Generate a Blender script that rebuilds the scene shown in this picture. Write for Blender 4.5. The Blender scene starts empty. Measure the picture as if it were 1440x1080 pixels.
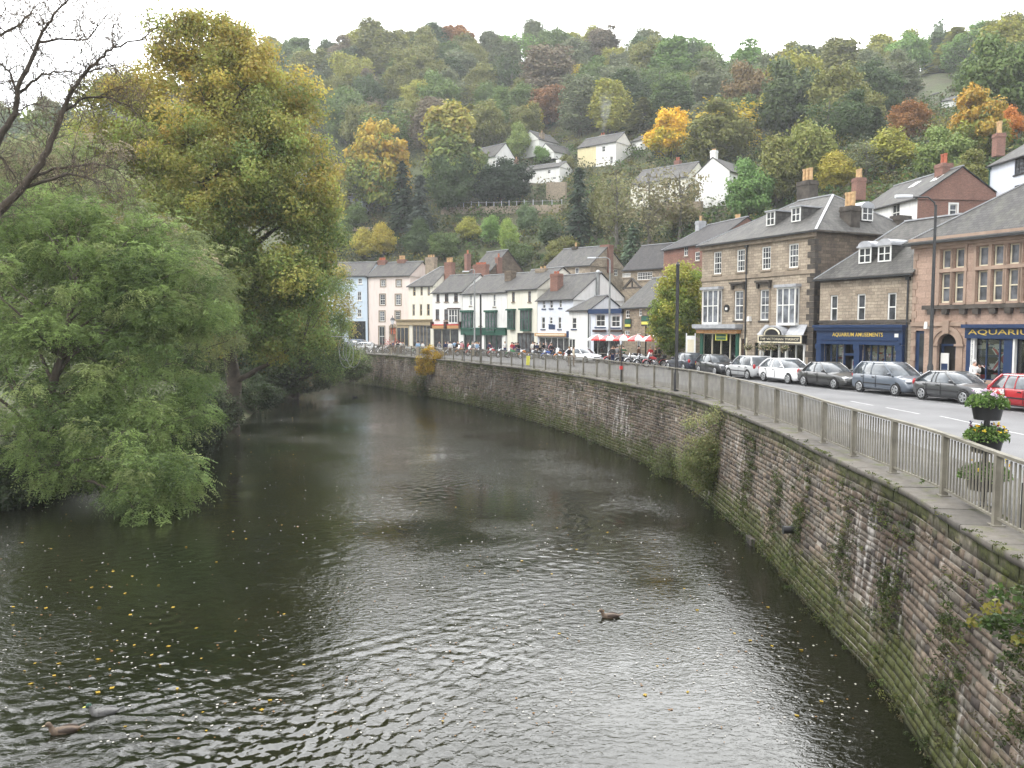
import bpy, math, random
import numpy as np
from mathutils import Vector, Matrix, Quaternion
rad = math.radians
SC = bpy.context.scene
COL = SC.collection
CH, FP, CX, CY, HZ = 3.3, 1150.0, 720.0, 540.0, 462.0
PITCH = math.atan((CY - HZ) / FP)
cp, sp = math.cos(PITCH), math.sin(PITCH)
WZ = -3.9                                   # water level

def ray(x, y):
    a = (x - CX) / FP; b = (CY - y) / FP
    return Vector((a, cp + b * sp, -sp + b * cp))
def P(x, y, Y):
    d = ray(x, y); t = Y / d.y
    return Vector((d.x * t, Y, CH + d.z * t))
def G(x, y, z=0.0):
    d = ray(x, y); t = (z - CH) / d.z
    return Vector((d.x * t, d.y * t, z))
def GX(x, Y, z=0.0):                        # ground point at picture column x, distance Y
    p = P(x, HZ, Y); return Vector((p.x, Y, z))
def px_of(p):
    v = Vector(p) - Vector((0, 0, CH))
    f = v.y * cp - v.z * sp; u = v.y * sp + v.z * cp
    return CX + FP * v.x / f, CY - FP * u / f

# ------------------------------------------------------------------ objects
def link(o, parent=None):
    COL.objects.link(o)
    if parent is not None: o.parent = parent
    return o
def tag(o, label=None, cat=None, group=None, kind=None):
    if label: o['label'] = label
    if cat: o['category'] = cat
    if group: o['group'] = group
    if kind: o['kind'] = kind
    return o
def empty(name, loc=(0, 0, 0), rz=0.0):
    o = bpy.data.objects.new(name, None); o.empty_display_size = 0.3
    o.location = loc; o.rotation_euler = (0, 0, rz); COL.objects.link(o)
    return o
def thing(name, label, cat, loc=(0, 0, 0), rz=0.0, group=None):
    return tag(empty(name, loc, rz), label, cat, group)
def copy_tree(o, parent=None):
    c = o.copy(); COL.objects.link(c)
    if parent is not None: c.parent = parent
    for ch in list(o.children): copy_tree(ch, c)
    return c

class MB:
    def __init__(s, xf=None):
        s.v = []; s.f = []; s.m = []; s.xf = xf; s.uvf = None
    def add(s, vs, fs, mi=0):
        b = len(s.v)
        if s.xf: s.v.extend(tuple(s.xf(*p)) for p in vs)
        else: s.v.extend(tuple(p) for p in vs)
        for f in fs:
            s.f.append(tuple(b + i for i in f)); s.m.append(mi)
    def quad(s, a, b, c, d, mi=0): s.add([a, b, c, d], [(0, 1, 2, 3)], mi)
    def box(s, x0, x1, y0, y1, z0, z1, mi=0):
        s.add([(x0, y0, z0), (x1, y0, z0), (x1, y1, z0), (x0, y1, z0), (x0, y0, z1), (x1, y0, z1), (x1, y1, z1), (x0, y1, z1)],
              [(0, 3, 2, 1), (4, 5, 6, 7), (0, 1, 5, 4), (1, 2, 6, 5), (2, 3, 7, 6), (3, 0, 4, 7)], mi)
    def taper(s, x0, x1, y0, y1, z0, z1, k, mi=0):       # box whose top is shrunk by k on every side
        s.add([(x0, y0, z0), (x1, y0, z0), (x1, y1, z0), (x0, y1, z0), (x0 + k, y0 + k, z1), (x1 - k, y0 + k, z1), (x1 - k, y1 - k, z1), (x0 + k, y1 - k, z1)],
              [(0, 3, 2, 1), (4, 5, 6, 7), (0, 1, 5, 4), (1, 2, 6, 5), (2, 3, 7, 6), (3, 0, 4, 7)], mi)
    def bar(s, p, q, w, h, mi=0):                        # rectangular bar between two points
        p, q = Vector(p), Vector(q); d = (q - p).normalized()
        u = Vector((0, 0, 1)).cross(d)
        u = Vector((1, 0, 0)) if u.length < 1e-4 else u.normalized()
        n = d.cross(u); a, b = u * w / 2, n * h / 2
        vs = [p - a - b, p + a - b, p + a + b, p - a + b, q - a - b, q + a - b, q + a + b, q - a + b]
        s.add(vs, [(0, 3, 2, 1), (4, 5, 6, 7), (0, 1, 5, 4), (1, 2, 6, 5), (2, 3, 7, 6), (3, 0, 4, 7)], mi)
    def tube(s, pts, r, n=6, mi=0, caps=True):
        pts = [Vector(p) for p in pts]
        if not hasattr(r, '__len__'): r = [r] * len(pts)
        vs = []; fs = []; up = None
        for i, p in enumerate(pts):
            d = (pts[min(i + 1, len(pts) - 1)] - pts[max(i - 1, 0)])
            d = d.normalized() if d.length > 1e-9 else Vector((0, 0, 1))
            if up is None:
                up = d.orthogonal().normalized()
            up = up - d * up.dot(d)
            up = up.normalized() if up.length > 1e-6 else d.orthogonal().normalized()
            w = d.cross(up)
            for k in range(n):
                a = 2 * math.pi * k / n
                vs.append(p + (up * math.cos(a) + w * math.sin(a)) * r[i])
        for i in range(len(pts) - 1):
            for k in range(n):
                k2 = (k + 1) % n
                fs.append((i * n + k, i * n + k2, (i + 1) * n + k2, (i + 1) * n + k))
        if caps:
            fs.append(tuple(range(n - 1, -1, -1))); fs.append(tuple((len(pts) - 1) * n + k for k in range(n)))
        s.add(vs, fs, mi)
    def lathe(s, prof, n=12, c=(0, 0, 0), mi=0, axis='z'):
        vs = []; fs = []
        for r, z in prof:
            for k in range(n):
                a = 2 * math.pi * k / n; x, y = r * math.cos(a), r * math.sin(a)
                q = (x, y, z) if axis == 'z' else ((x, z, y) if axis == 'y' else (z, x, y))
                vs.append((c[0] + q[0], c[1] + q[1], c[2] + q[2]))
        m = len(prof)
        for i in range(m - 1):
            for k in range(n):
                k2 = (k + 1) % n
                fs.append((i * n + k, i * n + k2, (i + 1) * n + k2, (i + 1) * n + k))
        fs.append(tuple(range(n - 1, -1, -1))); fs.append(tuple((m - 1) * n + k for k in range(n)))
        s.add(vs, fs, mi)
    def torus(s, c, R, r, axis='y', n=16, m=8, mi=0):
        vs = []; fs = []
        for i in range(n):
            a = 2 * math.pi * i / n
            for j in range(m):
                b = 2 * math.pi * j / m
                x, y, z = (R + r * math.cos(b)) * math.cos(a), r * math.sin(b), (R + r * math.cos(b)) * math.sin(a)
                if axis == 'z': y, z = z, y
                vs.append((c[0] + x, c[1] + y, c[2] + z))
        for i in range(n):
            for j in range(m):
                fs.append((i * m + j, ((i + 1) % n) * m + j, ((i + 1) % n) * m + (j + 1) % m, i * m + (j + 1) % m))
        s.add(vs, fs, mi)
    def ball(s, c, r, n=10, m=6, mi=0):                  # ellipsoid
        if not hasattr(r, '__len__'): r = (r, r, r)
        vs = []; fs = []
        for i in range(m + 1):
            t = math.pi * i / m
            for k in range(n):
                a = 2 * math.pi * k / n
                vs.append((c[0] + r[0] * math.sin(t) * math.cos(a), c[1] + r[1] * math.sin(t) * math.sin(a), c[2] - r[2] * math.cos(t)))
        for i in range(m):
            for k in range(n):
                fs.append((i * n + k, i * n + (k + 1) % n, (i + 1) * n + (k + 1) % n, (i + 1) * n + k))
        s.add(vs, fs, mi)
    def loft(s, rings, mi=0, caps=True, closed=True):
        n = len(rings[0]); vs = [p for r in rings for p in r]; fs = []
        for i in range(len(rings) - 1):
            for k in range(n if closed else n - 1):
                k2 = (k + 1) % n
                fs.append((i * n + k, i * n + k2, (i + 1) * n + k2, (i + 1) * n + k))
        if caps:
            fs.append(tuple(range(n - 1, -1, -1))); fs.append(tuple((len(rings) - 1) * n + k for k in range(n)))
        s.add(vs, fs, mi)
    def prism(s, poly, y0, y1, mi=0):                    # polygon in x-z, pushed along y
        n = len(poly)
        vs = [(x, y0, z) for x, z in poly] + [(x, y1, z) for x, z in poly]
        fs = [tuple(range(n)), tuple(range(2 * n - 1, n - 1, -1))]
        fs += [(k, n + k, n + (k + 1) % n, (k + 1) % n) for k in range(n)]
        s.add(vs, fs, mi)
    def mesh(s, name, mats, smooth=None):
        me = bpy.data.meshes.new(name)
        me.from_pydata(s.v, [], s.f); me.update()
        if not isinstance(mats, (list, tuple)): mats = [mats]
        for m in mats: me.materials.append(m)
        if len(mats) > 1: me.polygons.foreach_set('material_index', s.m)
        uvl = me.uv_layers.new(name='UVMap')
        nl = len(me.loops); uv = np.zeros((nl, 2), dtype=np.float32)
        V = np.array(s.v, dtype=np.float64) if s.v else np.zeros((0, 3))
        for p in me.polygons:
            n = p.normal
            if abs(n.z) > 0.95: t = Vector((1, 0, 0)); b = Vector((0, 1, 0))
            else:
                t = Vector((0, 0, 1)).cross(n).normalized(); b = n.cross(t)
            for li in p.loop_indices:
                co = V[me.loops[li].vertex_index]
                uv[li, 0] = co[0] * t.x + co[1] * t.y + co[2] * t.z
                uv[li, 1] = co[0] * b.x + co[1] * b.y + co[2] * b.z
        if s.uvf is not None:
            for p in me.polygons:
                for li in p.loop_indices: uv[li] = s.uvf[me.loops[li].vertex_index]
        uvl.data.foreach_set('uv', uv.ravel())
        if smooth is not None:
            me.polygons.foreach_set('use_smooth', [True] * len(me.polygons))
            if smooth < 180: me.set_sharp_from_angle(angle=rad(smooth))
        return me
    def build(s, name, mats, parent=None, smooth=None):
        o = bpy.data.objects.new(name, s.mesh(name, mats, smooth))
        return link(o, parent)

def np_mesh(name, V, F, mats, col=None, smooth=False, uv=None):
    V = np.ascontiguousarray(V, dtype=np.float32); F = np.ascontiguousarray(F, dtype=np.int32)
    n, k = F.shape
    me = bpy.data.meshes.new(name)
    me.vertices.add(len(V)); me.vertices.foreach_set('co', V.ravel())
    me.loops.add(n * k); me.loops.foreach_set('vertex_index', F.ravel())
    me.polygons.add(n)
    me.polygons.foreach_set('loop_start', np.arange(0, n * k, k, dtype=np.int32))
    me.polygons.foreach_set('loop_total', np.full(n, k, dtype=np.int32))
    if smooth: me.polygons.foreach_set('use_smooth', np.ones(n, dtype=bool))
    me.update(calc_edges=True)
    for m in (mats if isinstance(mats, (list, tuple)) else [mats]): me.materials.append(m)
    if col is not None:
        a = me.color_attributes.new('Col', 'FLOAT_COLOR', 'POINT')
        c = np.ones((len(V), 4), dtype=np.float32); c[:, :3] = col
        a.data.foreach_set('color', c.ravel())
    if uv is not None:
        l = me.uv_layers.new(name='UVMap'); l.data.foreach_set('uv', np.ascontiguousarray(uv[F.ravel()], dtype=np.float32).ravel())
    return me
def mobj(name, me, parent=None):
    return link(bpy.data.objects.new(name, me), parent)

# ------------------------------------------------------------------ node helpers
def new_mat(name):
    m = bpy.data.materials.new(name); m.use_nodes = True
    nt = m.node_tree
    return m, nt, nt.nodes['Principled BSDF']
def setin(nt, sock, v):
    if isinstance(v, bpy.types.NodeSocket): nt.links.new(v, sock)
    else:
        try: sock.default_value = v
        except Exception: sock.default_value = (v[0], v[1], v[2], 1.0) if hasattr(v, '__len__') else (v, v, v)
def nd(nt, typ, ins=None, **props):
    n = nt.nodes.new(typ)
    for k, v in props.items(): setattr(n, k, v)
    for k, v in (ins or {}).items(): setin(nt, n.inputs[k], v)
    return n
def c4(c): return (c[0], c[1], c[2], 1.0)
def mixc(nt, fac, a, b, blend='MIX'):
    n = nt.nodes.new('ShaderNodeMix'); n.data_type = 'RGBA'; n.blend_type = blend
    for i, v in ((0, fac), (6, a), (7, b)):
        if not isinstance(v, bpy.types.NodeSocket) and i > 0 and len(v) == 3: v = c4(v)
        setin(nt, n.inputs[i], v)
    return n.outputs[2]
def mth(nt, op, a, b=None, c=None):
    n = nt.nodes.new('ShaderNodeMath'); n.operation = op
    for i, v in enumerate((a, b, c)):
        if v is not None: setin(nt, n.inputs[i], v)
    return n.outputs[0]
def ramp(nt, fac, stops):
    n = nt.nodes.new('ShaderNodeValToRGB'); setin(nt, n.inputs[0], fac)
    e = n.color_ramp.elements
    while len(e) < len(stops): e.new(0.5)
    for el, (p, c) in zip(e, stops):
        el.position = p; el.color = c4(c) if hasattr(c, '__len__') else (c, c, c, 1)
    return n.outputs[0]
def noise(nt, vec, scale, detail=4, rough=0.55, dist=0.0):
    return nd(nt, 'ShaderNodeTexNoise', {'Vector': vec, 'Scale': scale, 'Detail': detail, 'Roughness': rough, 'Distortion': dist}).outputs[0]
def mapped(nt, vec, scale=(1, 1, 1), rot=(0, 0, 0), loc=(0, 0, 0)):
    return nd(nt, 'ShaderNodeMapping', {'Vector': vec, 'Scale': scale, 'Rotation': rot, 'Location': loc}).outputs[0]
def coords(nt, kind='UV'): return nt.nodes.new('ShaderNodeTexCoord').outputs[kind]
def bump(nt, bsdf, h, strength=0.4, dist=0.02):
    b = nd(nt, 'ShaderNodeBump', {'Height': h, 'Strength': strength, 'Distance': dist})
    nt.links.new(b.outputs[0], bsdf.inputs['Normal'])

# ------------------------------------------------------------------ materials
def plain(name, col, rough=0.6, var=0.12, scale=3.0, metal=0.0, spec=0.5, coat=0.0, tint=False, bumpy=0.0):
    m, nt, b = new_mat(name)
    v = coords(nt, 'Object'); n = noise(nt, v, scale, 5)
    lo = tuple(c * (1 - var) for c in col); hi = tuple(min(1, c * (1 + var)) for c in col)
    c = ramp(nt, n, [(0.3, lo), (0.7, hi)])
    if tint: c = mixc(nt, 1.0, c, nt.nodes.new('ShaderNodeObjectInfo').outputs['Color'], 'MULTIPLY')
    setin(nt, b.inputs['Base Color'], c); b.inputs['Roughness'].default_value = rough
    b.inputs['Metallic'].default_value = metal; b.inputs['Specular IOR Level'].default_value = spec
    b.inputs['Coat Weight'].default_value = coat; b.inputs['Coat Roughness'].default_value = 0.06
    if bumpy: bump(nt, b, noise(nt, v, scale * 6, 4), bumpy, 0.02)
    return m
def masonry(name, c1, c2, mortar, bw, bh, msize=0.012, stain=0.5, soot=(0.05, 0.045, 0.04), rough=0.9):
    m, nt, b = new_mat(name)
    uv = coords(nt, 'UV'); wob = nd(nt, 'ShaderNodeVectorMath', {0: noise(nt, uv, 6, 2), 1: (0.03, 0.03, 0)}, operation='MULTIPLY').outputs[0]
    uvw = nd(nt, 'ShaderNodeVectorMath', {0: uv, 1: wob}, operation='ADD').outputs[0]
    br = nd(nt, 'ShaderNodeTexBrick', {'Vector': uvw, 'Color1': c4(c1), 'Color2': c4(c2), 'Mortar': c4(mortar), 'Scale': 1.0,
            'Mortar Size': msize, 'Mortar Smooth': 0.2, 'Bias': 0.0, 'Brick Width': bw, 'Row Height': bh})
    n1 = noise(nt, uv, 9, 5); n2 = noise(nt, mapped(nt, uv, (0.9, 0.35, 1)), 1.0, 6, 0.65)
    col = mixc(nt, 0.55, br.outputs[0], ramp(nt, n1, [(0.25, (0.35, 0.35, 0.35)), (0.75, (1.0, 1.0, 1.0))]), 'MULTIPLY')
    col = mixc(nt, 0.8, col, (1.35, 1.35, 1.35), 'MULTIPLY')
    sf = mth(nt, 'MULTIPLY', ramp(nt, n2, [(0.42, 0.0), (0.72, 1.0)]), stain)
    col = mixc(nt, sf, col, soot)
    setin(nt, b.inputs['Base Color'], col); b.inputs['Roughness'].default_value = rough; b.inputs['Specular IOR Level'].default_value = 0.25
    h = mth(nt, 'ADD', mth(nt, 'MULTIPLY', br.outputs[1], -1.0), mth(nt, 'MULTIPLY', n1, 0.8))
    bump(nt, b, h, 0.6, 0.02)
    return m
def render_paint(name, col, dirt=0.35, dirtcol=(0.30, 0.28, 0.24)):
    m, nt, b = new_mat(name)
    uv = coords(nt, 'UV')
    n = noise(nt, mapped(nt, uv, (2.2, 0.25, 1)), 1.3, 6, 0.65); n2 = noise(nt, uv, 0.6, 4)
    f = mth(nt, 'MULTIPLY', ramp(nt, mth(nt, 'MULTIPLY', n, mth(nt, 'ADD', n2, 0.45)), [(0.42, 0.0), (0.75, 1.0)]), dirt)
    setin(nt, b.inputs['Base Color'], mixc(nt, f, col, dirtcol)); b.inputs['Roughness'].default_value = 0.85
    b.inputs['Specular IOR Level'].default_value = 0.25
    bump(nt, b, noise(nt, uv, 30, 3), 0.15, 0.01)
    return m
def slate(name, c1, c2, lichen=(0.24, 0.24, 0.19), lf=0.5):
    m, nt, b = new_mat(name)
    uv = coords(nt, 'UV')
    br = nd(nt, 'ShaderNodeTexBrick', {'Vector': uv, 'Color1': c4(c1), 'Color2': c4(c2), 'Mortar': c4(tuple(c * 0.35 for c in c1)), 'Scale': 1.0,
            'Mortar Size': 0.012, 'Mortar Smooth': 0.3, 'Bias': 0.0, 'Brick Width': 0.32, 'Row Height': 0.24})
    n = noise(nt, mapped(nt, uv, (1.0, 0.3, 1)), 1.2, 6, 0.7); n2 = noise(nt, uv, 14, 3)
    col = mixc(nt, mth(nt, 'MULTIPLY', ramp(nt, n, [(0.45, 0.0), (0.7, 1.0)]), lf), br.outputs[0], lichen)
    col = mixc(nt, 0.5, col, ramp(nt, n2, [(0.3, (0.55, 0.55, 0.55)), (0.7, (1, 1, 1))]), 'MULTIPLY')
    col = mixc(nt, 1.0, col, (0.66, 0.66, 0.66), 'MULTIPLY'); setin(nt, b.inputs['Base Color'], col); b.inputs['Roughness'].default_value = 0.8; b.inputs['Specular IOR Level'].default_value = 0.2
    bump(nt, b, mth(nt, 'ADD', mth(nt, 'MULTIPLY', br.outputs[1], -1.0), mth(nt, 'MULTIPLY', n2, 0.5)), 0.5, 0.015)
    return m
def leaf_material(name, trans=0.35, rough=0.6):
    m, nt, b = new_mat(name)
    a = nd(nt, 'ShaderNodeAttribute', attribute_name='Col').outputs[0]
    c = mixc(nt, 1.0, a, nt.nodes.new('ShaderNodeObjectInfo').outputs['Color'], 'MULTIPLY')
    setin(nt, b.inputs['Base Color'], c); b.inputs['Roughness'].default_value = rough; b.inputs['Specular IOR Level'].default_value = 0.3
    t = nd(nt, 'ShaderNodeBsdfTranslucent', {'Color': c})
    mx = nd(nt, 'ShaderNodeMixShader', {0: trans, 1: b.outputs[0], 2: t.outputs[0]})
    nt.links.new(mx.outputs[0], nt.nodes['Material Output'].inputs[0])
    return m
def attr_material(name, rough=0.8, tint=False, nscale=12.0):
    m, nt, b = new_mat(name)
    a = nd(nt, 'ShaderNodeAttribute', attribute_name='Col').outputs[0]
    n = noise(nt, coords(nt, 'Object'), nscale, 5)
    c = mixc(nt, 0.7, a, ramp(nt, n, [(0.25, (0.45, 0.45, 0.45)), (0.75, (1.15, 1.15, 1.15))]), 'MULTIPLY')
    setin(nt, b.inputs['Base Color'], c); b.inputs['Roughness'].default_value = rough; b.inputs['Specular IOR Level'].default_value = 0.2
    bump(nt, b, n, 0.5, 0.03)
    return m
def glass_mat(name, col=(0.03, 0.035, 0.04), rough=0.06):
    m, nt, b = new_mat(name)
    n = noise(nt, coords(nt, 'Object'), 1.7, 3)
    c = mixc(nt, 1.0, ramp(nt, n, [(0.35, tuple(x * 0.5 for x in col)), (0.65, tuple(x * 1.5 for x in col))]), nt.nodes.new('ShaderNodeObjectInfo').outputs['Color'], 'MULTIPLY')
    setin(nt, b.inputs['Base Color'], c); b.inputs['Roughness'].default_value = rough; b.inputs['IOR'].default_value = 1.5
    return m

M = {}
M['leaf'] = leaf_material('leaf', 0.45); M['leaf_far'] = leaf_material('leaf_far', 0.2, 0.8)
M['bark'] = plain('bark', (0.075, 0.06, 0.045), 0.9, 0.4, 2.0, bumpy=0.6)
M['bark_pale'] = plain('bark_pale', (0.13, 0.12, 0.10), 0.9, 0.35, 2.0, bumpy=0.5)
M['glass'] = glass_mat('glass'); M['pane'] = glass_mat('pane', (0.30, 0.32, 0.34), 0.12)
M['white'] = plain('white_paint', (0.78, 0.78, 0.75), 0.5, 0.06)
M['cream_paint'] = plain('cream_paint', (0.72, 0.66, 0.50), 0.5, 0.08)
M['black'] = plain('black_paint', (0.018, 0.018, 0.02), 0.4, 0.3)
M['dark'] = plain('dark_interior', (0.02, 0.018, 0.016), 0.8, 0.4)
M['iron'] = plain('dark_iron', (0.03, 0.032, 0.034), 0.45, 0.3, 4, spec=0.5)
M['galv'] = plain('galvanised_steel', (0.30, 0.31, 0.31), 0.45, 0.2, 3, metal=0.6)
M['lead'] = plain('lead_flashing', (0.36, 0.37, 0.39), 0.5, 0.2)
M['terracotta'] = plain('terracotta', (0.50, 0.33, 0.17), 0.8, 0.3, 4)
M['redpot'] = plain('red_terracotta', (0.42, 0.13, 0.07), 0.8, 0.3, 4)
M['rail'] = plain('railing_paint', (0.165, 0.153, 0.122), 0.8, 0.3, 2.5, bumpy=0.3)
M['tint'] = plain('painted_tint', (1, 1, 1), 0.55, 0.08, tint=True)
M['cloth'] = plain('cloth', (1, 1, 1), 0.9, 0.18, 9, tint=True)
M['skin'] = plain('skin', (0.55, 0.34, 0.25), 0.6, 0.06)
M['carpaint'] = plain('car_paint', (1, 1, 1), 0.30, 0.02, 1.0, coat=0.8, tint=True)
M['carglass'] = glass_mat('car_glass', (0.07, 0.08, 0.09), 0.05)
M['tyre'] = plain('tyre_rubber', (0.018, 0.018, 0.018), 0.85, 0.2)
M['alloy'] = plain('wheel_alloy', (0.42, 0.43, 0.44), 0.35, 0.1, metal=0.6)
M['chrome'] = plain('chrome', (0.7, 0.7, 0.72), 0.15, 0.05, metal=1.0)
M['lamp'] = plain('lamp_lens', (0.75, 0.77, 0.8), 0.12, 0.1)
M['redlamp'] = plain('red_lens', (0.35, 0.01, 0.015), 0.15, 0.1)
M['navy'] = plain('navy_paint', (0.014, 0.036, 0.10), 0.4, 0.12)
M['green'] = plain('green_paint', (0.012, 0.085, 0.055), 0.45, 0.15)
M['gold'] = plain('gold_lettering', (0.72, 0.52, 0.10), 0.4, 0.1)
M['ochre'] = plain('ochre_paint', (0.40, 0.32, 0.20), 0.6, 0.12)
M['orange'] = plain('orange_paint', (0.48, 0.26, 0.11), 0.6, 0.12)
M['yellow'] = plain('yellow_paint', (0.62, 0.60, 0.10), 0.6, 0.1)
M['red'] = plain('red_paint', (0.55, 0.03, 0.03), 0.5, 0.1)
M['brownpaint'] = plain('brown_paint', (0.05, 0.022, 0.016), 0.5, 0.2)
M['stonetrim'] = plain('dressed_stone', (0.27, 0.22, 0.165), 0.85, 0.3, 2.5, bumpy=0.3)
M['sootstone'] = plain('sooty_stone', (0.075, 0.065, 0.055), 0.9, 0.45, 2.0, bumpy=0.4)
M['pinktrim'] = plain('pink_sandstone', (0.35, 0.255, 0.195), 0.85, 0.2, 2.0, bumpy=0.2)
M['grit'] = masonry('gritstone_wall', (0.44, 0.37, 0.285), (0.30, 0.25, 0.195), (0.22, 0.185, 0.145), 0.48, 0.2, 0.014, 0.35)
M['grit_dark'] = masonry('sooty_shaded_gritstone_wall', (0.21, 0.165, 0.125), (0.12, 0.097, 0.075), (0.10, 0.085, 0.07), 0.5, 0.22, 0.014, 0.55)  # sooty stone, and the shade painted onto the teashop block's side wall
M['sandstone'] = masonry('red_sandstone_ashlar', (0.42, 0.30, 0.235), (0.36, 0.255, 0.20), (0.26, 0.205, 0.165), 0.85, 0.34, 0.008, 0.22, (0.14, 0.10, 0.08))
M['rubble'] = masonry('rubble_stone_wall', (0.34, 0.28, 0.20), (0.20, 0.16, 0.12), (0.30, 0.27, 0.22), 0.38, 0.17, 0.02, 0.35)
M['brick'] = masonry('red_brick_wall', (0.29, 0.135, 0.10), (0.215, 0.10, 0.075), (0.24, 0.20, 0.17), 0.225, 0.075, 0.010, 0.25)
M['slate'] = slate('slate_roof', (0.17, 0.165, 0.16), (0.115, 0.11, 0.11))
M['slate_pale'] = slate('weathered_slate', (0.19, 0.183, 0.172), (0.12, 0.117, 0.113), (0.27, 0.265, 0.24), 0.55)
M['slate_dark'] = slate('dark_slate', (0.115, 0.11, 0.11), (0.075, 0.07, 0.075), (0.15, 0.145, 0.12), 0.4)
M['paint_white'] = render_paint('white_render', (0.80, 0.80, 0.78), 0.3)
M['paint_blue'] = render_paint('pale_blue_render', (0.60, 0.70, 0.80), 0.25)
M['paint_pink'] = render_paint('pale_pink_render', (0.78, 0.68, 0.63), 0.25)
M['paint_cream'] = render_paint('cream_render', (0.77, 0.75, 0.65), 0.3)
M['paint_cool'] = render_paint('bluish_white_render', (0.70, 0.74, 0.82), 0.2)
M['paint_yellow'] = render_paint('yellow_render', (0.70, 0.62, 0.38), 0.3)
# ------------------------------------------------------------------ camera, sky, sun
cam = bpy.data.cameras.new('camera'); co = bpy.data.objects.new('camera', cam); COL.objects.link(co)
co.location = (0, 0, CH); co.rotation_euler = (math.pi / 2 - PITCH, 0, 0)
cam.sensor_width = 36; cam.lens = 36 * FP / 1440; cam.clip_start = 0.1; cam.clip_end = 3000
SC.camera = co
SUN_EL, SUN_AZ = rad(48), rad(-115)         # azimuth measured from +Y towards +X: the light comes from behind the left shoulder
w = bpy.data.worlds.new('World'); SC.world = w; w.use_nodes = True
nt = w.node_tree; bg = nt.nodes['Background']
sky = nt.nodes.new('ShaderNodeTexSky'); sky.sky_type = 'NISHITA'; sky.sun_disc = False
sky.sun_elevation = SUN_EL; sky.sun_rotation = SUN_AZ; sky.air_density = 1.0; sky.dust_density = 4.0
hs = nd(nt, 'ShaderNodeHueSaturation', {'Saturation': 0.15, 'Color': sky.outputs[0]})
tcw = nt.nodes.new('ShaderNodeTexCoord')
cl = noise(nt, mapped(nt, tcw.outputs['Generated'], (1.6, 1.6, 3.5)), 1.6, 5, 0.55)
cloud = ramp(nt, cl, [(0.3, (9.0, 9.3, 9.9)), (0.7, (16.5, 16.6, 16.8))])
gdir = Vector((0.05, 0.86, 0.5)).normalized()       # bright patch of sky up the valley, added to brighten the water's reflection
gd = nd(nt, 'ShaderNodeVectorMath', {0: tcw.outputs['Generated'], 1: tuple(gdir)}, operation='DOT_PRODUCT').outputs['Value']
glow = ramp(nt, gd, [(0.55, 0.0), (0.97, 1.0)]); nt.nodes[glow.node.name].color_ramp.interpolation = 'EASE'
elev = nd(nt, 'ShaderNodeSeparateXYZ', {0: tcw.outputs['Generated']}).outputs[2]
grad = ramp(nt, elev, [(0.0, 0.56), (0.75, 1.0)])         # an overcast sky is brighter overhead than at its rim
nt.links.new(mixc(nt, 1.0, mixc(nt, 0.85, hs.outputs[0], cloud), mixc(nt, 1.0, grad, mixc(nt, glow, (1.45, 1.45, 1.45), (5.2, 5.15, 5.0)), 'MULTIPLY'), 'MULTIPLY'), bg.inputs[0]); bg.inputs[1].default_value = 0.105
sl = bpy.data.lights.new('sun', 'SUN'); sl.energy = 1.3; sl.angle = rad(16); sl.color = (1.0, 0.95, 0.87)
so = bpy.data.objects.new('sun', sl); COL.objects.link(so)
sdir = Vector((math.sin(SUN_AZ) * math.cos(SUN_EL), math.cos(SUN_AZ) * math.cos(SUN_EL), math.sin(SUN_EL)))
so.rotation_euler = sdir.to_track_quat('Z', 'Y').to_euler(); so.location = (0, 0, 200)
SC.view_settings.view_transform = 'Standard'; SC.view_settings.look = 'None'
SC.view_settings.exposure = 0.5; SC.view_settings.gamma = 1.0

# ------------------------------------------------------------------ plan curves
def catmull(pts, step):
    pts = [np.array(p, float) for p in pts]; out = []
    for i in range(len(pts) - 1):
        p0 = pts[max(i - 1, 0)]; p1, p2 = pts[i], pts[i + 1]; p3 = pts[min(i + 2, len(pts) - 1)]
        n = max(2, int(np.linalg.norm(p2 - p1) / step * 2))
        for k in range(n):
            t = k / n
            out.append(0.5 * ((2 * p1) + (-p0 + p2) * t + (2 * p0 - 5 * p1 + 4 * p2 - p3) * t * t + (-p0 + 3 * p1 - 3 * p2 + p3) * t ** 3))
    out.append(pts[-1]); out = np.array(out)
    s = np.concatenate([[0], np.cumsum(np.linalg.norm(np.diff(out, axis=0), axis=1))])
    m = int(s[-1] / step); q = np.linspace(0, s[-1], m + 1)
    return np.stack([np.interp(q, s, out[:, 0]), np.interp(q, s, out[:, 1])], 1)
WALLPX = [(1440, 789), (1277, 692), (1207, 659), (1144, 630), (1072, 596), (960, 556), (863, 537), (813, 528), (730, 517), (647, 508), (580, 502), (513, 497)]
wp = [(5.4, -30), (5.9, -12), (6.4, 2)] + [tuple(G(x, y, 0.12)[:2]) for x, y in WALLPX] + [(-33, 120), (-56, 133)]
WSTEP = 0.25
WL = catmull(wp, WSTEP)                     # outer (river) edge of the coping
T_ = np.gradient(WL, axis=0); T_ /= np.linalg.norm(T_, axis=1)[:, None]
WN = np.stack([T_[:, 1], -T_[:, 0]], 1)     # towards the road
def w_at(s, off=0.0):
    i = min(len(WL) - 1, max(0, s / WSTEP)); a = int(i); b = min(a + 1, len(WL) - 1); f = i - a
    p = WL[a] * (1 - f) + WL[b] * f; n = WN[a] * (1 - f) + WN[b] * f
    return p + n * off, n, T_[a]
def w_s_of_px(x):                           # arc length where the coping edge crosses picture column x
    best = min(range(len(WL)), key=lambda i: abs(px_of((WL[i][0], WL[i][1], 0.12))[0] - x) if WL[i][1] > 8 else 1e9)
    return best * WSTEP
LB = catmull([(-19, -40), (-19, 18), (-20, 30), (-18.6, 42), (-20, 58), (-22.5, 76), (-24, 92), (-28, 101), (-40, 109), (-62, 119)], 1.0)

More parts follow.
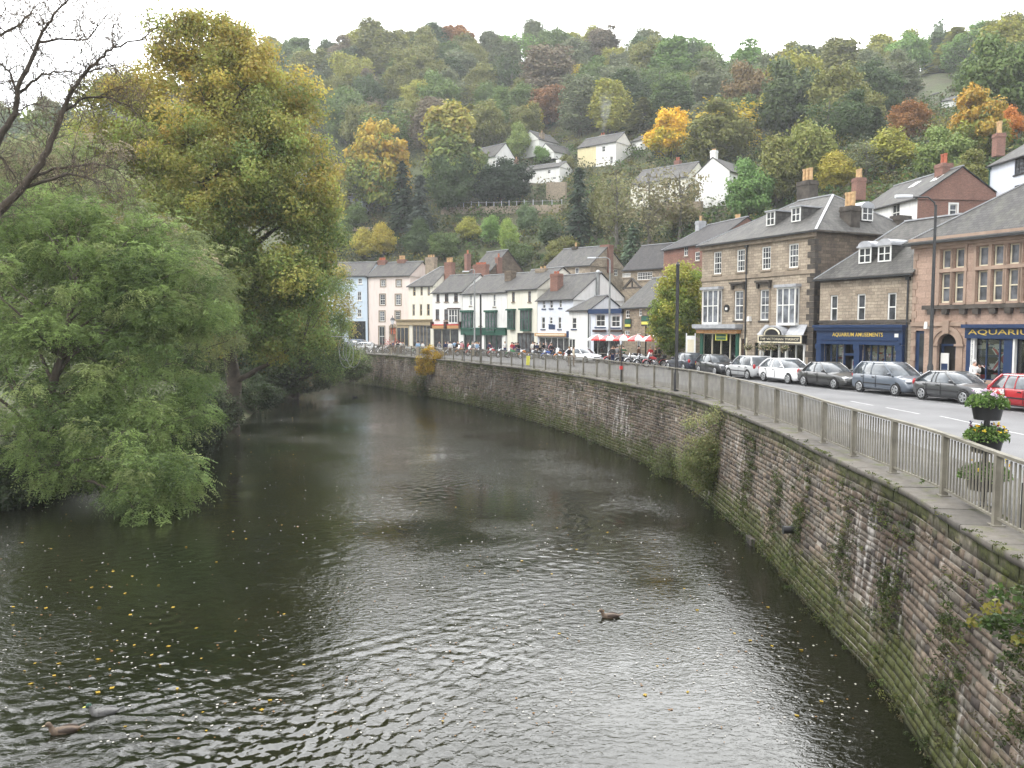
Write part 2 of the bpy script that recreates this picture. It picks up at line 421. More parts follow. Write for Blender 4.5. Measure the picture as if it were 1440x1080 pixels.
def sdist(X, Y, line):                      # signed distance; positive to the right of the line's direction
    line = line[::max(1, int(2.0 / max(0.2, np.linalg.norm(line[1] - line[0]))))]
    best = np.full(X.shape, 1e9); sg = np.zeros(X.shape)
    for i in range(len(line) - 1):
        a, b = line[i], line[i + 1]; d = b - a; L = d @ d
        t = np.clip(((X - a[0]) * d[0] + (Y - a[1]) * d[1]) / L, 0, 1)
        ex, ey = X - a[0] - t * d[0], Y - a[1] - t * d[1]; dd = np.hypot(ex, ey)
        k = dd < best; best = np.where(k, dd, best); sg = np.where(k, np.sign(ex * d[1] - ey * d[0]), sg)
    return best * np.where(sg == 0, 1, sg)

# skyline and slope of the valley side, by bearing
SX = [-900, -200, 0, 120, 250, 380, 460, 530, 610, 700, 780, 850, 920, 1000, 1035, 1100, 1180, 1250, 1310, 1360, 1440, 1600, 2400]
SY = [200, 150, 140, 122, 90, 64, 57, 50, 44, 50, 54, 52, 57, 72, 88, 75, 76, 66, 52, 54, 44, 40, 60]
HX = [-900, 380, 470, 600, 750, 830, 900, 960, 1000, 1150, 1300, 1440, 1800, 2400]
HYS = [190, 170, 150, 143, 132, 122, 112, 106, 98, 78, 68, 60, 50, 45]
HYR = [420, 380, 340, 335, 325, 318, 310, 305, 300, 290, 285, 280, 260, 250]
HZ0 = [-1, 0, 2, 2, 3, 4, 5, 6, 6, 6, 7, 7, 7, 7]
TREEH = 13.0
_r = np.random.RandomState(5)
_W = [(_r.uniform(0.02, 0.11) * np.cos(a), _r.uniform(0.02, 0.11) * np.sin(a), _r.uniform(0, 6.28), _r.uniform(0.3, 1.0)) for a in _r.uniform(0, 6.28, 10)]
def hill(X, Y):
    X = np.asarray(X, float); Y = np.asarray(Y, float); Ye = np.maximum(Y, 5.0)
    px = CX + FP * X / Ye
    ys = np.interp(px, HX, HYS); yr = np.interp(px, HX, HYR); z0 = np.interp(px, HX, HZ0)
    zr = (HZ - np.interp(px, SX, SY)) / FP * yr + CH - TREEH
    t = (Y - ys) / (yr - ys)
    z = np.where(t < 0, -60 * np.minimum(1, -t * 2), z0 + (zr - z0) * np.clip(t, 0, 1) ** 0.97)
    z = np.where(t > 1, zr - (t - 1) * 6, z)
    bumpz = sum(A * np.sin(a * X + b * Y + c) for a, b, c, A in _W)
    return z + bumpz * 0.5 * np.clip(t * 6, 0, 1)
def ground(X, Y):
    X = np.asarray(X, float); Y = np.asarray(Y, float)
    dl = -sdist(X, Y, LB); dw = sdist(X, Y, WL)
    left = np.clip(-4.3 + 0.9 * dl, -5.0, -1.6)
    right = np.clip(-5.0 + (dw - 1.2) * 2.7, -5.0, -0.25)
    base = np.where(dw > 1.2, right, np.where(dl > 0, left, -5.0))
    h = hill(X, Y)
    return np.where((dw > 1.2) | (dl > 0), np.maximum(base, h), base)
def gz(x, y): return float(ground(np.array([x]), np.array([y]))[0])
def GT(x, y, Y0=60.0, Y1=420.0):            # where a sight line meets the valley side
    d = ray(x, y); Ys = np.arange(Y0, Y1, 0.5); t = Ys / d.y
    z = CH + d.z * t; h = hill(d.x * t, Ys); k = np.where(z <= h)[0]
    i = k[0] if len(k) else len(Ys) - 1
    return Vector((d.x * t[i], Ys[i], float(h[i])))

# ------------------------------------------------------------------ ground sheet
gx = np.concatenate([np.arange(-460, -80, 8), np.arange(-80, 80, 2.0), np.arange(80, 461, 8)])
gy = np.concatenate([np.arange(-60, 160, 2.0), np.arange(160, 661, 5)])
GXX, GYY = np.meshgrid(gx, gy); GZ = ground(GXX, GYY)
nx, ny = len(gx), len(gy)
ii, jj = np.meshgrid(np.arange(nx - 1), np.arange(ny - 1)); a = (jj * nx + ii).ravel()
m, nt, b = new_mat('hillside_soil')
v = coords(nt, 'Object')
setin(nt, b.inputs['Base Color'], mixc(nt, ramp(nt, noise(nt, v, 0.5, 6), [(0.4, 0), (0.62, 1)]), (0.05, 0.06, 0.022), mixc(nt, ramp(nt, noise(nt, v, 0.13, 3), [(0.45, 0), (0.6, 1)]), (0.075, 0.095, 0.03), (0.075, 0.06, 0.035))))
b.inputs['Roughness'].default_value = 0.95; bump(nt, b, noise(nt, v, 2, 6), 1.0, 0.3)
g = mobj('ground', np_mesh('ground', np.stack([GXX.ravel(), GYY.ravel(), GZ.ravel()], 1), np.stack([a, a + 1, a + nx + 1, a + nx], 1), m, smooth=True))
tag(g, 'grassy earth of the valley floor and hillside', 'ground', kind='structure')

# ------------------------------------------------------------------ water
wy = [5.0]
while wy[-1] < 150: wy.append(wy[-1] * 1.0029 + 0.002)
wy = np.array(wy); wu = np.concatenate([np.linspace(-3.0, -0.82, 40)[:-1], np.arange(-0.82, 0.72, 0.0022), np.linspace(0.72, 1.2, 12)])
WU, WYY = np.meshgrid(wu, wy); WX = WU * WYY
rs = np.random.RandomState(11); H = np.zeros_like(WX)
patch = sum(np.sin(WX * kx + WYY * ky + ph) for kx, ky, ph in zip(rs.normal(0, .30, 9), rs.normal(0, .22, 9), rs.uniform(0, 6.28, 9))) / 3.0
mid = np.exp(-((WX - np.interp(WYY, [10, 30, 50, 80, 130], [-3.0, -4.0, -5.5, -11, -20])) / np.interp(WYY, [10, 30, 60], [6.5, 8.5, 11])) ** 2)
patch = np.clip(0.42 + 0.95 * patch, 0.04, 1.6) * (0.30 + 0.85 * mid) * np.interp(WYY, [10, 26, 45, 80, 130], [1.15, 1.0, 0.62, 0.42, 0.35])
wobx = sum(np.sin(WX * kx + WYY * ky + ph) for kx, ky, ph in zip(rs.normal(0, .5, 6), rs.normal(0, .5, 6), rs.uniform(0, 6.28, 6))) * 0.35
woby = sum(np.sin(WX * kx + WYY * ky + ph) for kx, ky, ph in zip(rs.normal(0, .5, 6), rs.normal(0, .5, 6), rs.uniform(0, 6.28, 6))) * 0.35
for i in range(70):
    lam = 0.15 * (5.0 ** rs.uniform(0, 1) ** 1.6); th = rs.normal(1.2, 1.3); k = 2 * math.pi / lam
    fade = np.clip((lam / (WYY * 0.0031) - 2.2) / 2.0, 0, 1)
    H += fade * lam * 0.0023 * np.sin(k * (math.cos(th) * (WX + wobx) + math.sin(th) * (WYY + woby)) + rs.uniform(0, 6.28))
H *= patch
DUCKS = [G(90, 1030, WZ), G(146, 1004, WZ), G(858, 868, WZ)]
for dk, hd, amp, reach in ((DUCKS[0], rad(200), 0.015, 2.6), (DUCKS[1], rad(197), 0.015, 2.8), (DUCKS[2], rad(182), 0.003, 1.8)):
    ax = (WX - dk.x) * -math.cos(hd) + (WYY - dk.y) * -math.sin(hd); ay = -(WX - dk.x) * -math.sin(hd) + (WYY - dk.y) * -math.cos(hd)
    arm = np.abs(ay) - 0.30 * np.maximum(ax, 0) - 0.12
    env = np.exp(-(arm / (0.13 + 0.075 * np.maximum(ax, 0))) ** 2) * (ax > -0.3) * np.exp(-np.maximum(ax, 0) / reach) * np.clip(ax * 2 + .6, 0, 1)
    H += amp * env * np.cos(arm * 2 * math.pi / (0.34 + 0.03 * np.maximum(ax, 0)))
    H += amp * 0.35 * np.exp(-(ay / (0.3 * np.maximum(ax, 0.01) + .05)) ** 2) * (ax > 0.2) * np.exp(-np.maximum(ax, 0) / (reach * .5)) * np.cos(ax * 2 * math.pi / 0.55)
nx, ny = len(wu), len(wy)
ii, jj = np.meshgrid(np.arange(nx - 1), np.arange(ny - 1)); a = (jj * nx + ii).ravel()
m, nt, b = new_mat('river_water')
v = coords(nt, 'Object')
setin(nt, b.inputs['Base Color'], ramp(nt, noise(nt, v, 0.12, 3), [(0.35, (0.006, 0.007, 0.0035)), (0.65, (0.010, 0.010, 0.005))]))
b.inputs['Roughness'].default_value = 0.04; b.inputs['IOR'].default_value = 1.42; b.inputs['Specular IOR Level'].default_value = 0.5
pn = ramp(nt, noise(nt, v, 0.16, 3), [(0.36, 0.15), (0.62, 1.0)])
h = mth(nt, 'ADD', noise(nt, mapped(nt, v, (5.0, 7.5, 1)), 1.0, 3, 0.55, 1.0), mth(nt, 'MULTIPLY', noise(nt, mapped(nt, v, (9, 13, 1)), 1.0, 2, 0.5, 0.4), 0.28))
bump(nt, b, mth(nt, 'MULTIPLY', h, pn), 0.55, 0.035)
wo = mobj('water', np_mesh('water', np.stack([WX.ravel(), WYY.ravel(), (WZ + H).ravel()], 1), np.stack([a, a + 1, a + nx + 1, a + nx], 1), m, smooth=True))
tag(wo, 'dark rippled river water flowing along the stone wall', 'river', kind='structure')
bw = MB(); bw.quad((-60, -60, WZ), (60, -60, WZ), (6, 5.0, WZ), (-15, 5.0, WZ))
wb = bw.build('water', m); tag(wb, 'river water behind the viewpoint', 'river', kind='structure')

# ------------------------------------------------------------------ road, pavements, kerbs, markings
def strip(name, offs, mat, s0=0.0, s1=None, uvscale=1.0, step=1.0):
    s1 = s1 or (len(WL) - 1) * WSTEP; n = int((s1 - s0) / step) + 1; V = []; F = []; UV = []
    for i in range(n):
        s = min(s0 + i * step, s1); _, nn, _ = w_at(s)
        for o, z in offs:
            p, _, _ = w_at(s, o); V.append((p[0], p[1], z)); UV.append((s, o + z))
    k = len(offs)
    for i in range(n - 1):
        for j in range(k - 1): F.append((i * k + j, i * k + j + 1, (i + 1) * k + j + 1, (i + 1) * k + j))
    return mobj(name, np_mesh(name, V, F, mat, uv=np.array(UV)))
m, nt, b = new_mat('asphalt')
v = coords(nt, 'Object'); n1 = noise(nt, v, 0.35, 5); n2 = noise(nt, v, 60, 3)
c = ramp(nt, n1, [(0.3, (0.10, 0.10, 0.103)), (0.7, (0.165, 0.165, 0.168))])
setin(nt, b.inputs['Base Color'], mixc(nt, 0.6, c, ramp(nt, n2, [(0.3, (0.6, 0.6, 0.6)), (0.7, (1.1, 1.1, 1.1))]), 'MULTIPLY'))
b.inputs['Roughness'].default_value = 0.75; bump(nt, b, n2, 0.4, 0.01); M['asphalt'] = m
m, nt, b = new_mat('paving_slabs')
uv = coords(nt, 'UV')
br = nd(nt, 'ShaderNodeTexBrick', {'Vector': uv, 'Color1': (0.105, 0.10, 0.092, 1), 'Color2': (0.08, 0.076, 0.07, 1), 'Mortar': (0.09, 0.085, 0.08, 1), 'Scale': 1.0, 'Mortar Size': 0.008, 'Brick Width': 0.9, 'Row Height': 0.6})
setin(nt, b.inputs['Base Color'], mixc(nt, 0.5, br.outputs[0], ramp(nt, noise(nt, uv, 3, 6), [(0.3, (0.5, 0.5, 0.5)), (0.7, (1, 1, 1))]), 'MULTIPLY'))
b.inputs['Roughness'].default_value = 0.85; M['slabs'] = m
PAVE = 3.0
tag(strip('road', [(PAVE - 0.02, 0.0), (9, 0.0), (18, 0.0), (30, 0.0), (44, 0.0)], M['asphalt']), 'grey asphalt road between the railing and the shops', 'road', kind='structure')
tag(strip('pavement', [(0.95, 0.06), (1.0, 0.10), (PAVE - 0.12, 0.10), (PAVE, 0.095), (PAVE, -0.05)], M['slabs']), 'slab pavement behind the railing', 'pavement', kind='structure')
# centre line dashes and an edge line on the near lane
dm = MB()
for px0, py0, px1, py1 in [(1322, 585, 1382, 598), (1246, 573, 1293, 582), (1404, 604, 1475, 618), (1196, 564, 1228, 570), (1490, 622, 1560, 640)]:
    p, q = G(px0, py0, 0.004), G(px1, py1, 0.004); d = (q - p).normalized(); nn = Vector((-d.y, d.x, 0)) * 0.06
    dm.quad(p - nn, q - nn, q + nn, p + nn)
for p, q in ((G(1400, 606, .004), None),): pass
tag(dm.build('road_marking', plain('road_paint', (0.33, 0.33, 0.325), 0.7, 0.4, 5)), 'worn white dashes painted along the road', 'road marking', kind='structure')

# ------------------------------------------------------------------ river wall: every stone laid as a block, moss and lime on top of that
rw = thing('river_wall', 'long curved retaining wall of stained stone blocks holding up the road above the river', 'wall', (7, 14, WZ))
rw0 = Vector((7, 14, WZ))
STOT = (len(WL) - 1) * WSTEP
rs = np.random.RandomState(3)
BAT = 0.42                                   # the face leans back by this much over its height
def wface(s, z, out):                        # point on the wall face, 'out' metres proud towards the river
    t = (0.12 - z) / 4.1
    p, nn, _ = w_at(s, 0.10 - BAT * t - out); return (p[0] - rw0.x, p[1] - rw0.y, z - rw0.z)
V = []; F = []; C = []
S_NEAR0, S_NEAR1 = 34.0, STOT - 1
def mossn(s, z): return 0.5 + 0.5 * math.sin(s * 0.9 + 1.3 * math.sin(s * 0.37)) * math.cos(z * 1.1 + s * 0.21)
z = WZ - 0.3
while z < -0.28:
    hgt = rs.choice([rs.uniform(0.085, 0.13), rs.uniform(0.12, 0.18), rs.uniform(0.17, 0.23)], p=[.45, .4, .15]); s = S_NEAR0 - rs.uniform(0, 0.5)
    far = 0
    while s < S_NEAR1:
        Lb = rs.uniform(0.16, 0.34) * (1 + rs.rand() ** 3 * 1.6) * (1.0 if s < 75 else 1.7)
        o = rs.uniform(-0.006, 0.016) if rs.rand() > 0.012 else -0.04
        g_ = 0.009; e = 0.007
        s0, s1, z0, z1 = s + g_, s + Lb - g_, z + g_, z + hgt - g_
        tl, tr, bl, br_ = [rs.uniform(-0.006, 0.006) for _ in range(4)]
        b0 = len(V)
        V += [wface(s0, z0, -0.05), wface(s1, z0, -0.05), wface(s1, z1, -0.05), wface(s0, z1, -0.05),
              wface(s0 + e, z0 + e + bl, o), wface(s1 - e, z0 + e + br_, o + rs.uniform(-.004, .004)), wface(s1 - e, z1 - e + tr, o), wface(s0 + e, z1 - e + tl, o + rs.uniform(-.004, .004))]
        F += [(b0 + 4, b0 + 5, b0 + 6, b0 + 7), (b0, b0 + 1, b0 + 5, b0 + 4), (b0 + 1, b0 + 2, b0 + 6, b0 + 5), (b0 + 2, b0 + 3, b0 + 7, b0 + 6), (b0 + 3, b0, b0 + 4, b0 + 7)]
        k = rs.uniform(0.75, 1.22); pk = rs.rand()
        c = np.array([0.165, 0.134, 0.107]) * k if pk < 0.6 else (np.array([0.155, 0.14, 0.12]) * k if pk < 0.9 else np.array([0.075, 0.066, 0.06]))
        C += [tuple(c)] * 8
        s += Lb
    z += hgt
F = [tuple(reversed(f)) for f in F]
m, nt, b = new_mat('river_wall_stone')
at = nd(nt, 'ShaderNodeAttribute', attribute_name='Col').outputs[0]
v = coords(nt, 'Object'); sx = nd(nt, 'ShaderNodeSeparateXYZ', {0: v})
zz = sx.outputs[2]
n1 = noise(nt, v, 9, 6, 0.65)
col = mixc(nt, 0.75, at, ramp(nt, n1, [(0.25, (0.45, 0.43, 0.42)), (0.75, (1.4, 1.36, 1.3))]), 'MULTIPLY')
dk = ramp(nt, noise(nt, mapped(nt, v, (0.35, 0.35, 0.16)), 1.0, 5, 0.6), [(0.44, 0.0), (0.62, 0.8)])
col = mixc(nt, dk, col, mixc(nt, 1.0, col, (0.42, 0.40, 0.42), 'MULTIPLY'))
lime = ramp(nt, mth(nt, 'MULTIPLY', noise(nt, mapped(nt, v, (3.2, 3.2, 0.45)), 1.3, 5, 0.7), mth(nt, 'ADD', noise(nt, v, 0.3, 3), 0.42)), [(0.53, 0.0), (0.66, 1.0)])
col = mixc(nt, mth(nt, 'MULTIPLY', lime, 0.5), col, (0.55, 0.53, 0.50))
zlow = ramp(nt, mth(nt, 'ADD', mth(nt, 'MULTIPLY', zz, -0.33), 1.05), [(0.3, 0.0), (1.0, 1.0)])
ztop = ramp(nt, mth(nt, 'ADD', mth(nt, 'MULTIPLY', zz, 0.9), -2.55), [(0.2, 0.0), (0.9, 0.75)])
mo = ramp(nt, mth(nt, 'MULTIPLY', noise(nt, mapped(nt, v, (0.8, 0.8, 0.5)), 1.0, 7, 0.7), mth(nt, 'ADD', mth(nt, 'MAXIMUM', zlow, ztop), 0.42)), [(0.41, 0.0), (0.57, 1.0)])
col = mixc(nt, mth(nt, 'MULTIPLY', mo, 0.85), col, ramp(nt, noise(nt, v, 22, 4), [(0.3, (0.018, 0.024, 0.008)), (0.7, (0.085, 0.10, 0.022))]))
wet = ramp(nt, zz, [(0.0, 0.35), (0.22, 1.0)])
col = mixc(nt, 1.0, col, wet, 'MULTIPLY')
setin(nt, b.inputs['Base Color'], col); b.inputs['Roughness'].default_value = 0.9; b.inputs['Specular IOR Level'].default_value = 0.2
bump(nt, b, mth(nt, 'ADD', n1, mth(nt, 'MULTIPLY', mo, 0.6)), 0.7, 0.03); M['riverstone'] = m
mobj('stone_face', np_mesh('stone_face', V, F, m, col=np.array(C)), rw)
# mortar bed behind the stones (the whole length), with a batter
V = []; F = []; UV = []; n = int(STOT / 0.5) + 1
for i in range(n):
    s = min(i * 0.5, STOT)
    for z in (WZ - 1.2, WZ, -2.0, -0.20): V.append(wface(s, z, -0.014))
for i in range(n - 1):
    for j in range(3): F.append((i * 4 + j, (i + 1) * 4 + j, (i + 1) * 4 + j + 1, i * 4 + j + 1))
F = [tuple(reversed(f)) for f in F]
mm, nt, b = new_mat('lime_mortar')
v = coords(nt, 'Object'); n1 = noise(nt, v, 5, 6, 0.7)
zz = nd(nt, 'ShaderNodeSeparateXYZ', {0: v}).outputs[2]
c = mixc(nt, ramp(nt, noise(nt, mapped(nt, v, (.6, .6, .35)), 1.0, 5), [(0.42, 0), (0.58, 1)]), (0.36, 0.325, 0.28), (0.08, 0.075, 0.055))
c = mixc(nt, 0.6, c, ramp(nt, n1, [(0.3, (0.4, 0.4, 0.4)), (0.7, (1.1, 1.1, 1.1))]), 'MULTIPLY')
setin(nt, b.inputs['Base Color'], mixc(nt, 1.0, c, ramp(nt, zz, [(0.0, 0.4), (0.25, 1.0)]), 'MULTIPLY')); b.inputs['Roughness'].default_value = 0.95; bump(nt, b, n1, 0.6, 0.02)
mobj('mortar', np_mesh('mortar', V, F, mm), rw)
# parapet course of squarer pale blocks and the coping slabs above it
def blocks(name, s0, s1, Lr, z0, z1, off0, off1, cbase, mat, jit=0.006):
    V = []; F = []; C = []; s = s0
    while s < s1:
        Lb = rs.uniform(*Lr) * (1.0 if s < 80 else 1.6); a, bq = s + 0.008, s + Lb - 0.008; j = rs.uniform(-jit, jit); jz = rs.uniform(-jit, jit); e = 0.02
        b0 = len(V); n = 3
        for t in (a, (a + bq) / 2, bq):
            for o, zv in ((off0 + j, z0), (off0 + j, z1 + jz - e), (off0 + j + e, z1 + jz), (off1, z1 + jz), (off1, z0)):
                p, _, _ = w_at(t, o); V.append((p[0] - rw0.x, p[1] - rw0.y, zv - rw0.z))
        for i in range(2):
            for k in range(5): F.append((b0 + i * 5 + k, b0 + i * 5 + (k + 1) % 5, b0 + (i + 1) * 5 + (k + 1) % 5, b0 + (i + 1) * 5 + k))
        for q in (0, 10): F.append((b0 + q, b0 + q + 1, b0 + q + 2, b0 + q + 3)); F.append((b0 + q, b0 + q + 3, b0 + q + 4, b0 + q + 4))
        C += [tuple(np.array(cbase) * rs.uniform(0.72, 1.25))] * 15; s += Lb
    F = [f for f in F if len(set(f)) == 4]
    return mobj(name, np_mesh(name, V, F, mat, col=np.array(C)), rw)
blocks('parapet_course', 30, STOT, (0.45, 0.8), -0.27, 0.0, 0.06, 0.5, (0.30, 0.27, 0.23), M['riverstone'])
m, nt, b = new_mat('coping_stone')
at = nd(nt, 'ShaderNodeAttribute', attribute_name='Col').outputs[0]; v = coords(nt, 'Object')
n1 = noise(nt, v, 7, 6, 0.7)
col = mixc(nt, 0.8, at, ramp(nt, n1, [(0.25, (0.5, 0.48, 0.46)), (0.75, (1.25, 1.22, 1.2))]), 'MULTIPLY')
col = mixc(nt, ramp(nt, noise(nt, v, 1.1, 7, 0.7), [(0.53, 0.0), (0.64, 0.8)]), col, ramp(nt, noise(nt, v, 25, 3), [(0.3, (0.03, 0.035, 0.01)), (0.7, (0.12, 0.13, 0.03))]))
setin(nt, b.inputs['Base Color'], col); b.inputs['Roughness'].default_value = 0.9; bump(nt, b, n1, 0.5, 0.02); M['coping'] = m
blocks('coping_slab', 30, STOT, (0.9, 1.3), 0.0, 0.12, 0.0, 0.97, (0.105, 0.096, 0.082), m, 0.004)

# ------------------------------------------------------------------ railing on the coping
rl = thing('railing', 'long grey beige railing of flat upright bars along the top of the river wall', 'railing', (7, 14, 0.12))
ro = Vector((7, 14, 0.12)); FO = 0.56; FH = 1.15; PITCHP = 2.4
def rp(s, z, off=0.0):
    p, _, _ = w_at(s, FO + off); return Vector((p[0] - ro.x, p[1] - ro.y, z))
s = 36.0; npost = 0; panels = []
while s < STOT - 3 and npost < 62:
    tang = rp(s + .2, 0) - rp(s - .2, 0); ang = math.atan2(tang.y, tang.x); c, sn = math.cos(ang), math.sin(ang); o = rp(s, 0)
    mb = MB(lambda x, y, z, o=o, c=c, sn=sn: (o.x + x * c - y * sn, o.y + x * sn + y * c, o.z + z))
    mb.box(-0.055, 0.055, -0.06, 0.06, 0.015, FH - 0.003); mb.box(-0.11, 0.11, -0.10, 0.10, -0.004, 0.018)
    mb.build('post', M['rail'], rl)
    if npost < 61:
        pb = MB(); nb = 15 if s < 95 else 13
        for i in range(1, nb + 1):
            t = s + PITCHP * i / (nb + 1); tang = (rp(t + .2, 0) - rp(t - .2, 0)).normalized(); sd = Vector((-tang.y, tang.x, 0))
            q = rp(t, 0); a = q - tang * 0.021 - sd * 0.01; b2 = q + tang * 0.021 - sd * 0.01; c2 = q + tang * 0.021 + sd * 0.01; d2 = q - tang * 0.021 + sd * 0.01
            lo, hi = Vector((0, 0, 0.145)), Vector((0, 0, FH - 0.035))
            pb.add([a + lo, b2 + lo, c2 + lo, d2 + lo, a + hi, b2 + hi, c2 + hi, d2 + hi], [(0, 1, 5, 4), (1, 2, 6, 5), (2, 3, 7, 6), (3, 0, 4, 7)])
        for k in range(6):
            t0, t1 = s + PITCHP * k / 6, s + PITCHP * (k + 1) / 6
            pb.bar(rp(t0, 0.125), rp(t1, 0.125), 0.045, 0.04)
        panels.append(pb.build('bar_panel', M['rail'], rl))
    s += PITCHP; npost += 1
s_end = s - PITCHP; tr = MB()
t = 36.0
while t < s_end:
    tr.bar(rp(t, FH + 0.02), rp(min(t + 0.8, s_end), FH + 0.02), 0.115, 0.05); t += 0.8
tr.build('top_rail', M['rail'], rl)

# ------------------------------------------------------------------ the damp valley air
hb = MB(); hb.box(-475, 475, -75, 675, -7.5, 200)
hm, nt, b_ = new_mat('haze_air'); nt.nodes.remove(b_)
pv = nd(nt, 'ShaderNodeVolumePrincipled', {'Color': (0.93, 0.96, 1.0, 1), 'Density': 0.00031, 'Anisotropy': 0.1})
nt.links.new(pv.outputs[0], nt.nodes['Material Output'].inputs['Volume'])
tag(hb.build('haze', hm), 'pale damp haze hanging in the valley', 'haze', kind='stuff')
SC.cycles.volume_bounces = 1; SC.cycles.max_bounces = 8; SC.cycles.transparent_max_bounces = 8
# ------------------------------------------------------------------ buildings
rb = random.Random(21)
def text_mesh(txt, width, height, depth=0.02, bold=0.003):
    cu = bpy.data.curves.new('lettering', 'FONT'); cu.body = txt; cu.size = 1.0; cu.extrude = 0.5; cu.offset = bold; cu.resolution_u = 2
    o = bpy.data.objects.new('lettering', cu); COL.objects.link(o)
    dg = bpy.context.evaluated_depsgraph_get(); dg.update()
    me = bpy.data.meshes.new_from_object(o.evaluated_get(dg)); bpy.data.objects.remove(o); bpy.data.curves.remove(cu)
    xs = [v.co.x for v in me.vertices]; ys = [v.co.y for v in me.vertices]
    x0, x1, y0, y1 = min(xs), max(xs), min(ys), max(ys)
    for v in me.vertices:                    # x across, y up -> x, z with the face towards -y
        x = (v.co.x - x0) / (x1 - x0) * width; z = (v.co.y - y0) / (y1 - y0) * height; y = -v.co.z * depth
        v.co = (x, y, z)
    return me

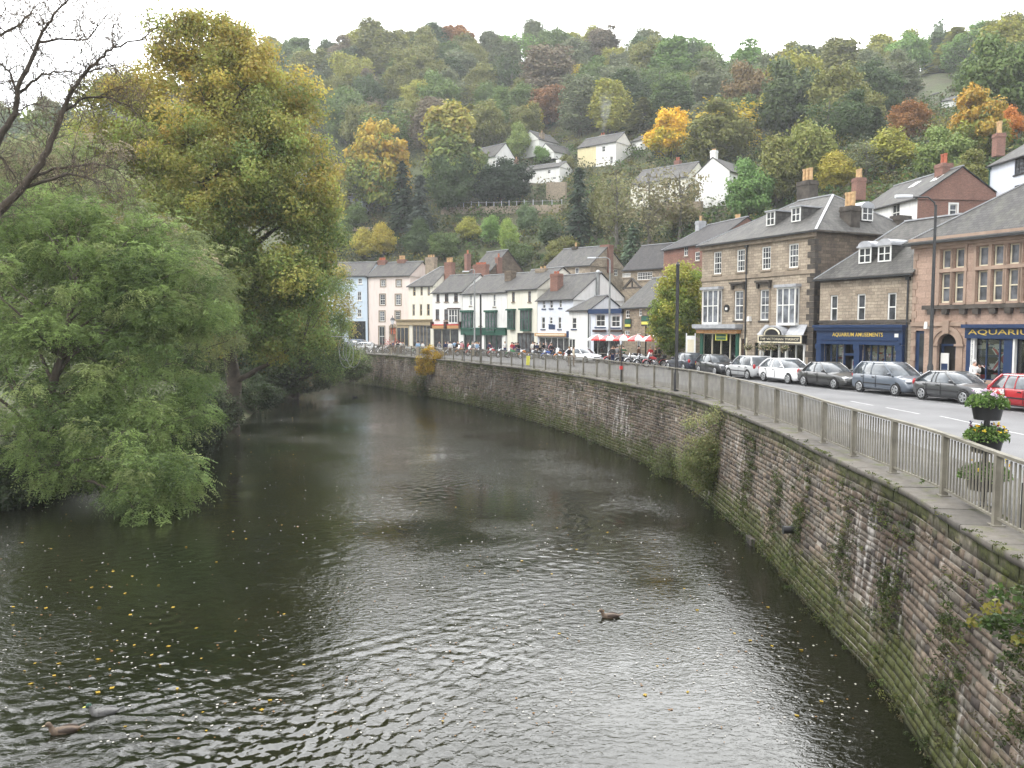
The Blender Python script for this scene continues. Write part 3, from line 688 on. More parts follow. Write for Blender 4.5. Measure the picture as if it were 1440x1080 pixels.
class Bld:
    """A building: local x along the front, y away from the street, z up."""
    def __init__(s, name, label, cat, A, B, D, e, z0=0.0, group=None):
        A, B = Vector((A[0], A[1])), Vector((B[0], B[1])); s.A = A; s.ax = (B - A).normalized(); s.w = (B - A).length
        s.bk = Vector((-s.ax.y, s.ax.x)); s.D = D; s.e = e; s.z0 = z0
        s.root = thing(name, label, cat, (A.x, A.y, z0), math.atan2(s.ax.y, s.ax.x), group)
        s.op = {'f': [], 'r': [], 'l': []}; s.wallmb = MB()
    def xf(s, side):
        if side == 'f': return lambda u, d, z: (u, d, z)
        if side == 'r': return lambda u, d, z: (s.w - d, u, z)
        return lambda u, d, z: (d, s.D - u, z)
    def uz(s, x, y, side='f', out=0.0):       # picture point -> position on a wall plane
        if side == 'f': O, ax, n = s.A - s.bk * out, s.ax, s.bk
        elif side == 'r': O, ax, n = s.A + s.ax * (s.w + out), s.bk, s.ax
        else: O, ax, n = s.A + s.bk * s.D - s.ax * out, -s.bk, s.ax
        d = ray(x, y); d2 = Vector((d.x, d.y)); t = O.dot(n) / d2.dot(n)
        return (d2 * t - O).dot(ax), CH + d.z * t - s.z0
    def rect(s, x0, y0, x1, y1, side='f', out=0.0):
        ym = (y0 + y1) / 2; xm = (x0 + x1) / 2
        return s.uz(x0, ym, side, out)[0], s.uz(x1, ym, side, out)[0], s.uz(xm, y1, side, out)[1], s.uz(xm, y0, side, out)[1]
    def local(s, p):
        d = Vector((p.x, p.y)) - s.A; return d.dot(s.ax), d.dot(s.bk), p.z - s.z0
    def panel(s, side, W, H, mi=0, z0=-0.6, rev=0.16):
        ops = s.op[side]; mb = s.wallmb; old = mb.xf; mb.xf = s.xf(side)
        us = sorted({0.0, W} | {min(max(q, 0), W) for o in ops for q in o[:2]}); zs = sorted({z0, H} | {min(max(q, z0), H) for o in ops for q in o[2:4]})
        for i in range(len(us) - 1):
            for j in range(len(zs) - 1):
                um, zm = (us[i] + us[i + 1]) / 2, (zs[j] + zs[j + 1]) / 2
                if any(o[0] < um < o[1] and o[2] < zm < o[3] for o in ops): continue
                mb.quad((us[i], 0, zs[j]), (us[i + 1], 0, zs[j]), (us[i + 1], 0, zs[j + 1]), (us[i], 0, zs[j + 1]), mi)
        for u0, u1, a, b in ops:
            mb.quad((u0, 0, a), (u0, rev, a), (u0, rev, b), (u0, 0, b), mi); mb.quad((u1, 0, a), (u1, 0, b), (u1, rev, b), (u1, rev, a), mi)
            mb.quad((u0, 0, b), (u0, rev, b), (u1, rev, b), (u1, 0, b), mi); mb.quad((u0, 0, a), (u1, 0, a), (u1, rev, a), (u0, rev, a), mi)
        mb.xf = old
    def walls(s, mats, side_mi=0, rise=0.0, gables=(False, False), fronth=None):
        mb = s.wallmb; H = fronth or s.e
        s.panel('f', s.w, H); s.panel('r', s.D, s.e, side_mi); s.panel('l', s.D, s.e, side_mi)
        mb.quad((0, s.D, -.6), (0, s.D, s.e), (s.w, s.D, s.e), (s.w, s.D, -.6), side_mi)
        for k, x in ((0, 0.0), (1, s.w)):
            if gables[k]: mb.add([(x, 0, s.e), (x, s.D, s.e), (x, s.D / 2, s.e + rise)], [(0, 1, 2)], side_mi)
        return mb.build('wall', mats, s.root)
    def roof(s, rise, hl=0.0, hr=0.0, mats=None, o=0.25, ridge_y=None, hb=None):
        """hl / hr: how far the ridge stops short of each end (0 is a gable)."""
        mats = mats or [M['slate'], M['lead'], M['iron']]; mb = MB(); w, D, e = s.w, s.D, s.e; ry = ridge_y or D / 2
        k = rise / ry; kb = rise / (D - ry); ol = o * 0.6 if hl == 0 else o; orr = o * 0.6 if hr == 0 else o
        def dz(side): return -k * o if side == 0 else -kb * o
        fl, fr = (-ol, -o, e + dz(0)), (w + orr, -o, e + dz(0)); bl, br = (-ol, D + o, e + dz(1)), (w + orr, D + o, e + dz(1))
        rl, rr = (hl if hl else -ol, ry, e + rise), (w - hr if hr else w + orr, ry, e + rise)
        T = 0.11
        up = lambda p: (p[0], p[1], p[2] + T)
        for ps in ((fl, fr, rr, rl), (br, bl, rl, rr)) + (((bl, fl, rl),) if hl else ()) + (((fr, br, rr),) if hr else ()):
            mb.add([up(p) for p in ps], [tuple(range(len(ps)))], 0)
        mb.quad(fl, fr, br, bl, 2)
        edge = [fl, fr, br, bl]
        for i in range(4):
            a, b = edge[i], edge[(i + 1) % 4]
            if i in (0, 2) or (i == 3 and hl) or (i == 1 and hr): mb.quad(a, b, up(b), up(a), 2)
        for gab, a, b, r in ((not hl, bl, fl, rl), (not hr, fr, br, rr)):
            if gab: mb.quad(a, r, up(r), up(a), 2); mb.quad(r, b, up(b), up(r), 2)
        z = lambda p, q=0.03: Vector((p[0], p[1], p[2] + T + q))
        mb.bar(z(rl), z(rr), 0.22, 0.09, 1)
        if hl:
            mb.bar(z(fl, .015), z(rl, .015), 0.16, 0.06, 1); mb.bar(z(bl, .015), z(rl, .015), 0.16, 0.06, 1)
        if hr:
            mb.bar(z(fr, .015), z(rr, .015), 0.16, 0.06, 1); mb.bar(z(br, .015), z(rr, .015), 0.16, 0.06, 1)
        s.rise = rise
        r_ = mb.build('roof', mats, s.root)
        g_ = MB(); g_.box(-ol, w + orr, -o - 0.12, -o - 0.005, e + dz(0) - 0.03, e + dz(0) + 0.07); g_.build('gutter', M['iron'], s.root)
        return r_
    def window(s, u0, u1, z0, z1, side='f', bars=(1, 1), frame='white', fw=0.07, sill=None, lintel=None, surround=None, depth=0.16, tone=None, hood=None, cut=True, gb=0.028):
        if cut: s.op[side].append((u0, u1, z0, z1))
        X = s.xf(side); mb = MB(X); y0, y1 = depth - 0.10, depth - 0.03
        mb.box(u0, u0 + fw, y0, y1, z0, z1); mb.box(u1 - fw, u1, y0, y1, z0, z1)
        mb.box(u0 + fw, u1 - fw, y0, y1, z0, z0 + fw * 1.2); mb.box(u0 + fw, u1 - fw, y0, y1, z1 - fw, z1)
        zm = (z0 + z1) / 2
        if bars[1] >= 1: mb.box(u0 + fw, u1 - fw, y0 - 0.012, y1, zm - 0.035, zm + 0.035)
        for i in range(1, bars[0]):
            u = u0 + (u1 - u0) * i / bars[0]; mb.box(u - gb / 2, u + gb / 2, y0 + 0.02, y1 - 0.01, z0 + fw, z1 - fw)
        for j in range(1, bars[1] * 2 if bars[1] > 1 else 0):
            if j * 2 == bars[1] * 2: continue
            z = z0 + (z1 - z0) * j / (bars[1] * 2); mb.box(u0 + fw, u1 - fw, y0 + 0.022, y1 - 0.012, z - gb / 2, z + gb / 2)
        wo = mb.build('window', M[frame] if isinstance(frame, str) else frame, s.root)
        pb = MB(X); pb.box(u0 + 0.01, u1 - 0.01, y1 - 0.02, y1 + 0.03, z0 + 0.01, z1 - 0.01)
        po = pb.build('pane', M['pane'], wo); t = tone if tone is not None else rb.choice([0.10, 0.16, 0.25, 0.4, 0.6]); po.color = (t, t, t * 1.04, 1)
        if sill:
            sb = MB(X); sb.box(u0 - 0.09, u1 + 0.09, -0.09, depth - 0.1, z0 - 0.13, z0 - 0.002); sb.build('sill', M[sill], wo)
        if lintel:
            lb = MB(X); lb.box(u0 - 0.14, u1 + 0.14, -0.02, 0.05, z1 + 0.002, z1 + 0.24); lb.build('lintel', M[lintel], wo)
        if surround:
            q = 0.15; fb = MB(X)
            fb.box(u0 - q, u0, -0.035, 0.03, z0 - q, z1 + q); fb.box(u1, u1 + q, -0.035, 0.03, z0 - q, z1 + q)
            fb.box(u0, u1, -0.033, 0.03, z1, z1 + q); fb.box(u0, u1, -0.05, 0.03, z0 - q, z0); fb.build('surround', M[surround], wo)
        if hood:
            hb = MB(X); hb.box(u0 - 0.28, u1 + 0.28, -0.34, 0.02, z1 + 0.52, z1 + 0.66); hb.box(u0 - 0.22, u1 + 0.22, -0.24, 0.02, z1 + 0.40, z1 + 0.518)
            for uu in (u0 - 0.2, u1 + 0.06): hb.taper(uu, uu + 0.14, -0.2, 0.02, z1 + 0.1, z1 + 0.398, -0.02)
            hb.build('hood', M[hood], wo)
        return wo
    def wpx(s, x0, y0, x1, y1, side='f', **kw): return s.window(*s.rect(x0, y0, x1, y1, side), side, **kw)
    def bay(s, u0, u1, z0, z1, frame='white', proj=0.45, side='f', roofm='lead', top=0.14, lights=3, tone=0.3, cw=0.0):
        """Projecting bay window with several lights, a flat hood and an apron."""
        X = s.xf(side); mb = MB(X); f = 0.09; zb = z0
        mb.box(u0, u1, -proj, 0.0, z0 - 0.18, z0); mb.box(u0, u1, -proj, 0.0, z1 - 0.12, z1)
        us = [u0 + (u1 - u0) * i / lights for i in range(lights + 1)]
        for i, u in enumerate(us):
            a = u - (f / 2 if 0 < i < lights else (0 if i == 0 else f)); mb.box(a, a + f, -proj, -proj + 0.08, z0, z1 - 0.12)
        for u in (u0, u1 - f): mb.box(u, u + f, -0.09, 0.0, z0, z1 - 0.12)
        zm = (z0 + z1) / 2; mb.box(u0 + f, u1 - f, -proj + 0.012, -proj + 0.06, zm - 0.035, zm + 0.035)
        wo = mb.build('window', M[frame], s.root); tag(wo, 'projecting bay window')
        pb = MB(X); pb.box(u0 + 0.03, u1 - 0.03, -proj + 0.05, 0.0, z0 + 0.002, z1 - 0.122); po = pb.build('pane', M['pane'], wo); po.color = (tone, tone, tone * 1.05, 1)
        hb = MB(X); hb.box(u0 - 0.16, u1 + 0.16, -proj - 0.16, 0.0, z1 + 0.002, z1 + top); hb.build('hood', M[roofm], wo)
        return wo
    def chimney(s, x0, x1, yt, yb, Y, mat='brick', pots=2, potm='terracotta', depth=0.9, poth=0.6):
        p = P((x0 + x1) / 2, yb, Y); q = P((x0 + x1) / 2, yt, Y); u, v, zb = s.local(p); zt = q.z - s.z0; wd = (x1 - x0) * Y / FP / 2; d = depth / 2
        mb = MB(); mb.box(u - wd, u + wd, v - d, v + d, zb - 1.2, zt - 0.35); mb.box(u - wd - .05, u + wd + .05, v - d - .05, v + d + .05, zt - 0.348, zt - 0.18); mb.box(u - wd - .02, u + wd + .02, v - d - .02, v + d + .02, zt - 0.178, zt)
        c = mb.build('chimney', M[mat], s.root)
        for i in range(pots):
            uu = u + (i - (pots - 1) / 2) * (2 * wd * 0.8 / max(1, pots)); pb = MB()
            pb.lathe([(0.15, zt + .002), (0.13, zt + poth * .8), (0.16, zt + poth * .82), (0.16, zt + poth)], 10, (uu, v, 0)); pb.build('chimney_pot', M[potm], c, 40)
        return c
    def dormer(s, u, wd, zb, zt, yf, slope, roofm='slate_pale', pane=0.15, arched=False):
        """Dormer on the front slope: face at depth yf, running back into the slope."""
        yb = yf + (zt - zb) / slope + 0.3; mb = MB()
        mb.quad((u - wd / 2, yf, zb), (u - wd / 2, yf, zt), (u - wd / 2, yb, zt), (u - wd / 2, yf + .05, zb)); mb.quad((u + wd / 2, yf, zb), (u + wd / 2, yf + .05, zb), (u + wd / 2, yb, zt), (u + wd / 2, yf, zt))
        mb.box(u - wd / 2 - .1, u + wd / 2 + .1, yf - 0.15, yb, zt, zt + 0.10, 1)
        if arched: mb.prism([(u + (wd / 2 + .05) * math.cos(math.pi * k / 8), zt + .1 + 0.32 * math.sin(math.pi * k / 8)) for k in range(9)], yf - .1, yb + .3, 1)
        d = mb.build('dormer', [M[roofm], M['lead']], s.root)
        f = MB(); t = 0.08
        f.box(u - wd / 2, u - wd / 2 + t, yf - .05, yf + .03, zb, zt); f.box(u + wd / 2 - t, u + wd / 2, yf - .05, yf + .03, zb, zt); f.box(u - wd / 2 + t, u + wd / 2 - t, yf - .05, yf + .03, zt - t, zt)
        f.box(u - wd / 2 + t, u + wd / 2 - t, yf - .05, yf + .03, zb, zb + t); f.box(u - .03, u + .03, yf - .05, yf + .02, zb + t, zt - t); f.box(u - wd / 2 + t, u + wd / 2 - t, yf - .045, yf + .015, (zb + zt) / 2 - .025, (zb + zt) / 2 + .025)
        f.build('window_frame', M['white'], d)
        g_ = MB(); g_.box(u - wd / 2 + .02, u + wd / 2 - .02, yf - .01, yf + .1, zb + .02, zt - .02); o = g_.build('pane', M['pane'], d); o.color = (pane, pane, pane, 1)
    def downpipe(s, u, z0, z1, side='f', mat='iron'):
        X = s.xf(side); mb = MB(X); mb.tube([(u, -0.09, z0), (u, -0.09, z1)], 0.055, 8); mb.box(u - .12, u + .12, -0.2, -0.01, z1 - .02, z1 + .2); mb.build('downpipe', M[mat], s.root, 40)
    def part(s, name, mat, side='f', label=None):
        return _Part(s, name, mat, side, label)
class _Part:
    def __init__(s, b, name, mat, side, label): s.b, s.name, s.mat, s.label = b, name, mat, label; s.mb = MB(b.xf(side))
    def __enter__(s): return s.mb
    def __exit__(s, *a):
        s.o = s.mb.build(s.name, [M[k] for k in s.mat] if isinstance(s.mat, (list, tuple)) else M[s.mat], s.b.root)
        if s.label: tag(s.o, s.label)
def lettering(b, txt, u0, u1, z0, z1, out, mat, parent=None, side='f', name='lettering'):
    me = text_mesh(txt, u1 - u0, z1 - z0); me.materials.append(M[mat]); o = bpy.data.objects.new(name, me); link(o, parent or b.root)
    o.location = (u0, -out, z0); return o
def goods(b, u0, u1, z0, z1, y, seed=0, cols=None, name='window_display', n=26, back=0):
    """Displays seen behind a shop window: shelves and boxes of stock."""
    r = random.Random(seed); cols = cols or ['white', 'red', 'ochre', 'navy', 'cream_paint', 'skin', 'green', 'yellow']; mb = MB()
    mb.quad((u0, y + .5, z0), (u1, y + .5, z0), (u1, y + .5, z1), (u0, y + .5, z1), back); mb.quad((u0, y, z0), (u1, y, z0), (u1, y + .5, z0), (u0, y + .5, z0), 0)
    mb.quad((u0, y + .5, z1), (u1, y + .5, z1), (u1, y, z1), (u0, y, z1), 0); mb.quad((u0, y, z0), (u0, y + .5, z0), (u0, y + .5, z1), (u0, y, z1), 0); mb.quad((u1, y, z0), (u1, y, z1), (u1, y + .5, z1), (u1, y + .5, z0), 0)
    for i in range(n):
        u = r.uniform(u0 + .1, u1 - .35); wd = r.uniform(.12, .5); z = z0 + (z1 - z0) * r.choice([0.02, 0.3, 0.55, 0.75]); h = r.uniform(.1, .35)
        yy = y + r.uniform(.02, .25); mb.box(u, min(u + wd, u1 - .02), yy, yy + .15, z, min(z + h, z1 - .02), 1 + r.randrange(len(cols)))
    return mb.build(name, [M['dark']] + [M[c] for c in cols], b.root)
def shopglass(b, u0, u1, z0, z1, y, frame='white', mull=3, side='f', t=0.07, tone=None):
    X = b.xf(side); mb = MB(X)
    for i in range(mull + 1):
        u = u0 + (u1 - u0 - t) * i / mull; mb.box(u, u + t, y - .05, y + .05, z0, z1)
    mb.box(u0, u1, y - .045, y + .045, z1 - t, z1 - .002); mb.box(u0, u1, y - .045, y + .045, z0 + .002, z0 + t)
    f = mb.build('shop_window', M[frame], b.root)
    p = MB(X); p.box(u0 + .02, u1 - .02, y - .01, y + .01, z0 + .02, z1 - .02)
    o = p.build('pane', M['clear'] if tone is None else M['pane'], f)
    if tone is not None: o.color = (tone, tone, tone, 1)
m, nt, b_ = new_mat('shop_glass')
tr_ = nd(nt, 'ShaderNodeBsdfTransparent', {'Color': (0.85, 0.88, 0.87, 1)}); gl_ = nd(nt, 'ShaderNodeBsdfGlossy', {'Roughness': 0.03})
fr_ = nd(nt, 'ShaderNodeFresnel', {'IOR': 1.5}); mx_ = nd(nt, 'ShaderNodeMixShader', {0: mth(nt, 'ADD', fr_.outputs[0], 0.05), 1: tr_.outputs[0], 2: gl_.outputs[0]})
nt.links.new(mx_.outputs[0], nt.nodes['Material Output'].inputs[0]); M['clear'] = m

c1 = lambda x, y: (960 + x / 3, 200 + y / 3)
def r1(x0, y0, x1, y1): return (960 + x0 / 3, 200 + y0 / 3, 960 + x1 / 3, 200 + y1 / 3)
def r2(x0, y0, x1, y1): return (480 + x0 / 6, 320 + y0 / 6, 480 + x1 / 6, 320 + y1 / 6)
def r3(x0, y0, x1, y1): k = 5.142; return (720 + x0 / k, 320 + y0 / k, 720 + x1 / k, 320 + y1 / k)

# ---- the facade line of the near shops
FA, FB = Vector((15.0, 65.9)), Vector((20.55, 54.8)); fdir = (FB - FA).normalized()
def on_line(px):                             # crossing of a picture column with the facade line
    a = ray(px, HZ); a2 = Vector((a.x, a.y)); n = Vector((-fdir.y, fdir.x)); return a2 * (FA.dot(n) / a2.dot(n))
# ---- teashop block
A, B = on_line(986), on_line(1143.5)
t = Bld('stone_shop_block', 'tall three storey gritstone block with hipped slate roof and the teashop at street level', 'shop building', A, B, 11.0, 9.95)
W = t.w
for q in ((130, 462, 163, 557), (228, 452, 262, 547), (333, 440, 371, 538), (447, 428, 488, 530)): t.wpx(*r1(*q), bars=(3, 2), sill='stonetrim', lintel='stonetrim', fw=0.09, tone=0.2)
for q in ((218, 627, 256, 752), (326, 622, 364, 752)): t.wpx(*r1(*q), bars=(2, 2), sill='sootstone', hood='sootstone', surround='stonetrim', fw=0.09, tone=0.5)
for q in ((99, 622, 166, 760), (413, 612, 492, 762)): t.bay(*t.rect(*r1(*q)), frame='white', proj=0.38, tone=0.55, top=0.2)
zs1 = t.uz(1060, 388)[1]; zfl = t.uz(1143, 455)[1]
tu = lambda x, y=850: t.uz(*c1(x, y))[0]
tz = lambda y, x=300: t.uz(*c1(x, y))[1]
shop1 = (tu(84), tu(238), 0.45, tz(806, 160)); shop2 = (tu(335), tu(514), 0.5, tz(850, 420)); dr = (tu(247), tu(267), 0.0, tz(830, 258)); sd = (tu(303), tu(320), .6, tz(845, 310))
t.op['f'] += [shop1, shop2, dr, sd]
t.wpx(*r1(600, 452, 640, 530), side='r', bars=(2, 1), cut=False) if False else None
t.walls([M['grit'], M['grit_dark']], side_mi=1)  # side walls coloured darker, as turned away from the light
t.roof(3.05, hl=4.6, hr=3.6, mats=[M['slate_pale'], M['lead'], M['sootstone']], o=0.35)
with t.part('string_course', 'stonetrim') as mb:
    mb.box(-0.02, W + 0.06, -0.09, 0.0, zs1 - 0.14, zs1 + 0.14)
with t.part('cornice', 'stonetrim') as mb:
    mb.box(-0.1, W + 0.1, -0.22, 0.0, 9.45, 9.78)
with t.part('corner_quoins', 'sootstone') as mb:
    for k in range(22):
        L_ = 0.62 if k % 2 else 0.36; mb.box(W - L_, W + 0.04, -0.04, 0.0, 0.1 + k * 0.42, 0.49 + k * 0.42); mb.box(W + .001, W + .04, 0.0, 0.9 - L_, 0.1 + k * 0.42, 0.49 + k * 0.42)
t.downpipe(tu(270, 650), 0.1, 9.3)
for x0, x1, y0, y1 in ((308, 335, 305, 355), (413, 443, 287, 338)):
    ua, ub, za, zb_ = t.rect(*r1(x0, y0, x1, y1)); sl_ = 3.05 / 5.5; yf = 1.4
    t.dormer((ua + ub) / 2 - .25, .85, 9.95 + yf * sl_ + .14, 9.95 + yf * sl_ + 1.15, yf, sl_)
t.chimney(*[960 + q / 3 for q in (492, 558)], 200 + 165 / 3, 200 + 245 / 3, 66.0, 'sootstone', 3, 'terracotta', 1.0, 1.0)
t.chimney(*[960 + q / 3 for q in (674, 733)], 200 + 272 / 3, 200 + 375 / 3, 57.6, 'sootstone', 3, 'terracotta', 0.9, 1.0)
t.chimney(*[960 + q / 3 for q in (893, 942)], 200 + 312 / 3, 200 + 385 / 3, 60.5, 'sootstone', 0, 'terracotta', 1.2)
# dormer on the hip that faces the river bridge
hb_ = MB(); ud, vd, zd = t.local(P(960 + 776 / 3, 200 + 333 / 3, 58.6))
hb_.box(ud - 1.6, ud, vd - 0.55, vd + 0.55, zd, zd + 0.95); hb_.prism([(0, 0)], 0, 0) if False else None
d_ = hb_.build('dormer', [M['slate_pale']], t.root)
ar = MB(lambda u, d, z: (ud + .02 - d, vd + u, zd + z)); ar.prism([(-.7, .9)] + [(-0.65 * math.cos(math.pi * k / 8), .95 + .42 * math.sin(math.pi * k / 8)) for k in range(9)] + [(.7, .9)], -0.1, 1.6)
tag(ar.build('dormer_hood', M['lead'], d_), 'round topped dormer hood')
wf = MB(lambda u, d, z: (ud + .02 - d, vd + u, zd + z))
for u in (-.55, -.04, .47): wf.box(u, u + .08, -.06, 0, 0.02, 1.05)
wf.box(-.47, .47, -.055, 0, .02, .1); wf.box(-.47, .47, -.055, 0, .5, .55); wf.box(-.47, .47, -.055, 0, .97, 1.05); wf.build('window_frame', M['white'], d_)
pf = MB(lambda u, d, z: (ud + .02 - d, vd + u, zd + z)); pf.box(-.5, .5, -.03, -.005, .05, 1.03); pf.build('pane', M['glass'], d_)
# left shop
u0, u1 = tu(74), tu(245); zc0, zc1 = tz(785, 160), tz(768, 160)
with t.part('shop_cornice', 'lead') as mb: mb.box(u0 - .15, u1 + .2, -0.75, 0.0, zc0, zc1); mb.box(u0, u1 + .1, -0.55, 0.0, zc0 - .1, zc0)
with t.part('awning_sign', ['orange', 'cream_paint', 'red'], label='orange striped shop sign board') as mb:
    zz0, zz1 = tz(806, 160), zc0 - .102; n = 22
    mb.box(u0, u1, -0.42, 0.0, zz0, zz1, 0)
    for k in range(n):
        ua = u0 + (u1 - u0) * (k + .2) / n; mb.box(ua, ua + (u1 - u0) / n * .55, -0.435, -0.42, zz0 + .18, zz1 - .12, 1 if k % 2 else 2)
for u in (tu(84), tu(235)):
    with t.part('shopfront_pillar', 'green') as mb: mb.box(u - .2, u + .12, -.1, 0.0, 0.1, shop1[3])
goods(t, shop1[0], shop1[1], shop1[2], shop1[3], 0.2, 4); shopglass(t, *shop1[:2], *shop1[2:], 0.1, 'cream_paint', 4)
yb = t.rect(*r1(137, 804, 187, 836), out=.2)
with t.part('poster_sign', ['yellow', 'green'], label='yellow notice board with green lettering') as mb:
    mb.box(yb[0], yb[1], -0.2, -0.16, yb[2], yb[3], 0)
    for k, z in enumerate((0.25, 0.66)):
        for i in range(8):
            a = yb[0] + .12 + (yb[1] - yb[0] - .24) * i / 8; mb.box(a, a + .13, -0.205, -0.2, yb[2] + (yb[3] - yb[2]) * z - .1, yb[2] + (yb[3] - yb[2]) * z + .1, 1)
with t.part('door', ['brownpaint', 'cream_paint']) as mb: mb.box(dr[0], dr[1], .1, .16, dr[2], dr[3], 0); mb.box(dr[0] - .14, dr[0], -.05, .03, 0, dr[3] + .1, 1); mb.box(dr[1], dr[1] + .14, -.05, .03, 0, dr[3] + .1, 1)
with t.part('side_window', 'glass') as mb: mb.box(sd[0], sd[1], .1, .16, sd[2], sd[3])
# teashop front
goods(t, shop2[0], shop2[1], shop2[2], shop2[3], 0.2, 9, ['dark', 'cream_paint', 'brownpaint', 'white']); shopglass(t, *shop2[:2], *shop2[2:], 0.1, 'white', 5)
sb = t.rect(*r1(318, 815, 500, 846), out=.55)
with t.part('teashop_sign', ['black', 'cream_paint'], label='black sign board with pale lettering over the teashop') as mb:
    mb.box(sb[0], sb[1], -.55, 0.0, sb[2], sb[3], 0); q = .08
    mb.box(sb[0] - .02, sb[1] + .02, -.575, -.5, sb[3] - q, sb[3] + .02, 1); mb.box(sb[0] - .02, sb[1] + .02, -.575, -.5, sb[2] - .02, sb[2] + q, 1)
    mb.box(sb[0] - .02, sb[0] + q, -.573, -.5, sb[2] + q, sb[3] - q, 1); mb.box(sb[1] - q, sb[1] + .02, -.573, -.5, sb[2] + q, sb[3] - q, 1)
lettering(t, 'THE VICTORIAN TEASHOP', sb[0] + .2, sb[1] - .2, sb[2] + .17, sb[3] - .17, .555, 'cream_paint')
uc = (tu(360, 800) + tu(455, 800)) / 2 + .1; ra = (tu(455, 800) - tu(360, 800)) / 2
with t.part('arched_canopy', ['lead', 'black', 'cream_paint'], label='arched lead canopy over the teashop sign') as mb:
    arc = [(uc + ra * math.cos(math.pi * k / 12), sb[3] + .03 + ra * .62 * math.sin(math.pi * k / 12)) for k in range(13)]
    mb.prism(arc, -.75, 0.0, 0); inn = [(uc + ra * .84 * math.cos(math.pi * k / 12), sb[3] + .04 + ra * .5 * math.sin(math.pi * k / 12)) for k in range(13)]
    mb.prism(inn, -.77, -.749, 1)
    ed = [(uc + ra * .66 * math.cos(math.pi * k / 12), -.785, sb[3] + .05 + ra * .40 * math.sin(math.pi * k / 12)) for k in range(13)]
    mb.tube(ed, .06, 6, 2)
    mb.add([(sb[0] - .1, -.6, sb[3] + .03), (uc - ra, -.6, sb[3] + .03), (uc - ra, 0, sb[3] + .75), (sb[0] + .1, 0, sb[3] + .75)], [(0, 1, 2, 3)], 0)
    mb.add([(uc + ra, -.6, sb[3] + .03), (sb[1] + .2, -.6, sb[3] + .03), (sb[1], 0, sb[3] + .75), (uc + ra, 0, sb[3] + .75)], [(0, 1, 2, 3)], 0)
for u in (shop2[0] - .12, (shop2[0] + shop2[1]) / 2 - .3, (shop2[0] + shop2[1]) / 2 + .35, shop2[1]):
    with t.part('shopfront_pillar', 'white') as mb: mb.box(u, u + .12, -.12, -.002, .1, shop2[3])
with t.part('wall_plaque', ['black', 'white']) as mb:
    pu, pz = t.uz(*c1(188, 700)); mb.lathe([(.28, -.1), (.28, -.02)], 16, (pu, 0, pz), 0, 'y'); mb.box(pu - .12, pu + .12, -.11, -.1, pz - .14, pz + .05, 1)
with t.part('wall_lamp', 'white') as mb: q = t.uz(*c1(287, 745)); mb.taper(q[0] - .12, q[0] + .12, -.3, 0, q[1] - .18, q[1] + .18, .03)

# ---- amusements
A, B = on_line(1152), on_line(1281.5)
e_am = 0.0
a = Bld('amusements_shop', 'low two storey gritstone building with a navy blue amusements shopfront and pale slate roof', 'shop building', A, B, 8.0, 6.72)
W = a.w
for q in ((622, 645, 653, 757), (735, 640, 770, 755), (863, 635, 900, 755)): a.wpx(*r1(*q), bars=(1, 1), sill='stonetrim', lintel='stonetrim', fw=0.09, tone=0.2)
au = lambda x, y=850: a.uz(*c1(x, y))[0]
az = lambda y, x=760: a.uz(*c1(x, y))[1]
ztop, zsg0, zsg1, zg = az(770), az(832), az(797), az(852)
sA = (au(598), au(676), .55, zg); sD = (au(678), au(735), .1, zg); sB = (au(762), au(914), .55, zg); a.op['f'] += [sA, sD, sB]
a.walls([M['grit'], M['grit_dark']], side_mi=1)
a.roof(3.4, hl=3.2, hr=0.0, mats=[M['slate_pale'], M['lead'], M['sootstone']], o=0.3)
sl_ = 3.4 / 4.0
for x0, x1, y0, y1 in ((723, 762, 475, 530), (805, 845, 465, 525)):
    ua, ub, za, zb_ = a.rect(*r1(x0, y0, x1, y1)); yf = .7; a.dormer((ua + ub) / 2 - .1, .95, 6.72 + yf * sl_ + .13, 6.72 + yf * sl_ + 1.12, yf, sl_, arched=True)
u0, u1 = au(577), au(940)
with a.part('fascia', ['navy', 'navy'], label='navy shop fascia') as mb:
    mb.box(u0 - .15, u1 + .15, -.55, -.002, ztop - .18, ztop); mb.box(u0 - .08, u1 + .08, -.45, -.002, ztop - .36, ztop - .182)
    mb.box(u0, u1, -.28, -.002, zg, ztop - .362); mb.box(u0 + .3, u1 - .3, -.34, -.28, zsg0 - .05, zsg0 + .03); mb.box(u0 + .1, u1 - .1, -.38, -.281, zg - .02, zg + .12)
for u in (u0, (au(735) + au(760)) / 2 - .2, u1 - .42):
    with a.part('pilaster', 'navy') as mb: mb.box(u, u + .42, -.3, -.001, 0.1, zg - .021); mb.box(u - .04, u + .46, -.34, -.301 + .25, 0.1, .5); mb.box(u - .03, u + .45, -.36, -.02, zg - .35, zg - .022)
for q in (sA, sB):
    with a.part('stall_riser', 'navy') as mb: mb.box(q[0], q[1], -.05, .12, .1, .55)
lettering(a, 'AQUARIUM AMUSEMENTS', au(645, 812), au(858, 812), az(823), az(803), .29, 'gold')
with a.part('small_notice', 'white') as mb: q = a.rect(*r1(908, 790, 924, 830)); mb.box(q[0], q[1], -.3, -.281, q[2] + .1, q[2] + .32); mb.box(q[0], q[1], -.3, -.281, q[2] + .5, q[2] + .75)
goods(a, sA[0], sA[1], sA[2], sA[3], .2, 2, ['cream_paint', 'ochre', 'white', 'red', 'white'], n=90, back=1); shopglass(a, *sA[:2], *sA[2:], .1, 'navy', 3)
goods(a, sB[0], sB[1], sB[2], sB[3], .2, 3, ['cream_paint', 'ochre', 'white', 'red', 'skin'], n=190, back=1); shopglass(a, *sB[:2], *sB[2:], .1, 'navy', 5)
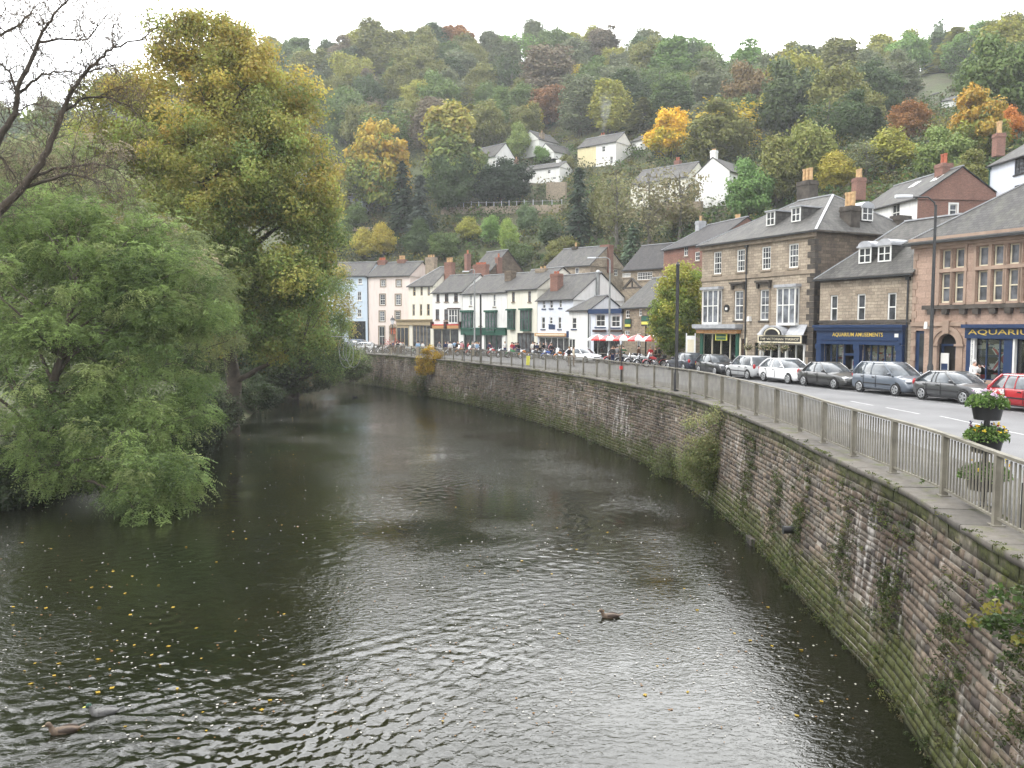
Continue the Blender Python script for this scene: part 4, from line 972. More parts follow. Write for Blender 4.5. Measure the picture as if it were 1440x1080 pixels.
with a.part('doorway', ['dark', 'white', 'red', 'navy']) as mb:
    mb.box(sD[0], sD[1], 1.0, 1.05, .1, sD[3], 0); mb.box(sD[0] + .1, sD[0] + .75, .7, .8, .1, 1.3, 1); mb.box(sD[0] + .2, sD[0] + .65, .69, .7, .9, 1.2, 2)
    mb.box(sD[0], sD[0] + .12, .02, .14, .1, sD[3], 3); mb.box(sD[1] - .12, sD[1], .02, .14, .1, sD[3], 3); mb.box(sD[0] + .12, sD[1] - .12, .02, .14, sD[3] - .75, sD[3] - .6, 3)
with a.part('eaves_cornice', 'sootstone') as mb: mb.box(0, W, -.16, -.001, 6.35, 6.6); mb.box(0, W, -.12, -.001, ztop + .12, ztop + .3)
a.downpipe(W - .25, 0.1, 6.2)

# ---- aquarium hall
A, B = on_line(1282), on_line(1600)
h = Bld('aquarium_hall', 'large pink sandstone hall with mullioned windows, a round arched doorway and a navy aquarium shopfront', 'shop building', A, B, 13.0, 8.55)
W = h.w; hu = lambda x, y=850: h.uz(*c1(x, y))[0]; hz = lambda y, x=1300: h.uz(*c1(x, y))[1]
wins = [(1087, 448, 1130, 675), (1143, 446, 1187, 675), (1240, 436, 1288, 670), (1305, 430, 1352, 668), (1370, 425, 1418, 666), (1436, 418, 1486, 664), (1560, 410, 1610, 660), (1630, 405, 1680, 660)]
zt_, zb__ = hz(436, 1290), hz(672, 1290); ztr = hz(530, 1290)
for q in wins:
    ua, ub, _, _ = h.rect(*r1(*q))
    h.window(ua, ub, ztr + .12, zt_, bars=(1, 0), frame='cream_paint', fw=.07, depth=.3, tone=.38); h.window(ua, ub, zb__, ztr - .12, bars=(1, 1), frame='cream_paint', fw=.08, depth=.3, tone=.38)
with h.part('window_mullion', 'pinktrim') as mb:
    for grp in (wins[:2], wins[2:6], wins[6:]):
        us = [h.rect(*r1(*q))[:2] for q in grp]
        for i in range(len(us)):
            for u_ in ((us[i][0] - .17, us[i][0] - .02), (us[i][1] + .02, us[i][1] + .17)): mb.box(u_[0], u_[1], -.07, .02, zb__ - .1, zt_ + .12)
        mb.box(us[0][0] - .2, us[-1][1] + .2, -.09, -.001, ztr - .09, ztr + .09); mb.box(us[0][0] - .2, us[-1][1] + .2, -.10, -.001, zt_ + .04, zt_ + .2)
zst0, zst1 = hz(700), hz(682); zs2 = hz(766)
ac = (hu(1062) + hu(1168)) / 2 + .02; ar_ = (hu(1165) - hu(1085)) / 2; azt = hz(808, 1120); azs = azt - ar_
nd_ = (hu(978), hu(1018), .1, hz(795, 1000)); h.op['f'] += [nd_]
arch_op = (ac - ar_, ac + ar_, .1, azs); h.op['f'].append(arch_op); hd = (ac - ar_, ac + ar_, azs, azt + .001); h.op['f'].append(hd)
su0, su1 = hu(1200), hu(1800); gz0, gz1 = hz(795, 1300), hz(768, 1300)
sw = (hu(1224), hu(1395), .5, hz(828, 1300)); sw2 = (hu(1405), hu(1600), .5, hz(828, 1300)); h.op['f'] += [sw, sw2]
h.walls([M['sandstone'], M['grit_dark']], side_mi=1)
h.roof(5.2, hl=8.0, hr=8.0, mats=[M['slate'], M['lead'], M['iron']], o=0.5)
with h.part('arch_spandrel', 'sandstone') as mb:            # fills the corners above the round arch
    for sg in (-1, 1):
        pts = [(ac + sg * ar_ * math.cos(math.pi / 2 * k / 8), azs + ar_ * math.sin(math.pi / 2 * k / 8)) for k in range(9)] + [(ac + sg * ar_, azt)]
        mb.prism(pts, 0.0, .3)
with h.part('arch_moulding', 'pinktrim') as mb:
    for k in range(16):
        a0, a1 = math.pi * k / 16, math.pi * (k + 1) / 16
        for ri, ro_, y in ((ar_, ar_ + .22, -.05), (ar_ + .225, ar_ + .42, -.12)):
            ps = [(ac + ri * math.cos(a0), azs + ri * math.sin(a0)), (ac + ro_ * math.cos(a0), azs + ro_ * math.sin(a0)), (ac + ro_ * math.cos(a1), azs + ro_ * math.sin(a1)), (ac + ri * math.cos(a1), azs + ri * math.sin(a1))]
            mb.prism(ps, y, .02)
    for sg in (-1, 1):
        x0 = ac + sg * (ar_ + .2); mb.box(x0 - .2, x0 + .2, -.06, .02, .1, azs - .12); mb.box(x0 - .28, x0 + .28, -.14, .02, azs - .118, azs)
    mb.taper(ac - .18, ac + .18, -.2, .02, azt + .02, azt + .75, -.03)
with h.part('arched_doorway', ['dark', 'navy', 'glass', 'white', 'yellow']) as mb:
    mb.box(ac - ar_, ac + ar_, .55, .6, .1, azt, 0); mb.box(ac - ar_ + .02, ac - ar_ + .14, .3, .4, .1, azs, 1); mb.box(ac + ar_ - .14, ac + ar_ - .02, .3, .4, .1, azs, 1); mb.box(ac - ar_ + .14, ac + ar_ - .14, .3, .4, azs - .12, azs, 1)
    mb.box(ac - .55, ac - .05, .25, .3, .6, 1.9, 3); mb.box(ac - .5, ac - .1, .245, .25, .8, 1.3, 1); mb.box(ac + .3, ac + .55, .3, .35, 1.6, 2.4, 1)
with h.part('door', ['navy', 'glass']) as mb: mb.box(nd_[0], nd_[1], .12, .16, .1, nd_[3], 0); mb.box(nd_[0] + .25, nd_[1] - .02, .1, .119, .5, nd_[3] - .15, 1)
with h.part('cornice', 'pinktrim') as mb: mb.box(-.1, W, -.4, -.001, 8.2, 8.5); mb.box(-.05, W, -.22, -.001, 7.95, 8.198)
with h.part('sill_course', 'sootstone') as mb:
    mb.box(hu(1018) , W, -.32, -.001, zst0, zst1)
    for x in (1040, 1100, 1175, 1230, 1300, 1365, 1430): mb.taper(hu(x), hu(x) + .3, -.26, -.001, zst0 - .3, zst0 - .001, -.03)
with h.part('string_course', 'pinktrim') as mb: mb.box(0, hu(1195), -.12, -.001, zs2 - .12, zs2 + .12)
with h.part('corner_quoins', 'pinktrim') as mb:
    for k in range(18):
        L_ = .30 if k % 2 else .18; mb.box(0, L_, -.04, -.001, .15 + k * .42, .54 + k * .42)
with h.part('fascia', 'navy', label='navy shop fascia') as mb:
    mb.box(su0, su1, -.6, -.002, gz1 - .2, gz1); mb.box(su0 + .08, su1, -.35, -.003, sw[3], gz1 - .202)
lettering(h, 'AQUARIUM & EXHIBITION', hu(1222, 803), hu(1222, 803) + 8.9, hz(815, 1300), hz(790, 1300), .36, 'gold')
for xa_, xb_, mm_ in ((hu(1226), hu(1242), 'white'), (hu(1366), hu(1402), 'navy'), (hu(1404), hu(1412), 'white'), (su0 + .1, su0 + .5, 'navy')):
    with h.part('pilaster', mm_) as mb: mb.box(xa_, xb_, -.22, -.001, .1, sw[3] - .001)
goods(h, sw[0], sw[1], sw[2], sw[3], .2, 12, ['navy', 'white', 'navy', 'red', 'cream_paint'], n=60); shopglass(h, *sw[:2], *sw[2:], .1, 'navy', 3)
goods(h, sw2[0], sw2[1], sw2[2], sw2[3], .2, 13, ['navy', 'navy', 'white', 'cream_paint'], n=26); shopglass(h, *sw2[:2], *sw2[2:], .1, 'navy', 3)
fu, _ = h.uz(*c1(1333, 915)); fz = h.uz(*c1(1333, 915))[1]
with h.part('window_flag', ['white', 'red', 'navy'], label='slanting red white and blue flag in the shop window') as mb:
    for sg, ww, mi in ((1, .26, 0), (-1, .26, 0), (1, .13, 1), (-1, .13, 1)): mb.bar((fu - .45, .25 - .01 * mi - .004 * sg, fz + sg * .6), (fu + .45, .25 - .01 * mi - .004 * sg, fz - sg * .6), .02, ww, mi)
with h.part('wall_box', 'white') as mb: q = h.uz(*c1(1035, 772)); mb.taper(q[0] - .1, q[0] + .1, -.25, -.001, q[1] - .2, q[1] + .2, .03)

# ---- far terrace, each house its own building; A and B are its front corners
def terr(name, label, cat, xa, ya, xb, yb, D, e_y, wallm, rise, roofm='slate', wins=(), hl=0, hr=0, gab=(True, True), z0=0.0, group=None, side_m=None, frame='white', sur=None, sill='stonetrim', bars=(2, 1), eave=None, depth=.14):
    A = GX(xa, ya); B = GX(xb, yb); xm = (xa + xb) / 2; ym = (ya + yb) / 2
    e = (P(xm, e_y, ym).z - z0) if eave is None else eave
    b = Bld(name, label, cat, A, B, D, e, z0, group)
    for q in wins:
        kw = dict(bars=bars, frame=frame, sill=sill, surround=sur, fw=.08, depth=depth)
        b.wpx(*q, **kw)
    b._fin = (wallm, side_m, rise, roofm, hl, hr, gab); return b
def fin(b):
    wallm, side_m, rise, roofm, hl, hr, gab = b._fin
    b.walls([M[wallm], M[side_m or wallm]], 1 if side_m else 0, rise, gab); b.roof(rise, hl, hr, [M[roofm], M['lead'], M['iron']], .22)
    return b
GT_ = 'painted terrace houses on the far bend'
b = terr('terraced_house', 'pale blue terraced house at the far bend beside the pink house', 'house', 452, 128.5, 517, 127, 8, 388, 'paint_blue', 2.3, group=GT_, sill='white',
         wins=[r2(*q) for q in ((40, 540, 75, 610), (135, 540, 170, 615), (140, 430, 175, 475), (42, 430, 75, 475), (135, 690, 170, 755), (40, 690, 75, 755))])
s_ = b.rect(*r2(60, 790, 205, 900)); b.op['f'].append((s_[0], s_[1], .1, s_[3])); fin(b); shopglass(b, s_[0], s_[1], .1, s_[3], .1, 'black', 3, tone=.12)
b = terr('terraced_house', 'tall pale pink terraced house with stone window surrounds', 'house', 517.5, 126.8, 577, 124, 8, 388, 'paint_pink', 2.3, group=GT_, sill=None, sur='stonetrim', bars=(2, 2),
         wins=[r2(*q) for q in ((333, 443, 372, 495), (465, 443, 505, 495), (326, 565, 370, 652), (458, 565, 502, 652), (322, 706, 366, 790), (456, 706, 496, 780))])
q = b.rect(*r2(318, 835, 364, 935)); b.window(q[0], q[1], .6, q[3], bars=(2, 1), surround='stonetrim')
q = b.rect(*r2(415, 845, 462, 935)); b.op['f'].append((q[0], q[1], .1, q[3])); fin(b)
with b.part('door', ['redpot', 'stonetrim']) as mb: mb.box(q[0], q[1], .08, .14, .1, q[3]); mb.box(q[0] - .2, q[0], -.1, .02, .1, q[3] + .3, 1); mb.box(q[1], q[1] + .2, -.1, .02, .1, q[3] + .3, 1); mb.prism([((q[0] + q[1]) / 2 + (q[1] - q[0]) * .66 * math.cos(math.pi * k / 8), q[3] + (q[1] - q[0]) * .66 * math.sin(math.pi * k / 8)) for k in range(9)], -.12, .02, 1)
b.chimney(532, 544, 366, 376, 130, 'brick', 3, 'redpot', .8, .4); b.chimney(560, 571.5, 365, 377, 129, 'brick', 3, 'terracotta', .8, .6); b.downpipe(.1, .1, 11)
b = terr('terraced_house', 'cream terraced house with a bakery front and a steep pale slate roof', 'house', 575, 119.5, 609, 117.5, 9, 402, 'paint_cream', 2.9, 'slate_pale', group=GT_, sill=None, hl=2.5, gab=(False, True), bars=(1, 1), frame='ochre',
         wins=[r2(*q) for q in ((604, 500, 627, 577), (667, 500, 687, 574), (727, 497, 749, 574), (600, 647, 621, 744), (662, 647, 682, 744), (722, 645, 746, 744))])
q = b.rect(*r2(600, 826, 752, 930)); b.op['f'].append((q[0], q[1], .6, q[3])); fin(b); shopglass(b, q[0], q[1], .6, q[3], .1, 'ochre', 5, tone=.25)
b.chimney(626.5, 638.5, 369, 392, 120, 'brick', 3, 'terracotta', 1.0, .7); b.chimney(599, 614, 362, 378, 126, 'stonetrim', 3, 'terracotta', .9, .4)
with b.part('fascia', 'ochre') as mb: z0_, z1_ = b.uz(592, 457)[1], b.uz(592, 449)[1]; mb.box(-2.2, b.w, -.5, -.002, z1_ - .15, z1_); mb.box(-2.1, b.w - .02, -.25, -.003, z0_, z1_ - .152)
with b.part('shop_extension', ['ochre', 'glass', 'cream_paint']) as mb:
    mb.box(-2.1, -.01, -.1, 3, 0, z0_ - .002, 0)
    for k in range(3): mb.box(-2.0 + k * .68, -1.45 + k * .68, -.13, -.1, .7, z0_ - .4, 1)
b = terr('terraced_house', 'white terraced house with an orange shop fascia beside the cream house', 'house', 608.5, 113.5, 650, 110.5, 8, 411, 'paint_white', 2.5, group=GT_, sill='stonetrim', frame='brownpaint', bars=(2, 1),
         wins=[r2(*q) for q in ((802, 563, 828, 627), (873, 558, 903, 627), (951, 556, 983, 627), (795, 690, 826, 777), (869, 690, 900, 780))])
b.bay(*b.rect(*r2(922, 688, 997, 800)), frame='white', tone=.2, roofm='brownpaint')
q = b.rect(*r2(775, 855, 990, 975)); b.op['f'].append((q[0], q[1], .3, q[3])); fin(b); shopglass(b, q[0], q[1], .3, q[3], .1, 'cream_paint', 3, tone=.14)
with b.part('fascia', ['orange', 'red', 'brownpaint']) as mb:
    za, zb_ = b.uz(629, 462)[1], b.uz(629, 457.5)[1]; mb.box(.02, b.w - .02, -.4, -.002, za, zb_, 0); mb.box(.02, b.w - .02, -.42, -.002, zb_ + .001, zb_ + .14, 1)
    for k in range(3): u = b.w * k / 2; mb.box(max(.02, u - .2), min(b.w, u + .2), -.55, -.002, za, zb_ + .5, 2)
b.chimney(665.5, 687.5, 372, 395, 116, 'brick', 5, 'redpot', .9, .3)
b = terr('terraced_pub', 'white terraced pub with a dark green ground floor and two green bay windows', 'pub', 650.5, 110, 713, 103.5, 8, 411.7, 'paint_white', 2.5, group=GT_, sill='stonetrim', bars=(1, 1),
         wins=[r2(*q) for q in ((1082, 566, 1102, 660), (1281, 560, 1301, 668), (1163, 715, 1186, 830))])
for q in ((1034, 714, 1112, 856), (1236, 714, 1312, 870)): b.bay(*b.rect(*r2(*q)), frame='green', tone=.3, roofm='green', top=.25)
q = b.rect(*r2(1040, 905, 1185, 1010)); q2 = b.rect(*r2(1215, 905, 1355, 1010)); b.op['f'] += [(q[0], q[1], .4, q[3]), (q2[0], q2[1], .4, q2[3])]; fin(b)
for q_ in (q, q2): shopglass(b, q_[0], q_[1], .4, q_[3], .1, 'green', 3, tone=.16)
with b.part('fascia', 'green') as mb: za, zb_ = b.uz(680, 471)[1], b.uz(680, 462.5)[1]; mb.box(.02, b.w - .02, -.35, -.002, za, zb_); mb.box(.02, b.w - .02, -.5, -.002, zb_ + .001, zb_ + .16)
for u in (.05, b.w / 2 - .2, b.w - .5):
    with b.part('pilaster', 'white') as mb: mb.box(u, u + .42, -.2, -.001, .1, za - .002)
b.chimney(711, 724, 381, 393, 107, 'grit_dark', 0)
b = terr('terraced_house', 'cream terraced house with two green bays between the pub and the chip shop', 'house', 713.5, 103.3, 755.5, 98.5, 8, 406.6, 'paint_cream', 2.6, group=GT_, bars=(1, 1), frame='brownpaint', sill='stonetrim',
         wins=[r3(*q) for q in ((0, 467, 20, 538), (117, 461, 137, 538))])
for q in ((-15, 600, 24, 728), (78, 596, 142, 738)): b.bay(*b.rect(*r3(*q)), frame='green', tone=.2, roofm='green', top=.2)
q = b.rect(*r3(38, 762, 160, 880)); b.op['f'].append((q[0], q[1], .3, q[3])); fin(b); shopglass(b, q[0], q[1], .3, q[3], .1, 'brownpaint', 4, tone=.3)
b.chimney(754, 773.5, 378, 396, 103.5, 'stonetrim', 2, 'terracotta', 1.1, .3)
b = terr('chip_shop', 'white gabled chip shop with a long orange fascia and slate roof', 'shop building', 756, 97.5, 806, 92.5, 8.5, 421, 'paint_cool', 3.0, group=GT_, bars=(1, 1), sill='navy', frame='white',
         wins=[r3(*q) for q in ((221, 526, 242, 586), (273, 523, 296, 584), (341, 521, 360, 580), (213, 646, 239, 734), (271, 646, 293, 698), (333, 646, 356, 734))])
q = b.rect(*r3(195, 795, 465, 890)); b.op['f'].append((q[0], q[1], .4, q[3])); b._fin = b._fin[:1] + ('paint_white',) + b._fin[2:]; fin(b); shopglass(b, q[0], q[1], .4, q[3], .1, 'white', 6, tone=.2)
with b.part('fascia', ['orange', 'cream_paint', 'navy']) as mb:
    za, zb_ = b.uz(784, 473)[1], b.uz(784, 468.5)[1]; mb.box(.02, b.w - .5, -.5, -.002, za, zb_, 0); mb.box(.3, b.w - .9, -.515, -.5, za + .1, zb_ - .1, 1); mb.box(b.w - .48, b.w - .02, -.6, -.002, za - .1, zb_ + .25, 2)
with b.part('hanging_board', 'navy') as mb: q = b.rect(*r3(268, 702, 312, 735)); mb.box(q[0], q[1], -.06, -.01, q[2], q[3])
b.chimney(775, 790.5, 385, 405, 97.5, 'brick', 2, 'redpot', .9, .3)
u, v, z = b.local(P(830.5, 418, 94)); fl = MB(); fl.tube([(b.w + .2, 3.6, 5.2), (b.w + .2, 3.6, 9.6)], .22, 10); fl.lathe([(.3, 9.6), (.3, 9.8), (.12, 10.0)], 10, (b.w + .2, 3.6, 0)); fl.build('flue', M['galv'], b.root, 40)
b = terr('chip_shop_annexe', 'low white annexe with a small slate roof built on the end of the chip shop', 'shop building', 800, 91.3, 829, 88.5, 5, 436, 'paint_white', 1.5, group=GT_, bars=(1, 1), sill='navy', hr=0, hl=1.5, gab=(False, True),
         wins=[r3(*q) for q in ((433, 651, 466, 733),)]); q = b.rect(*r3(410, 805, 455, 880)); b.op['f'].append((q[0], q[1], .3, q[3])); fin(b); shopglass(b, q[0], q[1], .3, q[3], .1, 'white', 2, tone=.12)
b.downpipe(b.w - .1, .1, b.e - .3)
# flat roofed cafe with navy parapet
A, B = GX(831, 87.5), GX(874, 85.0)
b = Bld('cafe_block', 'small pale blue flat roofed cafe with a navy parapet and curtained windows', 'cafe', A, B, 6, P(852, 441, 86).z)
for q in ((605, 627, 674, 718), (716, 635, 782, 722)): b.wpx(*r3(*q), bars=(2, 1), sill='navy', frame='white', fw=.1, tone=.08)
q = b.rect(*r3(590, 800, 780, 880)); b.op['f'].append((q[0], q[1], .2, q[3])); b.walls([M['paint_cool']]); shopglass(b, q[0], q[1], .2, q[3], .1, 'dark', 5, tone=.05)
with b.part('parapet', 'navy') as mb: mb.box(-.15, b.w + .15, -.3, 6.1, b.e, b.e + .5)
for x in (640, 752):
    q = b.uz(*(720 + x / 5.142, 320 + 742 / 5.142)); wb = MB(); wb.box(q[0] - .8, q[0] + .8, -.35, -.05, q[1] - .2, q[1] + .05); o = wb.build('window_box', M['brownpaint'], b.root)
# stone pub
b = terr('stone_inn', 'old rubble stone inn with green and yellow hanging signs by the red parasols', 'pub', 873, 85.5, 932, 77.5, 7.5, 431, 'rubble', 3.0, 'slate', bars=(2, 1), gab=(True, True),
         wins=[r3(*q) for q in ((822, 598, 850, 655), (918, 590, 940, 640), (1005, 640, 1030, 700), (815, 745, 850, 800), (905, 765, 930, 860))])
fin(b)
for q, up in (((818, 660, 862, 727), .05), ((938, 636, 992, 712), .6)):
    r_ = b.rect(*r3(*q), out=up)
    with b.part('pub_sign', ['black', 'green', 'yellow'], label='square green and yellow pub sign') as mb:
        mb.box(r_[0], r_[1], -up - .06, -up, r_[2], r_[3], 0); hh = r_[3] - r_[2]; mb.box(r_[0] + .06, r_[1] - .06, -up - .07, -up - .06, r_[2] + hh * .15, r_[2] + hh * .42, 2); mb.box(r_[0] + .06, r_[1] - .06, -up - .07, -up - .06, r_[2] + hh * .5, r_[2] + hh * .92, 1)
        if up > .5: mb.tube([((r_[0] + r_[1]) / 2, -up + .06, 0), ((r_[0] + r_[1]) / 2, -up + .06, r_[2] + .1)], .07, 6, 0)
# buildings standing behind the terrace on higher ground
def backh(name, label, xa, ya, xb, yb, D, z0, e_y, wallm, rise, roofm, wins=(), bars=(2, 1), sill='stonetrim', side_m=None, **kw):
    b = terr(name, label, 'house', xa, ya, xb, yb, D, e_y, wallm, rise, roofm, wins, z0=z0, side_m=side_m, bars=bars, sill=sill, **kw); return b
b = backh('stone_house', 'gabled gritstone house with a red chimney on the slope above the chip shop', 767, 119, 829, 114, 9, 3.0, 374.5, 'grit', 2.9, 'slate', [r3(*q) for q in ((366, 297, 394, 373), (456, 291, 484, 372))], bars=(1, 1), sill='sootstone')
b.wpx(*r3(740, 303, 764, 350), side='r', bars=(2, 1)); fin(b); b.chimney(846, 860.5, 344.5, 372, 118, 'brick', 0, depth=1.2); b.chimney(806, 814, 347, 356, 121, 'sootstone', 1)
b = backh('stone_workshop', 'low slate roofed stone workshop with white lattice windows beside the brick house', 876, 108, 936, 103, 8, 4.0, 377.5, 'rubble', 3.3, 'slate_dark', [r3(*q) for q in ((798, 330, 858, 360), (906, 322, 1014, 378))], bars=(6, 2)); fin(b)
b = backh('brick_house', 'tall red brick house with a dark slate roof behind the round street tree', 932, 97, 1003, 87, 8, 2.0, 345.5, 'brick', 2.6, 'slate_dark', [r1(5, 438, 22, 480), r1(52, 462, 72, 500)], hl=3.0, gab=(False, True)); fin(b); b.chimney(1031.5, 1043, 308, 322, 92, 'stonetrim', 4, 'terracotta', .9, .5); b.chimney(980, 990, 311, 320, 96, 'lead', 1)
b = backh('stone_cottage', 'small dark stone cottage with brick chimneys peeping over the terrace roofs', 662, 134, 690, 130, 7, 5.0, 382, 'grit_dark', 3.4, 'slate', [], gab=(True, True)); fin(b)
b.chimney(655, 660.5, 357, 372, 134, 'brick', 1, 'redpot'); b.chimney(698, 704.5, 362, 374, 131, 'brick', 1, 'redpot')
b = backh('ruined_outbuilding', 'roofless ivy topped rubble wall of a ruined outbuilding behind the cafe', 842, 101, 926, 93, 3, 1.0, 409, 'rubble', .1, 'slate_dark', [r3(732, 485, 764, 528)], bars=(1, 1))
b.walls([M['rubble']])
with b.part('roof_truss', 'sootstone') as mb:
    q = b.rect(*r3(760, 385, 890, 440)); um = (q[0] + q[1]) / 2; mb.bar((q[0], 1, q[2]), (um, 1, q[3] + .3), .22, .22); mb.bar((um, 1, q[3] + .3), (q[1], 1, q[2]), .22, .22); mb.bar((q[0], 1, q[2] + .1), (q[1], 1, q[2] + .1), .2, .2); mb.bar((um, 1, q[2]), (um, 1, q[3]), .16, .16)
# brick gabled house above the amusements
A = P(1203, 290, 82); B = P(1290, 290, 72)
b = Bld('brick_gabled_house', 'red brick gabled house with white front and tall red chimney above the amusements', 'house', A, B, 8.2, P(1290, 278, 72).z - 4, 4.0)
b.wpx(*r1(882, 262, 915, 333), bars=(2, 1)); b.wpx(*r1(1127, 262, 1157, 310), side='r', bars=(1, 1), surround='white', tone=.3)
b.walls([M['paint_white'], M['brick']], 1, 2.7, (True, True)); b.roof(2.7, 0, 0, [M['slate'], M['lead'], M['iron']], .2); b.chimney(960 + 1074 / 3, 960 + 1126 / 3, 200 + 92 / 3, 200 + 140 / 3, 74.5, 'brick', 2, 'redpot', 1.0, .9); b.chimney(960 + 722 / 3, 960 + 763 / 3, 200 + 152 / 3, 200 + 195 / 3, 84, 'brick', 4, 'terracotta', 1.0, .9)
with b.part('skylight', ['white', 'glass']) as mb:
    for u, t_ in ((4.6, .62), (b.w - 2.2, .62)):
        k = 2.7 / 4.1; y = 4.1 * t_; z = b.e + .14 + k * y; mb.add([(u, y, z), (u + .9, y, z), (u + .9, y + .8, z + .8 * k), (u, y + .8, z + .8 * k)], [(0, 1, 2, 3)], 0); mb.add([(u + .1, y + .08, z + .08 * k + .02), (u + .8, y + .08, z + .08 * k + .02), (u + .8, y + .7, z + .7 * k + .02), (u + .1, y + .7, z + .7 * k + .02)], [(0, 1, 2, 3)], 1)
# white house at the right edge
A = P(1391, 250, 74); B = P(1530, 250, 62)
b = Bld('white_tall_house', 'tall white house with slate roof behind the aquarium hall', 'house', A, B, 8, P(1440, 217, 69).z - 4, 4.0)
for q in ((1400, 66, 1448, 132), (1398, 178, 1450, 234), (1540, 60, 1600, 125), (1540, 170, 1600, 230)): b.wpx(*r1(*q), bars=(3, 2), sill='black', frame='black', fw=.06, tone=.5, gb=.05)
b.walls([M['paint_cool']], 0, 2.4, (True, True)); b.roof(2.4, 0, 0, [M['slate'], M['lead'], M['iron']], .2); b.chimney(1399, 1410, 188, 201, 76, 'brick', 2, 'terracotta', .8, 1.1); b.downpipe(.15, .2, b.e - .3, mat='green')

# ---- houses scattered up the valley side
def hillh(name, label, xa, xb, ybase, y_eave, D, wallm, rise, roofm='slate', turn=0.0, wins=(), cat='house', gab=(True, True), bars=(2, 1), z_extra=0.0, frame='white', hl=0, hr=0, Yf=None, sur=None, tone=.12):
    g0 = GT((xa + xb) / 2, ybase); Yc = Yf or g0.y; Yl, Yr = Yc + turn, Yc - turn
    A, B = GX(xa, Yl), GX(xb, Yr); e = P((xa + xb) / 2, y_eave, Yc).z - P((xa + xb) / 2, ybase, Yc).z
    b = Bld(name, label, cat, A, B, D, e, P((xa + xb) / 2, ybase, Yc).z + z_extra)
    for q in wins: b.wpx(*q, bars=bars, frame=frame, fw=.1, tone=tone, surround=sur)
    b._fin = (wallm, None, rise, roofm, hl, hr, gab)
    return b
def h6(x0, y0, x1, y1): k = 2.842; return (460 + x0 / k, 20 + y0 / k, 460 + x1 / k, 20 + y1 / k)
HOUSES = []
b = hillh('semi_detached_house', 'half yellow half white semi detached house with a smoking chimney high on the slope', 811, 864, 235, 203.5, 7, 'paint_white', 2.6, turn=3.5, wins=[h6(*q) for q in ((1032, 527, 1050, 553), (1098, 527, 1112, 550), (1032, 571, 1055, 598), (1130, 568, 1142, 597))], sur=None)
with b.part('yellow_front', 'paint_yellow', label='yellow painted half of the front') as mb: mb.box(.02, b.w * .49, -.03, -.005, .3, b.e - .3)
b._fin = b._fin; fin(b); b.chimney(843, 852, 190, 194, b.A.y + 3, 'stonetrim', 2, 'redpot', .8, .5); HOUSES.append(b); SMOKE = P(848, 188, b.A.y + 3)
b = hillh('white_cottage', 'small white gabled cottage stepped down the slope left of the yellow semi', 757, 786, 219, 199, 6, 'paint_white', 2.4, turn=-3, wins=[h6(870, 520, 885, 540)]); b.chimney(759, 765, 187, 192, b.A.y + 2, 'stonetrim', 1); fin(b); HOUSES.append(b)
b = hillh('white_cottage_wing', 'lower white cottage wing with a slate roof below the stepped cottage', 778, 808, 222, 216, 6, 'paint_white', 2.4, turn=-2.5, wins=[]); fin(b); HOUSES.append(b)
b = hillh('long_white_cottage', 'long low white cottage with a slate roof in the middle of the slope', 725, 786, 258, 238, 6, 'paint_white', 1.5, turn=3.5, wins=[h6(*q) for q in ((758, 628, 772, 640), (817, 624, 832, 640), (880, 622, 893, 637), (900, 650, 915, 660))], bars=(1, 1)); b.chimney(783, 788, 225, 233, b.B_y if hasattr(b, 'B_y') else b.A.y - 3, 'white', 0); b.chimney(724, 728, 224, 232, b.A.y + 3, 'brick', 1); fin(b); HOUSES.append(b)
b = hillh('white_lodge', 'white lodge half hidden by the dark yew with its gable showing', 664, 697, 246, 222, 7, 'paint_white', 3.4, turn=3); fin(b); HOUSES.append(b)
b = hillh('white_terrace', 'wide grey white house with many windows seen through thin bare trees', 885, 962, 292, 254, 8, 'paint_cream', 3.0, 'slate_pale', turn=4, wins=[h6(*q) for q in ((1240, 672, 1262, 695), (1345, 672, 1370, 697), (1345, 722, 1370, 755), (1240, 720, 1262, 750), (1290, 675, 1310, 697), (1290, 720, 1312, 752))]); b.chimney(949, 957, 226, 240, b.A.y, 'brick', 2, 'redpot'); fin(b); HOUSES.append(b)
# gable facing the road: front is the gable wall
g0 = GT(999, 291); A, B = GX(975, g0.y + 2), GX(1022, g0.y - 2)
b = Bld('white_gabled_house', 'tall plain white gable end house with a square chimney above the street tree', 'house', A, B, 9, P(999, 243, g0.y).z - g0.z, g0.z)
b.panel('f', b.w, b.e, 0); ap = P(1003, 222, g0.y).z - g0.z
b.wallmb.add([(0, 0, b.e), (b.w, 0, b.e), (b.w / 2, 0, ap)], [(0, 1, 2)]); b.panel('r', b.D, b.e); b.panel('l', b.D, b.e)
b.wallmb.build('wall', M['paint_white'], b.root)
with b.part('roof', 'slate') as mb:
    k = (ap - b.e) / (b.w / 2)
    for sg in (-1, 1):
        xe = b.w / 2 + sg * (b.w / 2 + .3); ze = b.e - .3 * k; mb.add([(xe, -.1, ze + .02), (b.w / 2, -.1, ap + .02), (b.w / 2, b.D, ap + .02), (xe, b.D, ze + .02), (xe, -.1, ze + .15), (b.w / 2, -.1, ap + .15), (b.w / 2, b.D, ap + .15), (xe, b.D, ze + .15)], [(0, 1, 2, 3), (4, 7, 6, 5), (0, 4, 5, 1), (0, 3, 7, 4)])
b.chimney(1000, 1008, 212, 224, g0.y + .6, 'white', 2, 'terracotta', .9, .3)
with b.part('window', ['white', 'glass'], 'r') as mb: mb.box(1.2, 2.2, -.03, .0, 3.4, 4.8, 0); mb.box(1.3, 2.1, -.04, -.031, 3.5, 4.7, 1)
HOUSES.append(b)
